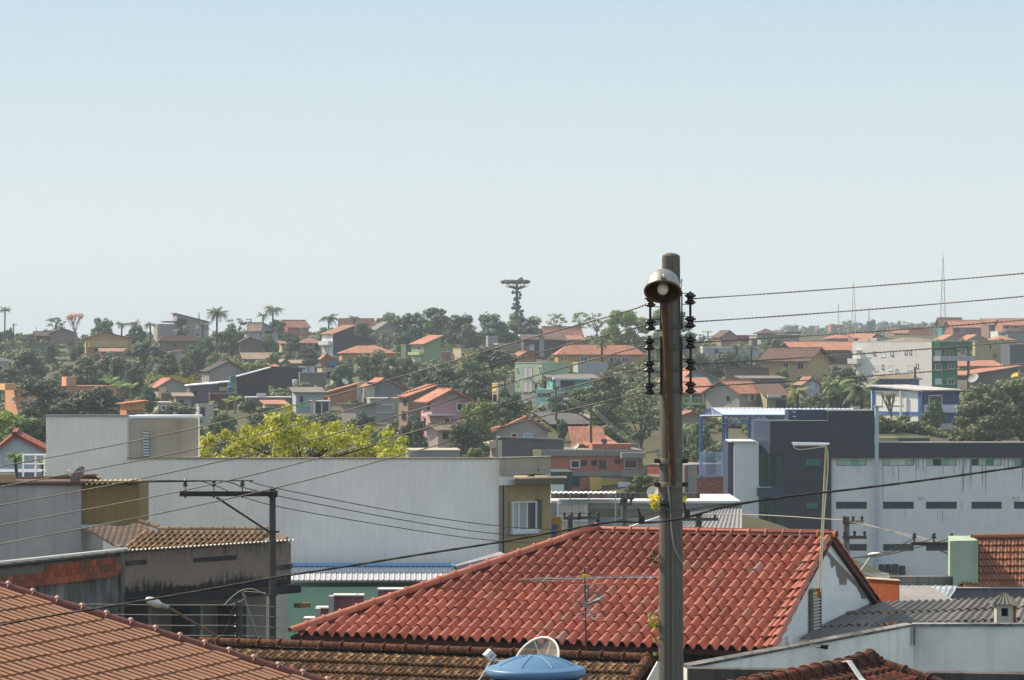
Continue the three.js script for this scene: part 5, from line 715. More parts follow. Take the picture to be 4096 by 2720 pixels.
  wpart(g, 'balcony_band', prism([[X(757.5), -d - .6], [X(770), -d + .7], [X(783.4), -d + .7], [X(783.4), -d - 2], [X(757.5), -d - 2]], Y(496.5), Y(487.4)), blue); wpart(g, 'sill', B(757.8, 486.9, 771, 487.3, 2, .6), M('#aab2bb'));
  wpart(g, 'white_tiled_wing', B(734.6, 442.5, 759.4, 600, 7, -.6), whiteT); wpart(g, 'wing_coping', B(731, 441.3, 757, 442.4, 7, -.4), M('#c9ced4', 'plaster')); wpart(g, 'tiled_edge', B(729, 442.5, 734.5, 600, 7, -1.2), blue);
  for (const [u1, r1, u2, r2] of [[806, 458.5, 823.5, 466], [806, 502, 821, 508.5]]) { const a = at(u1, r2, d), b = at(u2, r1, d); const f = wpart(g, 'window', merge([B(u1, r1, u2, r1 + .4, .2, .33), B(u1, r2 - .4, u2, r2, .2, .4), B(u2 - 4, r1 + .4, u2 - 3.6, r2 - .4, .2, .32)]), M('#414d55')); for (const [p, q, m] of [[u1, u2 - 4, M('#2f6a5c', 'plain', { roughness: .08 })], [u2 - 3.6, u2, gl[3]]]) { const o = new THREE.Mesh(B(p, r1 + .4, q, r2 - .4, .1, .3), m); o.geometry.translate(-g.position.x, -g.position.y, -g.position.z); o.name = 'pane'; f.add(o); } }
  const pipe = new THREE.CylinderGeometry(.17, .17, Y(407) - Y(600), 12); pipe.translate(X(876), (Y(407) + Y(600)) / 2, -d + .5); wpart(g, 'downpipe', G(pipe), M('#b9c2cf', 'plaster')); wpart(g, 'pipe_cap', B(873.6, 406, 878.4, 407.2, -.2, .8), M('#8f8b86'));
  for (const [u, r1] of [[868.5, 566.5], [881, 564.2], [888, 564], [895, 563.8], [902, 565.5]]) wpart(g, 'air_conditioner', merge([B(u - 3, r1, u + 2.4, r1 + 9, -.1, .6)]), M('#20262e', 'plain'), 'dark air conditioner unit'); 
  for (const u of [918, 921.5, 1012.5, 1017.5]) wpart(g, 'vent', B(u, 496.5, u + 1.6, 499, -.02, .12), M('#b5b5ae'));
}
{ // blue steel canopy of a sports court
  const d = 305, g = thing('sports_canopy', 'blue steel frame canopy with pale corrugated roof', 'canopy', at(745, 470, d)); const bl2 = M('#41639a', 'plain', { roughness: .5 });
  const A = at(700.5, 416, d), B = at(723, 415.6, d - 3), C = at(711, 408.4, d), D = at(852, 408.6, d + 6), E = at(862, 415.6, d + 3);
  const n = 8; for (let i = 0; i < n; i++) { const t0 = i / n, t1 = (i + 1) / n; wpart(g, 'roof_sheet', corr(C.clone().lerp(D, t0), C.clone().lerp(D, t1), B.clone().lerp(E, t1), B.clone().lerp(E, t0), .5, .07), M('#ccd5e2', 'plaster', { metalness: .2, roughness: .4 })); }
  const tri = [beam(A, C, .2, .15), beam(C, B, .2, .15), beam(A, B, .2, .15)]; for (let i = 1; i < 8; i++) { const p = A.clone().lerp(B, i / 8), q = i < 4 ? A.clone().lerp(C, i / 4) : C.clone().lerp(B, (i - 4) / 4); tri.push(beam(p, q.add(V(.01, -.01, 0)), .12, .1)); } wpart(g, 'end_truss', merge(tri), bl2); const tr = []; const B2 = B.clone().add(V(0, -.75, 0)), E2 = E.clone().add(V(0, -.75, 0)); tr.push(beam(B, E, .16, .12), beam(B2, E2, .14, .1)); for (let i = 0; i < 26; i++) tr.push(beam(B.clone().lerp(E, i / 26), B2.clone().lerp(E2, (i + .5) / 26), .07, .06), beam(B2.clone().lerp(E2, (i + .5) / 26), B.clone().lerp(E, (i + 1) / 26), .07, .06)); wpart(g, 'side_truss', merge(tr), bl2);
  for (const [u, r, w] of [[701, 417, .28], [723.5, 417, .28], [727, 418, .24], [750.5, 418, .5], [754, 418, .3]]) { const p = at(u, r, d - 1); wpart(g, 'column', bx(p.x - w / 2, at(0, 478, d).y, p.z - .15, p.x + w / 2, p.y, p.z + .15), bl2); }
  const fc = []; for (let i = 0; i <= 24; i++) { const p = at(700 + i * 1.2, 452, d - 1.5); fc.push(bar(V(p.x, at(0, 475, d).y, p.z), p, .03, .03, 4)); } wpart(g, 'court_fence', merge(fc), M('#7f9fc4'));
}
{ // white warehouse
  const d = 190, g = thing('warehouse', 'long white warehouse with loading bay doors and roof edge', 'warehouse', at(640, 560, d)); const wm = M('#a9acb0', 'plaster'), X = u => at(u, 0, d).x;
  fb(g, 'wall', wm, d, 589, 503, 740, 570, 0, 12); fb(g, 'stained_band', M('#8b8573', 'dirty'), d, 589, 509, 735, 517, .05, 0); fb(g, 'parapet', M('#6e6a64', 'stained'), d + 3, 551, 493, 700, 501, 0, .5); fb(g, 'roof_edge', M('#cfd1d3', 'plaster'), d, 551, 500.5, 740, 502.8, .5, 9);
  fb(g, 'side_wall', M('#bdbec0', 'plaster'), d - 1, 557, 502.9, 588.5, 570, 0, 8); fb(g, 'shade_toned_wall', M('#8b9097', 'plaster'), d - .5, 545, 502.9, 556.8, 570, 0, 6);  // narrow left wall coloured darker as painted shadow
  for (const u of [558, 565.5, 573, 580.5]) { fb(g, 'door_pier', M('#d8d8d6', 'plaster'), d - 1, u, 503, u + 1.2, 560, .25, 0); for (let i = 0; i < 4; i++) fb(g, 'door_panel', M(i % 2 ? '#e2e0d6' : '#d3d0c4', 'plaster'), d - 1, u + 1.4, 505 + i * 9, u + 7.2, 513 + i * 9, .1, 0); }
  fb(g, 'blue_grey_door', M('#8f9fb5', 'plaster'), d, 596, 514, 612, 545, .03, 0);
  wpart(g, 'canopy_sheet', corr(at(551, 491.8, d + 2), at(616, 491.8, d + 2), at(616, 493.6, d - 2), at(551, 493.6, d - 2), .3, .05), M('#d5d6d6', 'plaster')); for (const u of [569.5, 588, 615]) fb(g, 'canopy_post', M('#b5b7b8'), d - 1.5, u, 493.5, u + 1.2, u > 600 ? 560 : 500, .05, .05);
}
{ const d = 178, g = thing('corrugated_shed', 'grey corrugated shed roof beside the lamp pole', 'shed', at(690, 560, d)); wpart(g, 'roof', corr(at(664, 517, d + 8), at(742, 505, d + 14), at(742, 534, d - 4), at(612, 534, d - 6), .3, .08), M('#8b8d8e', 'dirty')); fb(g, 'wall', M('#99978f', 'dirty'), d, 618, 534.5, 740, 570, 0, 6); wpart(g, 'verge', beam(at(663.5, 516.7, d + 8), at(612, 534, d - 6), .5, .2), M('#b5b5b2')); fb(g, 'pale_roof', M('#b9b09d', 'dirty'), d + 22, 676, 503, 730, 528, 0, 3); }
{ const d = 188, c = at(652.8, 492, d), g = thing('roof_dish', 'pale satellite dish on the warehouse roof', 'satellite dish', at(652.8, 500, d)); const pts = []; for (let i = 0; i <= 8; i++) { const r = i / 8 * .36; pts.push([r, r * r * .5]); } const L = lathe(pts, 24); L.applyQuaternion(new THREE.Quaternion().setFromUnitVectors(V(0, 1, 0), V(-.3, .35, .9).normalize())); L.translate(c.x, c.y, c.z); wpart(g, 'reflector', L, M('#cfc9b8', 'plain', { side: THREE.DoubleSide })); wpart(g, 'feed_arm', merge([bar(c, c.clone().add(V(-.05, -.05, .4)), .02), sph(c.x - .05, c.y - .05, c.z + .42, .05, 8), bar(c, c.clone().add(V(0, -.6, -.1)), .03)]), M('#6a6762')); }
// lattice masts on the far ridge
function mast(label, u, rt, rb, d, wb, wt) { const g = thing('radio_mast', label, 'mast', at(u, rb, d)), H = (rb - rt) * d / F, l = [], n = Math.max(6, Math.round(H / 4)); const P = (i, k) => { const t = i / n, w = lerp(wb, wt, t) / 2, a = k * Math.PI / 2 + .78; return V(Math.cos(a) * w, t * H, Math.sin(a) * w); }; for (let i = 0; i < n; i++) for (let k = 0; k < 4; k++) { l.push(bar(P(i, k), P(i + 1, k), .075, .075, 4), bar(P(i, k), P(i + 1, (k + 1) % 4), .04, .04, 3), bar(P(i + 1, k), P(i + 1, (k + 1) % 4), .04, .04, 3)); } part(g, 'lattice', merge(l), M('#a08c88', 'plain')); part(g, 'spike', bar(V(0, H, 0), V(0, H * 1.1, 0), .1, .04, 5), M('#777')); return g; }
mast('thick red and grey lattice mast on the far ridge', 853.7, 284, 331, 1600, 2.8, 1); mast('thin mast left of the thick lattice mast', 838.5, 305, 331, 1600, .7, .5); mast('thin mast right of the thick lattice mast', 869, 308, 330, 1600, .7, .4); mast('tallest tapering lattice mast at the right', 943, 258, 336, 1350, 3.6, .4);
house('small orange brick hut beneath the far masts', 831, 325, 333, 0, 11, { phi: 8, d: 1560, wall: '#a86a50', roof: ['flat', .4, '#a87a64'], name: 'brick_hut', cat: 'hut' });
{ const d = 1580, g = thing('water_works', 'long low blue tank structure on the far ridge', 'structure', at(875, 331, d)); fb(g, 'tank_wall', M('#7fa0bd', 'plain'), d, 860, 325.2, 890, 327.6, 0, 6); for (const u of [862, 868, 874, 880, 887]) fb(g, 'leg', M('#6d8296'), d, u, 327.7, u + .8, 332, 0, .5); }
// utility poles on the slope and beyond
function tpole(label, u, rt, rb, d, arms, o = {}) { const g = thing('utility_pole', label, 'utility pole', at(u, rb, d)), s = d / F, H = (rb - rt) * s, w = o.w || .26; part(g, 'shaft', bar(V(0, -1, 0), V(0, H, 0), w / 2 * 1.2, w / 2, 8), M(o.col || '#6d6860', 'concrete')); for (const [r, u1, u2] of arms) { const y = (rb - r) * s; part(g, 'crossarm', bx((u1 - u) * s, y - .07, w / 2, (u2 - u) * s, y + .07, w / 2 + .14), M('#4a443e')); for (const t of [.08, .5, .92]) part(g, 'insulator', lathe([[0, 0], [.05, .01], [.05, .1], [.09, .12], [.05, .2], [0, .22]], 8).translate((lerp(u1, u2, t) - u) * s, y + .07, w / 2 + .07), M('#3a3330')); } if (o.lamp) { const [lu, lr] = o.lamp, e = V((lu - u) * s, (rb - lr) * s, .4); part(g, 'lamp_arm', bar(V(0, e.y - Math.abs(e.x) * .6, .1), e, .05, .04, 6), M('#a9aaa8')); const h = new THREE.SphereGeometry(.25, 10, 7); h.scale(1.5, .6, .8); h.translate(e.x, e.y, e.z); part(g, 'lamp_head', G(h), M('#d5d6d4')); } return g; }
tpole('utility pole on the skyline beside the far left palm', 13.7, 323.5, 343, 800, [[325, 12, 17]]);
tpole('utility pole on the left crest street', 36, 331, 346, 780, []);
tpole('left one of two crossarm poles beside the big green tree', 700, 334, 350, 760, [[335, 696, 704]]);
tpole('right one of two crossarm poles beside the big green tree', 708, 331, 350, 770, [[332, 702.5, 712], [336.5, 703, 713]]);
tpole('crossarm pole behind the grey twin palms on the skyline', 251, 319, 340, 800, [[319.5, 246, 251], [322, 246, 251]]);
tpole('street pole with lamp among the central trees', 517, 393, 420, 420, [[393.3, 514, 522]], { lamp: [511.5, 403] });
tpole('street pole with transformer above the pink house', 471, 377, 409, 450, [[379, 468, 474]], { lamp: [480, 379] });
tpole('street pole left of the central transformer pole', 437, 373, 403, 480, [[374, 434, 440]], { lamp: [444, 376] });
tpole('street pole beside the turquoise house', 556, 388, 424, 385, [[389, 553, 559]], { lamp: [566, 399] });
tpole('street pole at the dry bank below the road', 591, 404, 446, 350, [[405, 588, 594]]);
tpole('wooden pole before the narrow cream house', 505, 377, 412, 430, []);
tpole('thin pole in front of the white apartment block', 915, 367, 398, 450, [], { w: .3 });
tpole('concrete pole with two crossarms before the office building', 846, 516.5, 590, 140, [[522, 842, 863], [537, 842, 866]], { w: .3, col: '#99958d' });
tpole('dark pole with low crossarm before the warehouse', 570, 515, 560, 150, [[518, 563, 580]], { w: .22, col: '#3d3a37' });
tpole('crossarm pole behind the red roof ridge', 597.5, 516, 560, 150, [[517.5, 578, 600]], { w: .22, col: '#4a4642' });
tpole('grey pole before the warehouse wall', 624, 497, 560, 165, [[498, 621, 634], [504, 620, 632]], { w: .25, col: '#77736c' });
tpole('crossarm pole right of the lamp pole over the shed', 698.5, 514, 560, 150, [[519, 676, 718]], { w: .3, col: '#5a5650' });
{ const d = 130, g = thing('street_lamp', 'pale street lamp on slanted arm before office building', 'street lamp', at(866, 600, d)); wpart(g, 'arm', bar(at(858, 575, d), at(872, 555.5, d), .05, .045), M('#b9b8b2')); wpart(g, 'post', bar(at(858, 600, d), at(858, 575, d), .06), M('#99968f')); const h = new THREE.SphereGeometry(.16, 12, 8); h.scale(2, .6, 1); const p = at(875.5, 554.5, d); h.translate(p.x, p.y, p.z); wpart(g, 'head', G(h), M('#d9dadb')); }
{ const d = 120, g = thing('utility_pole', 'dark crossarm pole hidden behind the green parapet', 'utility pole', at(955, 600, d)); wpart(g, 'shaft', bar(at(955, 600, d), at(955, 541, d), .13, .11), M('#5a5650', 'concrete')); wpart(g, 'crossarm', beam(at(911, 543.7, d - .1), at(957, 543.7, d - .1), .12, .2), M('#2f2b29')); wpart(g, 'brace', beam(at(927, 544.5, d - .1), at(955, 557, d - .1), .05, .05), M('#55514d')); for (const u of [914, 933.5, 951]) wpart(g, 'insulator', lathe([[0, 0], [.03, .01], [.03, .14], [.08, .15], [.09, .2], [.05, .24], [.08, .27], [.07, .33], [0, .36]], 10).translate(at(u, 542, d).x, at(u, 542, d).y, -d + .1), M('#2b2522', 'plain', { roughness: .25 })); }
// ---------------------------------------------------------------- tiled roofs in the foreground
const E = V(.93, 0, .366).normalize(), GD = V(-.366, 0, .93).normalize();   // along the eave (to the right, nearer) and horizontally down the slope
function frameQ(ux, uy, uz) { return new THREE.Quaternion().setFromRotationMatrix(new THREE.Matrix4().makeBasis(ux, uy, uz)); }
// barrel tile in local axes: x across, y up (normal), z down the slope; length len, width w
function sweepTile(prof, len, lip, lift, taper = 1) {   // prof: [[x,y]...] cross-section, top surface; lower end lifted, with a front lip
  const pos = [], q = (a, b, c, d) => pos.push(...a, ...b, ...c, ...a, ...c, ...d), n = prof.length, mid = prof.reduce((s, p) => s + p[0], 0) / n;
  const T = prof.map(([x, y]) => [mid + (x - mid) * taper, y, 0]), Bt = prof.map(([x, y]) => [x, y + lift, len]), Lw = prof.map(([x, y]) => [x, y + lift - lip, len]);
  for (let i = 0; i + 1 < n; i++) { q(T[i], Bt[i], Bt[i + 1], T[i + 1]); q(Bt[i], Lw[i], Lw[i + 1], Bt[i + 1]); }
  const g = new THREE.BufferGeometry(); g.setAttribute('position', new THREE.Float32BufferAttribute(pos, 3)); const uv = []; for (let i = 0; i < pos.length; i += 3) uv.push(pos[i], pos[i + 2]); g.setAttribute('uv', new THREE.Float32BufferAttribute(uv, 2)); g.computeVertexNormals(); return g;
}
function smoothSweep(...a) { const g = sweepTile(...a); return G(toCreased(g)); }
function toCreased(g) { // average normals of coincident vertices whose faces meet at a shallow angle
  const p = g.attributes.position, n = g.attributes.normal, map = new Map(); for (let i = 0; i < p.count; i++) { const k = [p.getX(i), p.getY(i), p.getZ(i)].map(v => Math.round(v * 1e4)).join(); (map.get(k) || map.set(k, []).get(k)).push(i); }
  const out = new Float32Array(p.count * 3); for (const l of map.values()) for (const i of l) { const a = V(n.getX(i), n.getY(i), n.getZ(i)), s = V(0, 0, 0); for (const j of l) { const b = V(n.getX(j), n.getY(j), n.getZ(j)); if (a.dot(b) > .55) s.add(b); } s.normalize(); out.set([s.x, s.y, s.z], i * 3); } g.setAttribute('normal', new THREE.BufferAttribute(out, 3)); return g;
}
const arc = (x0, x1, h, n, y = 0) => Array.from({ length: n + 1 }, (_, i) => { const t = i / n; return [lerp(x0, x1, t), y + h * Math.sin(Math.PI * t) ** .8]; });
// lays tiles over a plane: origin o, e along the eave, u up-slope (unit, in plane); keep(i,j,s,t) decides; the 300 nearest stay single parts
function layTiles(roof, o, e, u, w, len, i0, i1, j0, j1, geo, mk, keep, name = 'roof_tile', over = .06) {
  const n = e.clone().cross(u).normalize(); if (n.y < 0) n.negate(); const down = u.clone().negate(), Q = frameQ(e, n, down), r = rnd(i1 * 7 + j1), all = [];
  for (let j = j0; j < j1; j++) for (let i = i0; i < i1; i++) { const s = i * w, t = j * len; if (!keep(s + w / 2, t + len / 2, i, j)) continue; const p = o.clone().addScaledVector(e, s).addScaledVector(u, t + len + over * .5).addScaledVector(n, .012 + (r() - .5) * .006); all.push([p, Q.clone().multiply(new THREE.Quaternion().setFromEuler(new THREE.Euler((r() - .5) * .02, (r() - .5) * .045, (r() - .5) * .035))), mk(r, i, j)]); }
  all.sort((a, b) => b[0].z - a[0].z); const inv = V(0, 0, 0); let R = roof; while (R && R !== scene) { inv.add(R.position); R = R.parent; }
  const rest = new Map(); all.forEach(([p, q, m], k) => { if (k < 298) { const o2 = part(roof, name, geo, m); o2.position.copy(p).sub(inv); o2.quaternion.copy(q); } else { const g2 = geo.clone(); g2.applyMatrix4(new THREE.Matrix4().compose(p.clone().sub(inv), q, V(1, 1, 1))); (rest.get(m) || rest.set(m, []).get(m)).push(g2); } });
  if (rest.size) { const list = [...rest.values()].flat(), mm = [...rest.keys()]; const o3 = part(roof, name + 's', merge(list), mm[0]); o3.userData.kind = 'stuff'; }
}
const capGeo = (r, len, seg = 10) => { // ridge cap: half round with a collar at its end, axis along +x
  const l = [], A = (rad, x0, x1) => { const g = new THREE.CylinderGeometry(rad, rad, x1 - x0, seg, 1, true, Math.PI * .96, Math.PI * 1.08); g.rotateZ(-Math.PI / 2); g.translate((x0 + x1) / 2, 0, 0); return G(g); };
  const ring = new THREE.TorusGeometry(r * 1.05, r * .22, 6, seg, Math.PI * 1.1); ring.rotateZ(-Math.PI * .05); ring.rotateY(Math.PI / 2); ring.translate(len - r * .25, 0, 0); l.push(A(r, 0, len), G(ring)); return merge(l); };
function layCaps(roof, a, b, geo, len, mk, name = 'ridge_tile', up = V(0, 1, 0)) { const e = b.clone().sub(a).normalize(), z = e.clone().cross(up).normalize(), y = z.clone().cross(e), Q = frameQ(e, y, z), n = Math.round(a.distanceTo(b) / len), r = rnd(n); const inv = V(0, 0, 0); let R = roof; while (R && R !== scene) { inv.add(R.position); R = R.parent; } for (let i = 0; i < n; i++) { const o = part(roof, name, geo, mk(r, i)); o.position.copy(a.clone().lerp(b, i / n)).sub(inv); o.quaternion.copy(Q).multiply(new THREE.Quaternion().setFromEuler(new THREE.Euler((r() - .5) * .05, (r() - .5) * .02, (r() - .5) * .02))); } }
const capFix = g => g;
// --- red barrel tile roof (centre)
{
  const o0 = at(534, 644, 60), S = .336, q = 5.4, k = Math.sqrt(1 + S * S), U = GD.clone().negate().add(V(0, S, 0)).normalize(), N = E.clone().cross(U).normalize(); if (N.y < 0) N.negate();
  const P = (t, h) => o0.clone().addScaledVector(E, t).addScaledVector(U, h * k), eL = -5.04, eR = 4.745, rL = -.695, rR = 4.27;
  const g = thing('red_roof_house', 'white gabled house with bright red barrel tile roof', 'house', V(o0.x, 1, o0.z - 3));
  const back = (t, h) => o0.clone().addScaledVector(E, t).addScaledVector(GD, -q - h).add(V(0, q * S - h * .44, 0));
  const deck = wpart(g, 'roof', merge([slab(P(rL, q), P(rR, q), P(eR - .12, -.02), P(eL, -.02), .08), slab(back(rR, 0), back(rL, 0), back(rL - 3, 3.9), back(rR, 3.9), .08)]), M('#5a2f27', 'clay'), 'roof covered with red barrel tiles');
  const prof = [...arc(0, .072, -.016, 3), ...arc(.072, .222, .09, 9).slice(1)], geo = smoothSweep(prof, .505, .022, .034, .93), reds = ['#c8745a', '#c06d54', '#ce7e64', '#b9674f', '#c5765e'];
  const len = .455, pale = new Set(['19_9', '38_8', '25_0']);
  layTiles(deck, P(eL, 0), E, U, .2145, len, 0, 46, 0, 13, geo, (r, i, j) => pale.has(i + '_' + j) ? M(i === 19 ? '#cbb48f' : '#b89484', 'clay', { roughness: .75 }) : (r() < .09 ? M(r() < .5 ? '#a8624c' : '#b8806a', 'clay', { roughness: .85 }) : M(reds[r() * 5 | 0], 'clay', { roughness: .72 })), (s, t) => { const h = t / k / 1.0, hipx = lerp(eL, rL, h / q), rk = lerp(eR, rR, h / q), x = eL + s; return x > hipx + .13 && x < rk - .12 && h < q - .12; });
  const cg = capFix(capGeo(.1, .4)), mk = r => M(reds[r() * 5 | 0], 'clay', { roughness: .7 });
  layCaps(deck, P(rL, q).addScaledVector(N, .015), P(rR + .05, q).addScaledVector(N, .015), cg, .37, mk);
  layCaps(deck, P(eL + .02, -.02).addScaledVector(N, .08), P(rL, q).addScaledVector(N, .08), cg, .37, mk, 'hip_tile');
  wpart(g, 'ridge_bed', beam(P(rL, q), P(rR, q).add(V(0, .02, 0)), .2, .15), M('#7a3f33', 'clay')); wpart(g, 'hip_bed', beam(P(eL + .15, .1).addScaledVector(N, .02), P(rL, q).addScaledVector(N, .02), .16, .13), M('#7a3f33', 'clay'));
  const vg = smoothSweep(arc(-.085, .085, .085, 7), .5, .02, .04, .86), Q = frameQ(E, N, U.clone().negate()); for (let j = 0; j < 12; j++) { const t = (j + 1) * len + .03, h = t / k, o = part(deck, 'verge_tile', vg, mk(R0)); o.position.copy(P(lerp(eR, rR, h / q) - .06, 0).addScaledVector(U, t).addScaledVector(N, .045)).sub(g.position); o.quaternion.copy(Q); const o2 = part(deck, 'verge_tile', vg, mk(R0)); o2.position.copy(P(lerp(eR, rR, h / q) - .2, 0).addScaledVector(U, t).addScaledVector(N, .015)).sub(g.position); o2.quaternion.copy(Q); }
  const ub = GD.clone().add(V(0, .44, 0)).normalize(), nb = E.clone().cross(ub).normalize(); if (nb.y < 0) nb.negate(); const bq = frameQ(E.clone().negate(), nb, GD.clone().negate().add(V(0, -.44, 0)).normalize()); for (let j = 0; j < 10; j++) { const o = part(deck, 'verge_tile', vg, mk(R0)); o.position.copy(back(rR - .06, j * .39 - .05).addScaledVector(nb, .05)).sub(g.position); o.quaternion.copy(bq); }
  // walls
  const gm = new THREE.MeshStandardMaterial({ roughness: .92, map: canvasTex(512, 512, (x, w, h) => { x.fillStyle = '#e2e2e1'; x.fillRect(0, 0, w, h); const r = rnd(4); for (let i = 0; i < 1500; i++) { x.fillStyle = `rgba(${r() < .6 ? '198,199,201' : '228,228,228'},${.06 + .08 * r()})`; x.fillRect(r() * w, r() * h, 3 + 40 * r(), 3 + 30 * r()); } const apex = [245, 12]; for (const side of [0, 1]) for (let i = 0; i < 240; i++) { const t = i / 240, ax = lerp(apex[0], side ? 505 : 0, t), ay = lerp(apex[1], side ? 318 : 345, t), wd = Math.max(0, 46 * (fbm(t, side ? .2 : .7, 9, 3, 4, 4) - .42)) * 3.2 + 3 * r(); x.fillStyle = 'rgba(120,115,108,.8)'; x.fillRect(ax + (side ? -6 : 0), ay - 14, 7, 14 + wd * 1.3); } for (let i = 0; i < 300; i++) { const X = r() * w; x.fillStyle = `rgba(70,68,66,${.12 + .2 * r()})`; x.fillRect(X, h - 90 - 60 * r() * r() - 60 * Math.sin(X * .02) ** 2, 2 + 5 * r(), 30 + 60 * r()); } }) });
  { const a = P(rR - .1, q - .01), f = P(eR - .2, .1), b = back(rR - .1, 3.75), bt = 3.2, T = a.clone().add(V(0, -.06, 0)), pts = [T, b.clone().add(V(0, -.04, 0)), b.clone().setY(bt), f.clone().setY(bt), f.clone().add(V(0, -.06, 0))]; const pos = [], uv = [], nn = E, off = E.clone().multiplyScalar(-.2); const minX = f.clone().sub(o0).dot(GD), maxX = b.clone().sub(o0).dot(GD), UV = p => [(p.clone().sub(o0).dot(GD) - minX) / (maxX - minX), (p.y - (T.y - 2.6)) / 2.7]; const tri = (A, B, C) => { for (const p of [A, B, C]) { pos.push(p.x, p.y, p.z); uv.push(...UV(p)); } }; const fan = (L, rev) => { for (let i = 1; i + 1 < L.length; i++) rev ? tri(L[0], L[i + 1], L[i]) : tri(L[0], L[i], L[i + 1]); }; fan(pts, true); const bk = pts.map(p => p.clone().add(off)); fan(bk, false); for (let i = 0; i < pts.length; i++) { const j = (i + 1) % pts.length; tri(pts[i], pts[j], bk[j]); tri(pts[i], bk[j], bk[i]); } const W = new THREE.BufferGeometry(); W.setAttribute('position', new THREE.Float32BufferAttribute(pos, 3)); W.setAttribute('uv', new THREE.Float32BufferAttribute(uv, 2)); W.computeVertexNormals(); wpart(g, 'gable_wall', W, gm, 'white gable wall with grey cement patches'); }
  { const wallq = (t0, t1, h0, y0, y1, th) => { const a = P(t0, h0).setY(0), b = P(t1, h0).setY(0), n = GD.clone().multiplyScalar(-th); const F4 = [a, b].flatMap(v => [v.clone().setY(y1)]), mkp = [a.clone().setY(y1), a.clone().setY(y0), b.clone().setY(y0), b.clone().setY(y1)]; return hexa([...mkp, ...mkp.map(v => v.clone().add(n))], E, V(0, 1, 0)); }; wpart(g, 'front_wall', wallq(eL + .45, eR - .25, .5, 1, o0.y + .05, .25), M('#5d5648', 'stained')); }
  { const a = P(eL + .4, .5).setY(0), b = P(eL + .4, q * 1.6).setY(0), n = E.clone().multiplyScalar(.25), m = [a.clone().setY(o0.y + .05), a.clone().setY(1), b.clone().setY(1), b.clone().setY(o0.y + .05)]; wpart(g, 'left_wall', hexa([...m, ...m.map(v => v.clone().add(n))], GD, V(0, 1, 0)), M('#8f8a80', 'stained')); }
  { // louvred gable window
    const c = P(rR - .1, q).clone(), L = []; const base = at(821, 634, 0).x; const ex = E, wd = GD.clone().negate(), org = P(0, 0).clone(); const pp = at(835, 0, 61.6); const p0 = V(pp.x, at(0, 633, 61.2).y, pp.z); const H = at(0, 594, 61.2).y - p0.y, W = .5; const mk4 = (s0, s1, y0, y1, o1, o2) => { const f = (s, y, o) => p0.clone().addScaledVector(wd, s).add(V(0, y, 0)).addScaledVector(ex, o); return hexa([f(s0, y1, o2), f(s0, y0, o2), f(s1, y0, o2), f(s1, y1, o2), f(s0, y1, o1), f(s0, y0, o1), f(s1, y0, o1), f(s1, y1, o1)], wd, V(0, 1, 0)); };
    // place it on the gable plane
    const dist = p0.clone().sub(P(rR - .1, 0)).dot(E); p0.addScaledVector(E, -dist + .17); const fr = wpart(g, 'gable_vent', merge([mk4(-.06, 0, -.05, H + .05, -.02, .05), mk4(W, W + .06, -.05, H + .05, -.02, .05), mk4(0, W, H, H + .05, -.02, .05), mk4(0, W, -.05, 0, -.02, .06)]), M('#8b867e', 'stained')); const bkp = wpart(g, 'vent_shade_board', mk4(.001, W - .001, .001, H - .001, -.05, .01), M('#3a3733')); for (let i = 0; i < 12; i++) { const y = i * H / 12; const f = (s, yy, o) => p0.clone().addScaledVector(wd, s).add(V(0, yy, 0)).addScaledVector(ex, o); const s0 = .02, s1 = W - .02; wpart(g, 'vent_slat', hexa([f(s0, y + .05, .015), f(s0, y + .015, .055), f(s1, y + .015, .055), f(s1, y + .05, .015), f(s0, y + .04, .012), f(s0, y + .002, .05), f(s1, y + .002, .05), f(s1, y + .04, .012)], wd, V(0, 1, 0)), M('#b3ada5')); } }  // dark board behind the slats is painted shade inside the vent
}
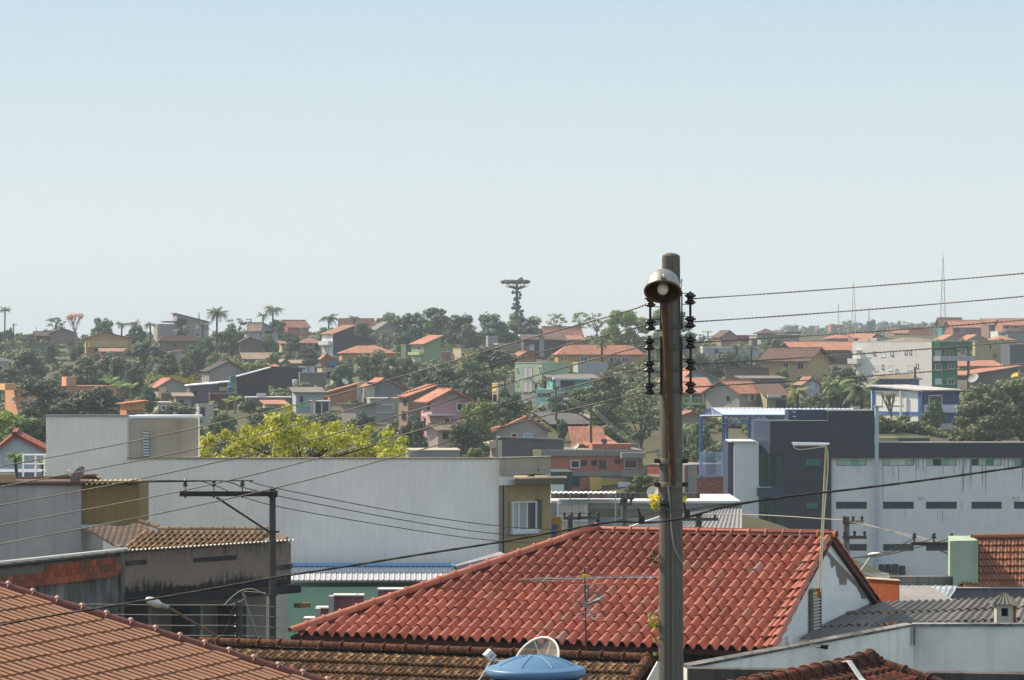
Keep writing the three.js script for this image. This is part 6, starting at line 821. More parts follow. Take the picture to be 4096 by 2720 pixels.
// --- dark lichened french tile roof in front of it
{
  const o0 = at(215, 645, 57.6), S = .36, k = Math.sqrt(1 + S * S), U = GD.clone().negate().add(V(0, S, 0)).normalize(), N = E.clone().cross(U).normalize(); if (N.y < 0) N.negate(); const Lr = 8.25, run = 2.9, P = (t, h) => o0.clone().addScaledVector(E, t).addScaledVector(U, h * k);
  const g = thing('old_roof_house', 'old house with dark lichened flat tile roof', 'house', V(o0.x + 4, 1, o0.z + 2)); const deck = wpart(g, 'roof', merge([slab(P(-.8, 0), P(Lr, 0), P(Lr - .05, -run), P(-.8, -run), .08), slab(P(Lr, 0).add(V(0, 0, -.05)), P(-.8, 0).add(V(0, 0, -.05)), P(-.8, 0).addScaledVector(GD, -2).add(V(0, -.7, 0)), P(Lr, 0).addScaledVector(GD, -2).add(V(0, -.7, 0)), .08)]), M('#2a221e', 'lichen'));
  const prof = [[0, .03], [.025, .042], [.05, .02], [.07, .008], [.115, .008], [.13, .03], [.15, .04], [.17, .022], [.19, .008], [.205, .012], [.222, .03]], geo = G(toCreased(sweepTile(prof, .46, .042, .066))), cs = ['#ada08a', '#9c8e7c', '#b8a88c', '#86786a', '#a8917a'];
  layTiles(deck, P(-.6, -run), E, U, .222, .41, 0, 40, 0, 8, geo, r => M(cs[r() * 5 | 0], 'lichen', { roughness: 1 }), (s, t) => s < Lr + .55 && t < run * k - .05, 'roof_tile', .05);
  const cg = capFix(capGeo(.1, .4)); layCaps(deck, P(-.3, .02).addScaledVector(N, .03), P(Lr, .02).addScaledVector(N, .03), cg, .4, r => M(['#6b4a3a', '#7c5540', '#5d4438'][r() * 3 | 0], 'lichen', { roughness: 1 })); layCaps(deck, P(Lr + .02, -run).addScaledVector(N, .05), P(Lr + .02, 0).addScaledVector(N, .05), cg, .42, r => M('#7c5a48', 'lichen', { roughness: 1 }), 'verge_tile');
  { const q = [[646, 683], [657.6, 662], [664, 672], [664, 690], [646, 690]].map(([u2, r2]) => at(u2, r2, 53.2)), sh = new THREE.Shape(q.map(v => new THREE.Vector2(v.x, v.y))), ex = new THREE.ExtrudeGeometry(sh, { depth: .2, bevelEnabled: false }); ex.translate(0, 0, -53.4); wpart(g, 'side_gable', G(ex), M('#e0ddd5', 'dirty'), 'small white side gable beside the pole'); }
  const wq = (t0, t1, h0, y0, y1) => { const a = P(t0, h0), b = P(t1, h0), m = [a.clone().setY(y1), a.clone().setY(y0), b.clone().setY(y0), b.clone().setY(y1)], n = GD.clone().multiplyScalar(-.2); return hexa([...m, ...m.map(v => v.clone().add(n))], E, V(0, 1, 0)); };
  wpart(g, 'front_wall', wq(-.3, Lr - .2, -run + .4, 1, P(0, -run + .4).y - .1), M('#8f897e', 'dirty'));
  wpart(g, 'end_wall', prism([[P(Lr - .1, 0).x, P(Lr - .1, 0).z], [P(Lr - .1, -2.6).x, P(Lr - .1, -2.6).z], [P(Lr - .35, -2.6).x, P(Lr - .35, -2.6).z], [P(Lr - .35, 0).x, P(Lr - .35, 0).z]], 1, P(0, -2.6).y - .12), M('#b5b2ad', 'dirty'));
}
// --- orange brown ribbed tile roof at lower left
{
  const e = V(.363, 0, -.93).normalize(), gd = V(.93, 0, .363).normalize(), S = .32, k = Math.sqrt(1 + S * S), u = gd.clone().negate().add(V(0, S, 0)).normalize(), N = e.clone().cross(u).normalize(); if (N.y < 0) N.negate(); const o0 = at(0, 590, 47.5), P = (a, b) => o0.clone().addScaledVector(e, a).addScaledVector(u, -b * k);
  const hip = b => b * .385; // a-coordinate of the verge at distance b down the slope
  const g = thing('ribbed_roof_house', 'house with orange brown ribbed tile roof at lower left', 'house', V(o0.x, 1, o0.z + 3)); const n = e.clone().cross(u).normalize();
  const deck = wpart(g, 'roof', slab(P(hip(-2), -2), P(-13, -2), P(-13, 5.2), P(hip(5.2), 5.2), .1), M('#4a2619', 'clay'));
  const prof = [[0, 0], [.002, .055], [.065, .064], [.115, .058], [.152, .03], [.165, 0], [.205, -.01]], geo = G(toCreased(sweepTile(prof, .43, .016, .02))), cs = ['#a0745a', '#94745c', '#a57656', '#8a7260', '#917c66'];
  layTiles(deck, P(-13, 5.2), e, u, .2, .387, 0, 78, 0, 19, geo, r => M(cs[r() * 5 | 0], 'clay', { roughness: .8 }), (s, t) => { const a = -13 + s, b = 5.2 - t / k; return a < hip(b) - .08 && a > -9 - Math.max(0, 2 - b) * .5; }, 'roof_tile', .045);
  const cg = capFix(capGeo(.085, .4)), cap = []; const A = P(hip(-1.6), -1.6).addScaledVector(N, .05), B = P(hip(5.2), 5.2).addScaledVector(N, .05); layCaps(deck, A, B, cg, .372, r => M('#7a3a28', 'clay', { roughness: .45 }), 'verge_tile');
  const kn = new THREE.SphereGeometry(.062, 10, 7); kn.scale(.7, .8, 1.05); const nk = Math.round(A.distanceTo(B) / .372); for (let i = 0; i < nk; i++) { const o = part(deck, 'mortar_cap', kn, M('#b58f7c', 'clay', { roughness: .5 })); o.position.copy(A.clone().lerp(B, (i + .95) / nk).addScaledVector(N, .075)).sub(g.position); o.rotation.y = .5; }
  wpart(g, 'wall', prism([[P(hip(0) - .3, 0).x, P(0, 0).z], [P(hip(5) - .3, 5).x, P(hip(5) - .3, 5).z], [P(-8, 5).x, P(-8, 5).z], [P(-8, 0).x, P(-8, 0).z]], 1, P(0, 5.0).y - .2), M('#a79c8c', 'dirty'));
}
// --- beige tile roof behind the shuttered building
{
  const d = 108, e = V(1, 0, .04).normalize(), gd = V(-.36, 0, .93).normalize(), S = .32, k = Math.sqrt(1 + S * S), u = gd.clone().negate().add(V(0, S, 0)).normalize(), N = V(0, 1, .2), o0 = at(160, 531.5, d), P = (t, h) => o0.clone().addScaledVector(e, t).addScaledVector(u, h * k);
  const g = thing('beige_roof_house', 'low house with beige barrel tile roof behind the shuttered building', 'house', V(o0.x + 2, -3, o0.z)); const Lr = 107 * d / F, run = 2.6; const deck = wpart(g, 'roof', slab(P(-.1, 0), P(Lr, 0), P(Lr, -run), P(-.6, -run), .08), M('#5c4a38', 'clay'));
  const geo = smoothSweep([...arc(0, .07, -.01, 2), ...arc(.07, .222, .065, 6).slice(1)], .43, .02, .03, .94), cs = ['#9c7a56', '#91704e', '#a5835c', '#876848'];
  layTiles(deck, P(-.6, -run), e, u, .216, .385, 0, 20, 0, 7, geo, r => M(cs[r() * 4 | 0], 'clay'), (s, t) => true, 'roof_tile', .045);
  const cg = capFix(capGeo(.1, .4)); layCaps(deck, P(-.1, .03).add(V(0, .05, 0)), P(Lr, .03).add(V(0, .05, 0)), cg, .385, r => M(cs[r() * 4 | 0], 'clay'));
  const h0 = at(139, 522, d + 1), h1 = at(176, 534, d + .5); layCaps(deck, h0, h1, cg, .4, r => M(cs[r() * 4 | 0], 'clay'), 'hip_tile'); wpart(g, 'rear_slope', slab(at(84, 526.5, d + 2), at(142, 522.5, d + 2), at(172, 548, d - .8), at(126, 551, d - 1), .1), M('#5a4a3e', 'tile')); wpart(g, 'gable_end', slab(P(Lr, .05), P(Lr + .9, -.4), P(Lr + .9, -run), P(Lr + .1, -run), .2), M('#7d6d5c', 'dirty'));
  wpart(g, 'wall', bx(o0.x - 2, -3, -d - 2, o0.x + Lr - .2, P(0, -run).y - .2, -d + .5), M('#8b8172', 'dirty'));
}
// --- orange flat tile roof with green parapet, right
{
  const d = 92, g = thing('green_parapet_house', 'house with orange tile roof and pale green parapet', 'house', at(985, 610, d)), e = V(.985, 0, -.17).normalize(), gd = V(-.17, 0, .985).normalize(), S = .75, k = Math.sqrt(1 + S * S), u = gd.clone().negate().add(V(0, S, 0)).normalize(), o0 = at(953, 588, d - .2), P = (t, h) => o0.clone().addScaledVector(e, t).addScaledVector(u, h * k);
  const deck = wpart(g, 'roof', slab(P(.2, 1.72), P(4, 1.72), P(4, -.02), P(.2, -.02), .1), M('#4a2a1e', 'clay')); const prof = [[0, .03], [.03, .045], [.055, .02], [.075, .008], [.12, .008], [.135, .03], [.16, .042], [.185, .02], [.21, .01], [.222, .03]], geo = G(toCreased(sweepTile(prof, .37, .03, .05))), cs = ['#9c6045', '#a3684a', '#8f583e', '#9a6a50'];
  layTiles(deck, P(.25, 0), e, u, .222, .31, 0, 17, 0, 7, geo, r => M(cs[r() * 4 | 0], 'clay', { roughness: .85 }), () => true, 'roof_tile', .05); layCaps(deck, P(.5, 1.72).add(V(0, .06, 0)), P(4, 1.72).add(V(0, .06, 0)), capFix(capGeo(.1, .4)), .4, r => M('#a86545', 'clay'));
  const gm = M('#a6b8a2', 'dirty', { bumpScale: .003 }); const A = at(950, 588, d), Bt = at(950, 541, d), C = at(980, 536.5, d + 2.2); wpart(g, 'parapet', hexa([V(A.x, Bt.y, A.z), V(A.x, A.y, A.z), V(A.x + .8, A.y, A.z + .02), V(A.x + .8, Bt.y + .02, A.z + .02), V(A.x + .3, C.y, A.z - 2.6), V(A.x + .3, A.y, A.z - 2.6), V(A.x + .95, A.y, A.z - 2.6), V(A.x + .95, C.y, A.z - 2.6)], V(1, 0, 0), V(0, 1, 0)), gm); wpart(g, 'rear_parapet', bx(A.x + .95, A.y, A.z - 2.7, A.x + 1.7, C.y + .02, A.z - 2.3), gm);
  wpart(g, 'parapet_buttress', slab(V(A.x + .6, C.y, A.z - 2.2), V(A.x + .95, C.y - .05, A.z - 2.2), V(A.x + .78, A.y + .05, A.z + .06), V(A.x + .6, A.y + .05, A.z + .06), .1), gm);
  fb(g, 'gutter_fascia', M('#6d6e74', 'dirty'), d - .5, 950.5, 588.3, 1060, 601, .05, 1.5); fb(g, 'gutter_lip', M('#9a9ba0', 'dirty'), d - .5, 950, 587.4, 1060, 588.2, .12, .2); fb(g, 'wall', M('#77736c', 'dirty'), d, 952, 601.2, 1060, 640, 0, 3);
}
// ---------------------------------------------------------------- right foreground
{ // long white parapet wall
  const g = thing('parapet_wall', 'long white rendered parapet wall at lower right', 'wall', at(820, 690, 50)), a = at(690, 666, 47.9), b = at(913, 625.8, 55.3), c = at(1060, 624.5, 55.3), wm = M('#efeeea', 'dirty', { bumpScale: .002 }), y0 = at(0, 720, 48).y;
  const th = .2; wpart(g, 'wall', prism([[a.x, a.z], [b.x, b.z], [b.x - .08, b.z - th], [a.x - .1, a.z - th]], y0, a.y - .03), wm); wpart(g, 'wall', prism([[b.x + .003, b.z], [c.x, c.z], [c.x, c.z - th], [b.x + .003, b.z - th]], y0, a.y - .03), wm);
  wpart(g, 'coping', prism([[a.x, a.z + .04], [b.x, b.z + .04], [b.x - .1, b.z - th - .06], [a.x - .12, a.z - th - .05]], a.y - .03, a.y + .01), M('#8e8c88', 'stained')); wpart(g, 'coping', prism([[b.x + .003, b.z + .04], [c.x, c.z + .04], [c.x, c.z - th - .04], [b.x + .003, b.z - th - .04]], a.y - .03, a.y + .012), M('#a5a9ae', 'stained'));
  const cr = at(914, 640, 55.25); wpart(g, 'joint', bx(cr.x - .012, at(0, 645, 55.2).y, cr.z, cr.x + .012, at(0, 627, 55.2).y, cr.z + .08), M('#6a6764'));
}
{ // security camera
  const d = 50.6, c = at(817, 647, d), g = thing('security_camera', 'small black security camera on the white wall', 'camera', c.clone().add(V(0, -.12, .05))); wpart(g, 'bracket', merge([bar(c.clone().add(V(-.09, .02, -.12)), c.clone().add(V(0, 0, .08)), .012), bar(c.clone().add(V(0, 0, .08)), c.clone().add(V(.07, 0, .1)), .012), bar(c.clone().add(V(-.06, .12, -.1)), c.clone().add(V(-.02, 0, .06)), .006)]), M('#55555a')); wpart(g, 'housing', merge([beam(c.clone().add(V(.05, .02, .1)), c.clone().add(V(.16, 0, .13)), .05, .05), bx(c.x + .04, c.y + .035, c.z + .07, c.x + .18, c.y + .045, c.z + .17)]), M('#202024', 'plain', { roughness: .4 }));
}
{ const d = 46.5, g = thing('stained_wall', 'dark stained low masonry wall at the bottom right', 'wall', at(860, 700, d)), a = at(688, 668.5, d + .8), b = at(1060, 675, d - .6), y0 = at(0, 730, d).y; wpart(g, 'wall', hexa([a, V(a.x, y0, a.z), V(b.x, y0, b.z), b, a.clone().add(V(0, 0, -.3)), V(a.x, y0, a.z - .3), V(b.x, y0, b.z - .3), b.clone().add(V(0, 0, -.3))], V(1, 0, 0), V(0, 1, 0)), M('#575350', 'stained')); for (let i = 0; i < 5; i++) { const u = lerp(760, 1000, i / 4), p = at(u, lerp(668.8, 674.5, (u - 688) / 372), d + .1); wpart(g, 'pier', bx(p.x - .03, y0, p.z, p.x + .03, p.y - .04, p.z + .28), M('#3a3735', 'stained')); } }
{ // old roof peak at the bottom right
  const d = 43, e = V(.5, 0, -.866), gd = V(.866, 0, .5), S = .28, k = Math.sqrt(1 + S * S), u = gd.clone().negate().add(V(0, S, 0)).normalize(), N = e.clone().cross(u).normalize(); if (N.y < 0) N.negate(); const T = at(872, 665, d), P = (a, b) => T.clone().addScaledVector(e, a).addScaledVector(u, -b * k);
  const g = thing('mossy_roof_house', 'old mossy tiled roof peak at the bottom right', 'house', V(T.x, 1, T.z + 2)), cs = ['#7d4a36', '#6b4a3a', '#8a5238', '#5d463a', '#74543f'], mk = r => M(cs[r() * 5 | 0], 'lichen', { roughness: 1 });
  const back = (a, b) => T.clone().addScaledVector(e, a).addScaledVector(gd, -b).add(V(0, -b * S, 0));
  const deck = wpart(g, 'roof', merge([slab(P(0, 0), P(-5.5, 0), P(-5.5, 3.4), P(0, 3.4), .06), slab(back(-5.5, 0), back(0, 0), back(0, 2.6), back(-5.5, 2.6), .06)]), M('#33261f', 'lichen'));
  const geo = G(toCreased(sweepTile([...arc(0, .08, -.01, 3), ...arc(.08, .222, .05, 6).slice(1)], .43, .02, .03, .95))); layTiles(deck, P(-5.5, 3.4), e, u, .215, .4, 0, 25, 0, 9, geo, mk, () => true, 'roof_tile', .05);
  layCaps(deck, P(-5.4, 0).add(V(0, .05, 0)), P(0, 0).add(V(0, .05, 0)), capGeo(.11, .4), .36, mk, 'ridge_tile'); layCaps(deck, P(0, 3.3).addScaledVector(N, .05), P(0, .1).addScaledVector(N, .05), capGeo(.09, .4), .38, mk, 'verge_tile'); layCaps(deck, P(-.75, 0).add(V(0, .1, 0)), P(-.05, 0).add(V(0, .13, 0)), capGeo(.08, .36), .35, mk, 'ridge_tile');
  const st = [[-1.05, -.12], [-1.2, .12], [-1.5, .45], [-1.95, .85], [-2.6, 1.4]].map(([a, b]) => P(a, b).addScaledVector(N, b < 0 ? .1 : b < .2 ? .2 : .1)), fl = []; for (let i = 0; i < 4; i++) fl.push(slab(st[i], st[i].clone().addScaledVector(e, .13), st[i + 1].clone().addScaledVector(e, .13), st[i + 1], .012)); wpart(g, 'white_flashing', merge(fl), M('#b5b7b8'));
  const q = (a, b) => { const p = P(a, b); return [p.x, p.z]; }; wpart(g, 'wall', prism([q(-.3, .4), q(-.3, 3), q(-5, 3), q(-5, .4)], 1, P(0, 3).y - .2), M('#77706a', 'dirty'));
}
{ // corrugated roof
  const g = thing('corrugated_roof_shed', 'shed with weathered grey corrugated roof behind the white wall', 'shed', at(930, 640, 66)); const m = [M('#67645f', 'dirty'), M('#716e69', 'dirty'), M('#5f5d59', 'dirty')], TL = at(868, 606, 67), TR = at(1062, 600, 68.2), BR = at(1062, 629, 61.3), BL = at(800, 640, 60.5); let n = 0;
  const pt = (s, t) => TL.clone().lerp(TR, s).lerp(BL.clone().lerp(BR, s), t); for (let r = 2; r >= 0; r--) for (let i = 0; i < 9; i++) wpart(g, 'roof_sheet', corr(pt(i / 9, r / 3), pt((i + 1) / 9, r / 3), pt((i + 1) / 9, (r + 1.06) / 3), pt(i / 9, (r + 1.06) / 3), .15, .05).translate(0, (2 - r) * .03, 0), m[n++ % 3]);
  const w = at(850, 640, 64); wpart(g, 'wall', bx(at(850, 0, 62).x, 1, -66.5, at(1060, 0, 62).x, at(0, 640, 61).y - .5, -61.6), M('#77756f', 'dirty'));
}
{ const d = 72, g = thing('orange_wall', 'orange rendered rooftop wall beside the red roof gable', 'wall', at(880, 620, d)); wpart(g, 'wall', prism([[at(852, 0, d).x, -d - 1.2], [at(899.5, 0, d).x, -d], [at(899.5, 0, d).x, -d - .3], [at(852, 0, d).x, -d - 1.5]], 1, at(0, 581, d).y), M('#b5592a', 'dirty')); wpart(g, 'coping', prism([[at(852, 0, d).x, -d - 1.15], [at(899.8, 0, d).x, -d + .06], [at(899.8, 0, d).x, -d - .36], [at(852, 0, d).x, -d - 1.55]], at(0, 581, d).y, at(0, 580.2, d).y), M('#c9b49c', 'dirty')); }
{ const d = 84, g = thing('metal_roof_shed', 'shed with white ribbed metal roof and grey gutter wall', 'shed', at(925, 620, d)); const n = 5; for (let i = 0; i < n; i++) { const u0 = lerp(896, 954, i / n), u1 = lerp(896, 954, (i + 1) / n); wpart(g, 'roof_sheet', corr(at(u0 + 3, 585.5, d + 1.5), at(u1 + 3, 586, d + 1.5), at(u1, 590, d), at(u0, 590, d), .25, .03, true), M('#b9bdbf', 'plaster', { roughness: .45 })); wpart(g, 'roof_sheet', corr(at(u0 + 2, 589, d + .3), at(u1 + 2, 589, d + .3), at(u1 - 8, 603, d - 3.4), at(u0 - 8, 603, d - 3.4), .3, .07, true), M('#cfd3d5', 'plaster', { roughness: .4 })); } fb(g, 'wall', M('#8a8885', 'dirty'), d - 5, 893, 601, 956, 640, 0, 5); wpart(g, 'gutter_wall', prism([[at(890, 0, d + 3).x, -d - 3], [at(953, 0, d + 3).x, -d - 3], [at(953, 0, d + 3).x, -d - 3.3], [at(890, 0, d + 3).x, -d - 3.3]], 0, at(0, 576.5, d + 3).y), M('#87857f', 'stained')); wpart(g, 'gutter_wall', prism([[at(862, 0, d + 6).x, -d - 6], [at(889, 0, d + 6).x, -d - 6], [at(890, 0, d + 3).x, -d - 3.1], [at(888, 0, d + 3).x, -d - 3.1]], 0, at(0, 575.4, d + 5).y), M('#7f8488', 'stained')); }
{ // chimney
  const d = 62, s = d / F, p = at(1004, 625, d), g = thing('chimney', 'small plastered chimney with fluted tile hood', 'chimney', p); const w = 8.6 * s; part(g, 'shaft', merge([bx(-w, -.6, -w, w * .9, .18, w), bx(-w, .18, -w, -w * .45, .34, w), bx(w * .35, .18, -w, w * .9, .34, w), bx(-w, .34, -w, w * .9, .4, w)]), M('#b3b0a6', 'dirty')); part(g, 'brick_side', bx(w * .9, -.6, -w, w * 1.25, .38, w * .98), M('#b5603c', 'brick')); part(g, 'flue', bx(-w * .45, .18, -w * .9, w * .35, .34, -.02), M('#17120f'));
  const a = V(0, .46 + 8 * s, 0); const L = 13 * s; for (const q of [0, 1, 2, 3]) { const A = q * Math.PI / 2, c = (x, y, z) => V(x * Math.cos(A) + z * Math.sin(A), y, -x * Math.sin(A) + z * Math.cos(A)); part(g, 'hood_sheet', corr(c(-.02, a.y, .02), c(.02, a.y, .02), c(L, .41, L), c(-L, .41, L), .008, .02), M('#a9a79c', 'stained')); }
}
// ---------------------------------------------------------------- water tank and dishes
{
  const d = 48, s = d / F, p = at(535.5, 668, d), g = thing('water_tank', 'round blue water tank with domed ribbed lid', 'water tank', p.clone().add(V(0, -1.1, 0))), bm = M('#23446c', 'plaster', { roughness: .42 }), R = 46 * s;
  part(g, 'body', lathe([[0, 0], [R * .88, 0], [R * .9, .03], [R * .97, 1.02], [0, 1.02]], 48), bm);
  const lid = [[R * 1.0, .98], [R * 1.085, .985], [R * 1.095, 1.04], [R * 1.09, 1.085], [R * 1.05, 1.11], [R * .9, 1.14]]; for (let i = 0; i <= 8; i++) { const t = i / 8, r = lerp(R * .9, .0, t); lid.push([r, 1.14 + .155 * (1 - (r / (R * .9)) ** 2)]); } part(g, 'lid', lathe(lid, 48), M('#4f7ba3', 'plaster', { roughness: .45 }));
  for (let i = 0; i < 8; i++) { const a = i * Math.PI / 4 + .35, pts = []; for (let k = 0; k <= 6; k++) { const r = lerp(R * .2, R * .86, k / 6); pts.push(V(Math.cos(a) * r, 1.138 + .155 * (1 - (r / (R * .9)) ** 2), Math.sin(a) * r)); } part(g, 'lid_rib', tube(pts, .012, 12, 6), M('#466f96', 'plaster', { roughness: .45 })); }
  part(g, 'inlet', merge([bar(V(.12, .55, R * .95), V(.12, .86, R * 1.0), .03), sph(.12, .88, R * 1.0, .05, 10)]), M('#77828c')); part(g, 'wire', tube([V(-.12, 1.1, R * 1.06), V(-.16, .8, R * 1.02), V(-.3, .5, R * 1.0)], .006), M('#23272c'));
  const t = thing('tank_platform', 'concrete platform carrying the blue water tank', 'platform', V(p.x, 2, p.z)); part(t, 'slab', bx(-1, p.y - 1.1 - 2 - .2, -1, 1, p.y - 1.102 - 2, 1), M('#8b8882', 'concrete')); for (const [x, z] of [[-.8, -.8], [.8, -.8], [-.8, .8], [.8, .8]]) part(t, 'leg', bx(x - .12, -.5, z - .12, x + .12, p.y - 1.305 - 2, z + .12), M('#8b8882', 'concrete'));
}
{ // mesh dish behind the tank
  const d = 50, c = at(541, 666, d), ax = V(-.55, .50, .62).normalize(), R = .43, g = thing('mesh_dish', 'transparent mesh satellite dish with white rim behind blue tank', 'satellite dish', V(c.x, c.y - 1.2, c.z)), q = new THREE.Quaternion().setFromUnitVectors(V(0, 1, 0), ax), wm = M('#e2e3e0', 'plain', { roughness: .4 });
  const pl = (geo) => { geo.applyQuaternion(q); geo.translate(c.x, c.y, c.z); return G(geo); }; const rim = new THREE.TorusGeometry(R, .017, 8, 48); rim.rotateX(Math.PI / 2); rim.translate(0, .14, 0); wpart(g, 'rim', pl(rim), wm); const pts = []; for (let i = 0; i <= 10; i++) { const r = i / 10 * R; pts.push([r, r * r / R / R * .14]); } wpart(g, 'mesh_reflector', pl(lathe(pts, 40)), M('#b9b2a6', 'plain', { transparent: true, opacity: .35, side: THREE.DoubleSide, roughness: .7 })); for (let i = 0; i < 8; i++) { const a = i * Math.PI / 4 + .2, p2 = []; for (let k = 0; k <= 5; k++) { const r = k / 5 * R; p2.push(V(Math.cos(a) * r, r * r / R / R * .14 - .008, Math.sin(a) * r)); } wpart(g, 'rib', pl(tube(p2, .009, 10, 5)), wm); }
  wpart(g, 'mast', bar(c.clone().addScaledVector(ax, -.02), V(c.x + .05, c.y - 1.2, c.z - .2), .03), M('#99999a')); 
  const f = at(489.5, 655, d - .3), bg = new THREE.BoxGeometry(.13, .13, .16); bg.rotateZ(.75); bg.rotateY(.3); bg.translate(f.x, f.y, f.z); wpart(g, 'feed_box', G(bg), M('#d6d6d2', 'plain', { roughness: .5 })); const pl2 = new THREE.BoxGeometry(.075, .02, .004); pl2.rotateZ(.75); pl2.rotateY(.3); pl2.translate(f.x + .035, f.y - .01, f.z + .085); wpart(g, 'feed_print', G(pl2), M('#6d7488')); wpart(g, 'feed_knob', sph(f.x + .09, f.y - .08, f.z, .035, 10), M('#c9c9c4')); wpart(g, 'feed_arm', merge([bar(f.clone().add(V(.05, -.08, 0)), c.clone().addScaledVector(ax, .02), .014), bar(at(478, 682, d - .2), f.clone().add(V(.02, -.1, 0)), .012)]), wm);
}
{ // television aerial in front of the red roof
  const d = 57.2, g = thing('tv_aerial', 'rooftop television aerial with long yagi boom and grid panel', 'aerial', at(586, 660, d)), mm = metal('#9a9b9c', .45); wpart(g, 'mast', tube([at(586.3, 662, d), at(586, 640, d), at(585.2, 600, d), at(584.6, 568, d)], .016, 14, 6), M('#4a322a', 'plain', { roughness: .7 }));
  const b0 = at(521, 579.6, d + .25), b1 = at(656, 577.4, d - .25); wpart(g, 'boom', merge([bar(b0, b1, .012), bar(b0.clone().lerp(b1, .1).add(V(0, .03, .1)), b0.clone().lerp(b1, .95).add(V(0, .05, .1)), .006), bar(b0.clone().add(V(.2, -.02, .2)), b1.clone().add(V(-.15, .035, .15)), .006)]), mm); for (let i = 0; i < 15; i++) { const p = b0.clone().lerp(b1, i / 14), L = lerp(.16, .32, i / 14); wpart(g, 'element', bar(p.clone().add(V(-L * .3, -.012, -L)), p.clone().add(V(L * .3, .02, L)), .006, .006, 5), mm); if (i % 2) wpart(g, 'clip', sph(p.x, p.y, p.z, .016, 6), M('#a8922e')); }
  const jn = at(585, 575.8, d - .06); wpart(g, 'joint', merge([bx(jn.x - .06, jn.y - .03, jn.z - .04, jn.x + .06, jn.y + .02, jn.z + .04)]), M('#c9a81c')); wpart(g, 'cable_tie', bar(jn.clone().add(V(-.03, -.1, .03)), jn.clone().add(V(-.02, 0, .04)), .008), M('#d5d5d0'));
  const gc = at(586.2, 605, d - .05); wpart(g, 'grid_arm', bar(gc, at(589, 583.8, d - .2), .017), mm); wpart(g, 'grid_arm', bar(gc, at(593.5, 620.5, d - .25), .017), mm); wpart(g, 'grid_arm', merge([bar(gc, at(603.5, 596.7, d - .5), .018), bar(at(592, 602.5, d - .2), at(601, 599, d - .45), .03, .03, 5)]), mm); wpart(g, 'clamp', bx(gc.x - .045, gc.y - .04, gc.z - .04, gc.x + .045, gc.y + .04, gc.z + .04), mm);
  for (let i = 0; i < 16; i++) { const r = 584.5 + i * 2.35, tlt = i < 8 ? 1 : -1; wpart(g, 'reflector_rod', bar(at(572.5 + (i > 11 ? (i - 11) * 1.4 : 0), r + tlt * .5, d - .1), at(603 + (i > 9 ? (i - 9) * .8 : 0), r - 1 + i * .12, d - .35), .004, .004, 4), mm); }
}
{ // pole aerial on the gable
  const d = 60.6, g = thing('pole_aerial', 'pale pole aerial with folded bar fixed to the gable', 'aerial', at(819, 598, d)); wpart(g, 'pole', bar(at(819, 596, d), at(826.2, 446, d), .022, .02), M('#a8a27c', 'plain', { roughness: .6 })); wpart(g, 'cable', tube([at(820.5, 592, d - .05), at(824, 520, d - .06), at(828, 460, d - .05), at(826, 447, d - .05), at(818, 447.5, d - .05), at(796, 449, d - .05), at(792.5, 444, d - .04)], .009, 40, 5), M('#c9c5b5')); wpart(g, 'bar', merge([bar(at(792, 443.1, d), at(829.5, 443.8, d), .02), bar(at(793, 445.2, d), at(826, 445.4, d), .014)]), M('#c9d3e0', 'plain', { metalness: .4, roughness: .4 })); for (let i = 0; i < 12; i++) { const p = at(794 + i * 3, 444.2, d); wpart(g, 'cross_rod', bar(p.clone().add(V(0, 0, -.25)), p.clone().add(V(0, 0, .25)), .01, .01, 5), M('#d0d6dc')); } for (const r of [588.7, 594.3]) wpart(g, 'bracket', bar(at(813.5, r, d), at(821, r - .3, d), .018), M('#a58b2c')); wpart(g, 'foot', bar(at(818.8, 597, d), at(819.2, 588, d), .034), M('#8a4a32'));
}
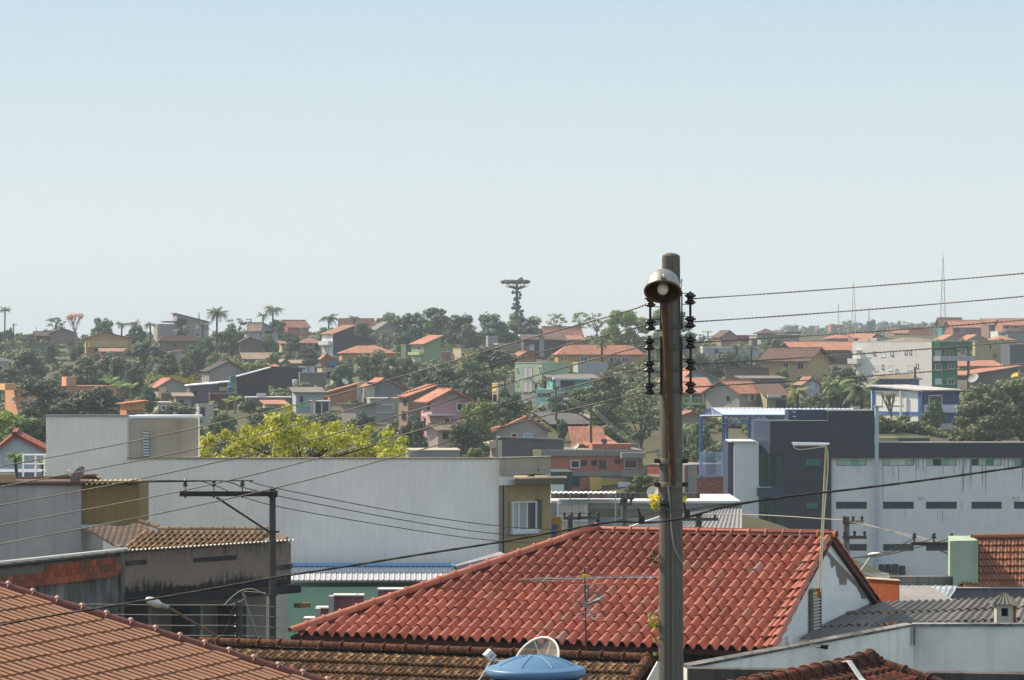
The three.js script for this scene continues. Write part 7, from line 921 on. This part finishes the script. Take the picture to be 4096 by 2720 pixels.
// ---------------------------------------------------------------- lamp pole with insulator racks
const PD = 33, PM = PD / F;
const insul = lathe([[0, 0], [.03, 0], [.036, .008], [.056, .012], [.058, .022], [.05, .034], [.034, .045], [.032, .06], [.034, .07], [.052, .08], [.06, .086], [.058, .1], [.04, .104], [.038, .118], [0, .12]], 18);
{
  const d = PD, s = PM, g = thing('lamp_pole', 'tall round concrete pole with insulator racks on both sides', 'utility pole', V(at(671, 0, d).x, 1, -d)), X = u => (u - 671) * s, Y = r => CY + (HY - r) * s - 1;
  const cm = M('#7c776f', 'concrete'); const rt = 9.0 * s, rb = 12.6 * s; part(g, 'shaft', lathe([[0, Y(252.6)], [rt * .5, Y(253.2)], [rt * .9, Y(255)], [rt, Y(257)], [rt * 1.05, Y(300)], [rt * 1.2, Y(390)], [rt * 1.28, Y(480)], [rb, Y(680)], [rb * 1.15, -1.2]], 20), cm);
  for (const [r, wd] of [[326, 11.2], [346.8, 11.4], [368.5, 11.5], [389.5, 11.6]]) part(g, 'band', lathe([[wd * s, Y(r + 2.4)], [(wd + .5) * s, Y(r + 2.3)], [(wd + .5) * s, Y(r - 2.2)], [wd * s, Y(r - 2.4)]], 20), M('#55534f', 'plain', { metalness: .4, roughness: .6 }));
  for (const r of [461, 484.5]) { part(g, 'clamp', lathe([[11.7 * s, Y(r + 2.6)], [12.4 * s, Y(r + 2.5)], [12.4 * s, Y(r - 2.4)], [11.7 * s, Y(r - 2.6)]], 20), M('#6f6c68', 'plain', { metalness: .3, roughness: .65 })); for (const sd of [-1, 1]) part(g, 'clamp_lug', merge([bx(sd * 11.5 * s, Y(r + 2), -.02, sd * 16.8 * s, Y(r - 2.3), .05), bar(V(sd * 14.2 * s, Y(r), .03), V(sd * 14.2 * s, Y(r), .09), .014)]), M('#2d2724', 'plain', { roughness: .7 })); }
  // racks
  const rack = (sd, u, r0, r1, ins) => { const x = X(u), xi = sd * 10.6 * s; part(g, 'rack_bolt', bar(V(x, Y(r1), .06), V(x, Y(r0), .06), .013), M('#26201d', 'plain', { roughness: .6 })); const l = []; for (const r of ins) for (const k of [-5.6, 5.4]) l.push(bx(Math.min(xi, x + sd * .012), Y(r + k) - .004, .045, Math.max(xi, x + sd * .035), Y(r + k) + .004, .075)); l.push(bx(xi - .006, Y(r1), .02, xi + .006, Y(r0), .07)); part(g, 'rack_bracket', merge(l), M('#2d2825', 'plain', { roughness: .7 })); for (const r of ins) { const o = part(g, 'insulator', insul, M('#1f1613', 'plain', { roughness: .18 })); o.position.set(x, Y(r) - .058, .06); } };
  rack(-1, 650, 297, 330, [301.5, 325]); rack(-1, 649, 336, 394, [344.5, 366.8, 388.8]); rack(1, 690, 291.5, 329, [299, 322.3]); rack(1, 690.3, 334.4, 394.5, [343, 364.8, 387.5]);
  part(g, 'loose_wire', tube([V(X(679), Y(303), .12), V(X(681), Y(285), .1), V(X(681.5), Y(279), .08), V(X(680), Y(283), .06), V(X(679.3), Y(290), .08)], .004, 24, 4), M('#4a4540'));
  part(g, 'cable', tube([V(X(667.5), Y(485), .13), V(X(669), Y(500), .135), V(X(671), Y(530), .14), V(X(674), Y(548), .13), V(X(681), Y(562), .08)], .008, 30, 5), M('#8d8a84')); part(g, 'line_insulator', merge([lathe([[0, 0], [.035, 0], [.055, .02], [.03, .05], [.055, .08], [.05, .1], [0, .1]], 14).translate(X(663.5), Y(511), .16), lathe([[0, 0], [.03, 0], [.035, .05], [0, .06]], 12).translate(X(663.5), Y(504), .16)]), M('#1c1614', 'plain', { roughness: .15 }));
  // tufts of yellow leaves growing on the pole
  for (const [u, r, w, n] of [[653, 499, 6, 70], [656, 507, 4, 40], [682.5, 498, 4, 40], [651, 617, 4.5, 26], [652, 625, 5, 36], [655, 640, 2, 10], [655.5, 654, 2, 10]]) part(g, 'leaf_tuft', leafCloud([[X(u), Y(r), 0, w * s, .9], [X(lerp(u, 668, .4)), Y(r + 1), .02, w * s * .7, .9]], n, .022, u | 0, .05), leafM(r > 600 ? '#8f9a2e' : '#d2c41f', .45)); part(g, 'dead_twigs', leafCloud([[X(655), Y(556), .02, 4 * s, 2]], 40, .02, 3, 0), leafM('#4a3a2c'));
}
{ // lamp on its rusty arm
  const d = PD, s = PM, g = thing('street_lamp', 'old aluminium street lamp head on a rusty arm', 'street lamp', at(664, 470, d - .16)), W = (u, r, z) => at(u, r, d).add(V(0, 0, z));
  wpart(g, 'arm', tube([W(672, 485, .16), W(670, 440, .17), W(668, 400, .18), W(665.5, 350, .2), W(663.3, 310, .26), W(662.8, 302, .32)], .034, 40, 10), M('#6e4a2c', 'concrete', { roughness: .9 }));
  const c = W(661.3, 288, .38), q = new THREE.Quaternion().setFromEuler(new THREE.Euler(-.62, 0, -.07)), put = geo => { geo.applyQuaternion(q); geo.translate(c.x, c.y, c.z); return G(geo); };
  const sc = .186, sh = lathe([[sc * .98, -.06], [sc * 1.0, -.045], [sc * .985, -.02], [sc * .96, -.01], [sc * .9, .05], [sc * .78, .11], [sc * .58, .155], [sc * .34, .175], [0, .18]], 36); const inner = lathe([[sc * .97, -.06], [sc * .93, -.015], [sc * .86, .05], [sc * .74, .105], [sc * .54, .148], [sc * .3, .168], [0, .172]], 36); wpart(g, 'shade', put(sh), M('#a5a29c', 'plaster', { metalness: .75, roughness: .42 })); wpart(g, 'reflector', put(inner), M('#6a4a30', 'concrete', { metalness: .3, roughness: .6, side: THREE.DoubleSide })); const rim = new THREE.TorusGeometry(sc * .985, .012, 8, 44); rim.rotateX(Math.PI / 2); rim.translate(0, -.058, 0); wpart(g, 'rim', put(rim), M('#8a6a48', 'concrete', { metalness: .3, roughness: .7 })); wpart(g, 'latch', put(merge([bx(-.03, -.03, sc * .95, .03, .0, sc * 1.08), bar(V(0, -.04, sc * 1.02), V(0, .02, sc * .98), .01)])), metal('#8a8c8e', .4));
  const bulb = lathe([[0, -.085], [.03, -.08], [.052, -.055], [.06, -.02], [.052, .02], [.034, .055], [.024, .08], [.024, .11], [0, .11]], 20); wpart(g, 'bulb', put(bulb), M('#d9d4c8', 'plain', { roughness: .12 })); wpart(g, 'socket', put(merge([lathe([[.03, .08], [.032, .16], [0, .165]], 14), bar(V(0, -.05, -.12), V(0, .02, -.05), .018)])), M('#2a211c'));
}
// ---------------------------------------------------------------- small pole with crossarm, left
{
  const d = 78, s = d / F, g = thing('crossarm_pole', 'square concrete pole with single crossarm at left', 'utility pole', V(at(272.5, 0, d).x, -1.5, -d)), X = u => (u - 272.5) * s, Y = r => CY + (HY - r) * s + 1.5; const w = 3.3 * s;
  const sh = new THREE.CylinderGeometry(w * 1.25, w * 1.9, Y(488), 4); sh.rotateY(Math.PI / 4); sh.translate(0, Y(488) / 2, 0); part(g, 'shaft', G(sh), M('#6b625a', 'concrete')); part(g, 'crossarm', bx(X(180.5), Y(496), .1, X(277.5), Y(491), .24), M('#37302b', 'concrete')); part(g, 'brace', beam(V(X(217), Y(497), .17), V(X(269.5), Y(531.5), .14), .05, .06), M('#34302d')); part(g, 'collar', bx(-w * 1.3, Y(497), -w * 1.3, w * 1.5, Y(490.6), w * 1.3), M('#3a332e')); part(g, 'collar', bx(-w * 1.3, Y(532.5), -w * 1.3, w * 2, Y(531), w * 1.4), M('#3a332e')); part(g, 'collar', bx(-w * 1.6, Y(596), -w * 1.4, w * 1.4, Y(594.2), w * 1.5), M('#3a3735'));
  for (const u of [186, 214.5, 243]) { part(g, 'insulator', lathe([[0, 0], [.012, 0], [.012, .12], [.055, .125], [.06, .15], [.04, .16], [.055, .18], [.04, .2], [.05, .22], [.035, .25], [.03, .28], [0, .285]], 14).translate(X(u), Y(491), .17), M('#1d1816', 'plain', { roughness: .2 })); part(g, 'bolt_end', lathe([[0, -.05], [.03, -.02], [.03, 0], [0, 0]], 8).translate(X(u), Y(496), .17), M('#2a2522')); }
  part(g, 'loop_wire', merge([tube([V(X(266), Y(594), .1), V(X(252), Y(588.5), .1), V(X(242), Y(590), .1), V(X(233), Y(596), .1), V(X(224.5), Y(605), .1)], .012, 24, 5), tube([V(X(266), Y(592.5), .1), V(X(243), Y(592), .1), V(X(246.5), Y(597), .1), V(X(238), Y(602), .1), V(X(229), Y(605), .1)], .01, 24, 5)]), M('#a3a19d')); part(g, 'stay', bar(V(X(243), Y(592), .1), V(X(262), Y(645), .1), .025), M('#77757a')); part(g, 'conduit', tube([V(X(267.5), Y(596), w * 1.6), V(X(267.8), Y(620), w * 1.7), V(X(269), Y(635), w * 1.7), V(X(267.5), Y(650), w * 1.8)], .012, 16, 5), M('#9a9a98'));
}
{ const d = 77, s = d / F, g = thing('insulator_rack', 'upright iron rack with four insulators and service wires', 'insulator rack', V(at(241, 0, d).x, -1.5, -d)), X = u => (u - 241) * s, Y = r => CY + (HY - r) * s + 1.5; part(g, 'post', bx(-.03, 0, -.03, .035, Y(602), .04), M('#3d4045', 'plain', { roughness: .6 })); for (const r of [605, 614.5, 625, 635, 643.5]) { part(g, 'insulator', insul.clone().scale(.9, .9, .9).translate(X(236.5), Y(r) - .05, .03), M('#16120f', 'plain', { roughness: .15 })); part(g, 'hook', merge([bx(X(235), Y(r - 2.6) - .008, .02, 0, Y(r - 2.6) + .008, .05), bx(X(235), Y(r + 2.6) - .008, .02, 0, Y(r + 2.6) + .008, .05)]), M('#2a2725')); } part(g, 'drop_cable', tube([V(X(235), Y(606), .05), V(X(231), Y(613), .05), V(X(228.5), Y(625), .05), V(X(223), Y(634), .05), V(X(220), Y(645), .05)], .02, 30, 6), M('#2a2724')); }
{ const d = 72, g = thing('street_lamp', 'white street lamp head on a long rusty arm at lower left', 'street lamp', at(229, 645, d)); wpart(g, 'arm', bar(at(236, 648, d + .3), at(167, 606.5, d), .033, .03), M('#6b4a33', 'plain', { roughness: .8 })); const h = new THREE.SphereGeometry(.2, 20, 14); h.scale(1.05, .5, .62); h.rotateZ(-.42); const p = at(154, 602.3, d); h.translate(p.x, p.y, p.z); wpart(g, 'head', G(h), M('#c9c6ba', 'plaster', { roughness: .5 })); wpart(g, 'socket', bar(at(161, 605, d), at(168.5, 607.5, d), .06, .045, 10), M('#8d8f92')); wpart(g, 'post', bar(V(at(236, 0, d).x, -1.2, -d - .3), at(236, 647, d + .3), .08), M('#77736d', 'concrete')); }
// ---------------------------------------------------------------- wires
function twisted(pts, r, pitch, tw = .9) { const c = new THREE.CatmullRomCurve3(pts), L = c.getLength(), n = Math.min(1400, Math.round(L / pitch * 5)), l = []; for (const k of [0, Math.PI]) { const q = []; for (let i = 0; i <= n; i++) { const p = c.getPointAt(i / n), a = i / 5 * 6.283 + k; q.push(V(p.x, p.y + Math.sin(a) * r * tw, p.z + Math.cos(a) * r * tw)); } l.push(G(new THREE.TubeGeometry(new THREE.CatmullRomCurve3(q), n, r, 4, false))); } return merge(l); }
const wireM = M('#3d3a35', 'plain', { roughness: .6 }), wireL = M('#6b665c', 'plain', { roughness: .55 });
const nth = ['topmost', 'second', 'third', 'fourth', 'lowest'];
[[301.5, 492], [325, 505.5], [344.5, 523.5], [366.8, 544.5], [388.8, 571]].forEach(([r0, rm], i) => { const ys = [[-30, [478, 506, 527, 548, 578][i]]]; const L = [466.5, 486, 505, 524, 543.5][i]; const mid = [[641, r0 + [5, 1.5, 2, 2, 3.5][i]], [520, [341, 358, 380, 401, 422][i]], [420, [371, 388.5, 409, 430, 450][i]], [300, [404, 424, 443, 463, 482][i]], [200, [427, 448, 466, 487, 505][i]], [100, [448, 468, 487, 507, 525][i]], [-20, [470, 490.5, 509, 529, 548][i]]]; const p = mid.map(([u, r], k) => at(u, r, 33 + k * .5)); p.unshift(at(650, r0, 33).add(V(0, 0, .06))); solo('wire', nth[i] + ' twisted wire running left from the lamp pole', 'wire', twisted(p, .0046, .085), wireL, 'wires left of the lamp pole'); });
[[299, 273], [322.3, 296], [343, 320], [364.8, 341], [387.5, 364]].forEach(([r0, r1], i) => { const p = [at(690, r0, 33).add(V(0, 0, .06))]; for (let k = 0; k <= 8; k++) { const t = k / 8; p.push(at(lerp(697, 1060, t), lerp(r0 - .6, r1 - 3, t) + 5.5 * t * (1 - t), lerp(32.9, 31, t))); } solo('wire', nth[i] + ' wire running right from the lamp pole', 'wire', twisted(p, i < 2 ? .0042 : .0046, .085), wireL, 'wires right of the lamp pole'); });
{ // heavy black cable with clamps
  const K = [[-20, 629], [40, 617.5], [100, 608], [205, 590], [275, 577.5], [355, 565], [420, 554.5], [500, 542], [560, 531], [607, 522.5], [622, 521.3], [642, 522.6], [661, 521.6], [690, 516.5], [720, 508], [780, 497.5], [850, 489.5], [930, 479.5], [1040, 464]], d = 32.6; const c = K.map(([u, r]) => at(u, r, d)); solo('cable', 'thick black cable sagging across the whole picture', 'cable', twisted(c, .0095, .5, .3), M('#221f1c', 'plain', { roughness: .6 }));
  for (const [u, r, t] of [[641.5, 518, -.12], [687, 512, -.12]]) { const p = at(u, r, d), g = thing('cable_clamp', u < 660 ? 'black clamp on the cable left of the pole' : 'black clamp on the cable right of the pole', 'clamp', p.clone().add(V(0, -.06, 0))); part(g, 'block', bx(-.028, 0, -.02, .03, .08, .02), M('#191715', 'plain', { roughness: .5 })); part(g, 'handle', bar(V(-.01, .07, 0), V(-.035, .16, 0), .012), M('#191715', 'plain', { roughness: .5 })); }
  const m = [[560, 534], [600, 524.5], [632, 517], [661, 511.5], [690, 509], [725, 504.5], [760, 501]].map(([u, r]) => at(u, r, d + .1)); solo('wire', 'thin messenger wire above the thick black cable', 'wire', tube(m, .005, 60, 5), wireM);
}
// medium voltage wires of the small pole
{ const d = 78; const Y0 = 480.5; [[186, [[-20, 482], [100, 481.5]], [[210, 484], [243, 497], [290, 509], [420, 531], [500, 541], [600, 546]]], [214.5, [[-20, 483.5], [120, 482.5]], [[245, 488], [300, 500.5], [420, 523], [500, 534], [600, 540]]], [243, [[-20, 485], [120, 482.5]], [[250, 481.5], [275, 488], [400, 512], [500, 526], [600, 532]]]].forEach(([u, l, r], i) => { solo('wire', ['lowest', 'middle', 'highest'][i] + ' line wire over the left crossarm pole', 'wire', tube([...l.map(([a, b]) => at(a, b, d)), at(u, 480.3, d).add(V(0, 0, .17)), ...r.map(([a, b], k) => at(a, b, d + 3 + k * 6))], .014, 60, 5), wireM, 'line wires of the left crossarm pole'); });
  [605, 615, 625.5, 635.5].forEach((r, i) => solo('wire', ['first', 'second', 'third', 'fourth'][i] + ' service wire from the top at the iron rack', 'wire', tube([at(70, r - 1, 77), at(170, r, 77), at(236.5, r, 77).add(V(0, 0, .03)), at(262, r + 1, 77.5), at(300, r + 4.5, 79)], .011, 40, 5), M('#8d8b87', 'plain', { roughness: .5 }), 'service wires of the iron rack')); }
// wires of the poles at the right
{ [[849, 0], [855, 1], [861, 2]].forEach(([u], i) => solo('wire', ['first', 'second', 'third'][i] + ' wire from the concrete crossarm pole to the parapet', 'wire', tube([at(u - 3, 521, 140), at(900, 532.5 + i, 134), at(955 + i * 3, 545 + i * 1.2, 120)], .012, 24, 4), M('#8f8b82'), 'wires at the concrete crossarm pole')); [[914, 0], [933.5, 1], [951, 2]].forEach(([u], i) => solo('wire', ['left', 'middle', 'right'][i] + ' dark wire dropping from the hidden crossarm', 'wire', tube([at(850, 558, 124), at(885, 552 + i * 1.5, 122), at(u, 538.5, 120)], .018, 24, 4), M('#3a3633'), 'dark wires of the hidden crossarm')); solo('wire', 'long pale wire across the office building front', 'wire', tube([at(700, 514, 150), at(760, 515, 146), at(842, 520, 140)], .02, 20, 4), M('#a9a59a')); }
// hill wires (bundles sag between street poles)
[[437, 374, 471, 379, 480], [471, 379, 517, 394, 450], [517, 394, 556, 389, 420], [556, 390, 591, 405, 385], [591, 405, 640, 446, 350]].forEach(([u1, r1, u2, r2, d], i) => { for (let k = 0; k < 3; k++) solo('wire', ['top', 'middle', 'bottom'][k] + ' street wire of hillside span ' + ['above the hollow', 'beyond the pink house', 'over the street trees', 'beside the turquoise house', 'down the dry bank'][i], 'wire', tube([at(u1, r1 + k * 2, d), at((u1 + u2) / 2, (r1 + r2) / 2 + k * 2.2 + 2, d - 14), at(u2, r2 + k * 2.2, d - 30)], .017, 14, 4), M('#6f726f'), 'hillside street wires'); });
// rail and plants at the far left
{ const d = 130, g = thing('white_railing', 'white metal terrace railing at far left', 'railing', at(35, 500, d)); const l = []; for (const u of [23.2, 35.4, 44.5]) l.push(bar(at(u, 500, d), at(u, 454.6, d), .035)); l.push(bar(at(22.5, 454.8, d), at(46, 454.8, d), .035), bar(at(23, 463.8, d), at(46, 463.8, d), .025), bar(at(35.4, 470, d), at(46, 470.5, d), .03)); wpart(g, 'frame', merge(l), M('#dfe0de')); }
palm('fresh green potted palm behind the tiled parapet', 15, 452, 496, 18, { d: 132, n: 26, lf: 18, col: '#5f7f3c', noc: 1, tw: .07 }); palm('second potted palm beside the white railing', 42, 459, 496, 14, { d: 133, n: 18, lf: 16, col: '#6d7a55', noc: 1, tw: .06 });
{ const d = 150, g = thing('low_house', 'low white house with red verge behind the tiled parapet', 'house', at(10, 520, d)); fb(g, 'wall', M('#8b95a5', 'plaster'), d, -30, 472, 46, 520, 0, 4); fb(g, 'shade_toned_panel', M('#6d7480', 'plaster'), d, 10, 473, 33.5, 482, .05, 0); }  // darker panel paints shade onto the house wall
// dry bank and crest car
{ const d = 800, p = at(17.4, 343.5, d), s = .9, g = thing('car', 'dark car on the crest street at far left', 'car', p); part(g, 'body', merge([profileX([[-2, .3], [2, .3], [2, .8], [1.2, .9], [.7, 1.4], [-1, 1.4], [-1.6, .9], [-2, .85]], -.8, .8)]), M('#26262a', 'plain', { roughness: .3 })); for (const x of [-1.3, 1.3]) for (const z of [-.7, .7]) { const w = new THREE.CylinderGeometry(.32, .32, .2, 14); w.rotateX(Math.PI / 2); w.translate(x, .32, z); part(g, 'wheel', G(w), M('#151515')); } part(g, 'window', profileX([[-1.3, .92], [1.0, .92], [.62, 1.32], [-.95, 1.32]], .8, .815), glassDark); }
// small roof things on the slope
function hillDish(label, u, r, d, rad, col, ax) { const c = at(u, r, d), g = thing('satellite_dish', label, 'satellite dish', c.clone().add(V(0, -1, 0))), pts = []; for (let i = 0; i <= 6; i++) { const q = i / 6 * rad; pts.push([q, q * q / rad * .3]); } const L = lathe(pts, 20); L.applyQuaternion(new THREE.Quaternion().setFromUnitVectors(V(0, 1, 0), ax.normalize())); L.translate(0, 1, 0); part(g, 'reflector', L, M(col, 'plain', { side: THREE.DoubleSide })); part(g, 'mount', bar(V(0, -.5, -.1), V(0, 1, 0), .05), M('#777')); }
hillDish('white dish above the long orange tile roof', 344.5, 382, 500, .6, '#c9c9c4', V(.5, .6, .5)); hillDish('yellow dish at the right edge tree', 1015, 376, 400, .5, '#d8b02c', V(-.4, .7, .4)); hillDish('grey mesh dish right of the green apartment block', 974, 379, 410, .75, '#9a9c98', V(-.5, .6, .5)); hillDish('small dish on the orange tiled house', 576.6, 446, 346, .35, '#c9c2b8', V(-.5, .4, .6)); hillDish('dark dish before the orange upper roof', 603, 442, 344, .35, '#4a4a4c', V(.5, .5, .5)); hillDish('dish on the mottled orange roof', 732, 384, 455, .45, '#a59a92', V(-.5, .5, .5));
function hillTank(label, u, r, d, rad, col) { const g = thing('water_tank', label, 'water tank', at(u, r, d)); part(g, 'body', lathe([[0, -.6], [rad * .85, -.6], [rad, rad * 1.1], [0, rad * 1.1]], 16), M(col, 'plain', { roughness: .5 })); part(g, 'lid', lathe([[rad * 1.06, rad * 1.1], [rad * 1.06, rad * 1.2], [0, rad * 1.4]], 16), M(col, 'plain', { roughness: .45 })); }
hillTank('black roof tank beside the small green gable', 286.5, 369.5, 560, .6, '#2a3036'); hillTank('blue roof tank near the lamp pole on the right', 683, 352, 690, 1.0, '#33507a'); hillTank('blue roof tank below the awning shop', 230, 390, 470, .42, '#3b78a6'); hillTank('white roof tank on the yard house', 295, 383, 505, .42, '#c5c0b8'); hillTank('blue roof tank of the beige hip house', 326, 349, 690, .8, '#3b6d9c'); 
renderer.render(scene, camera);
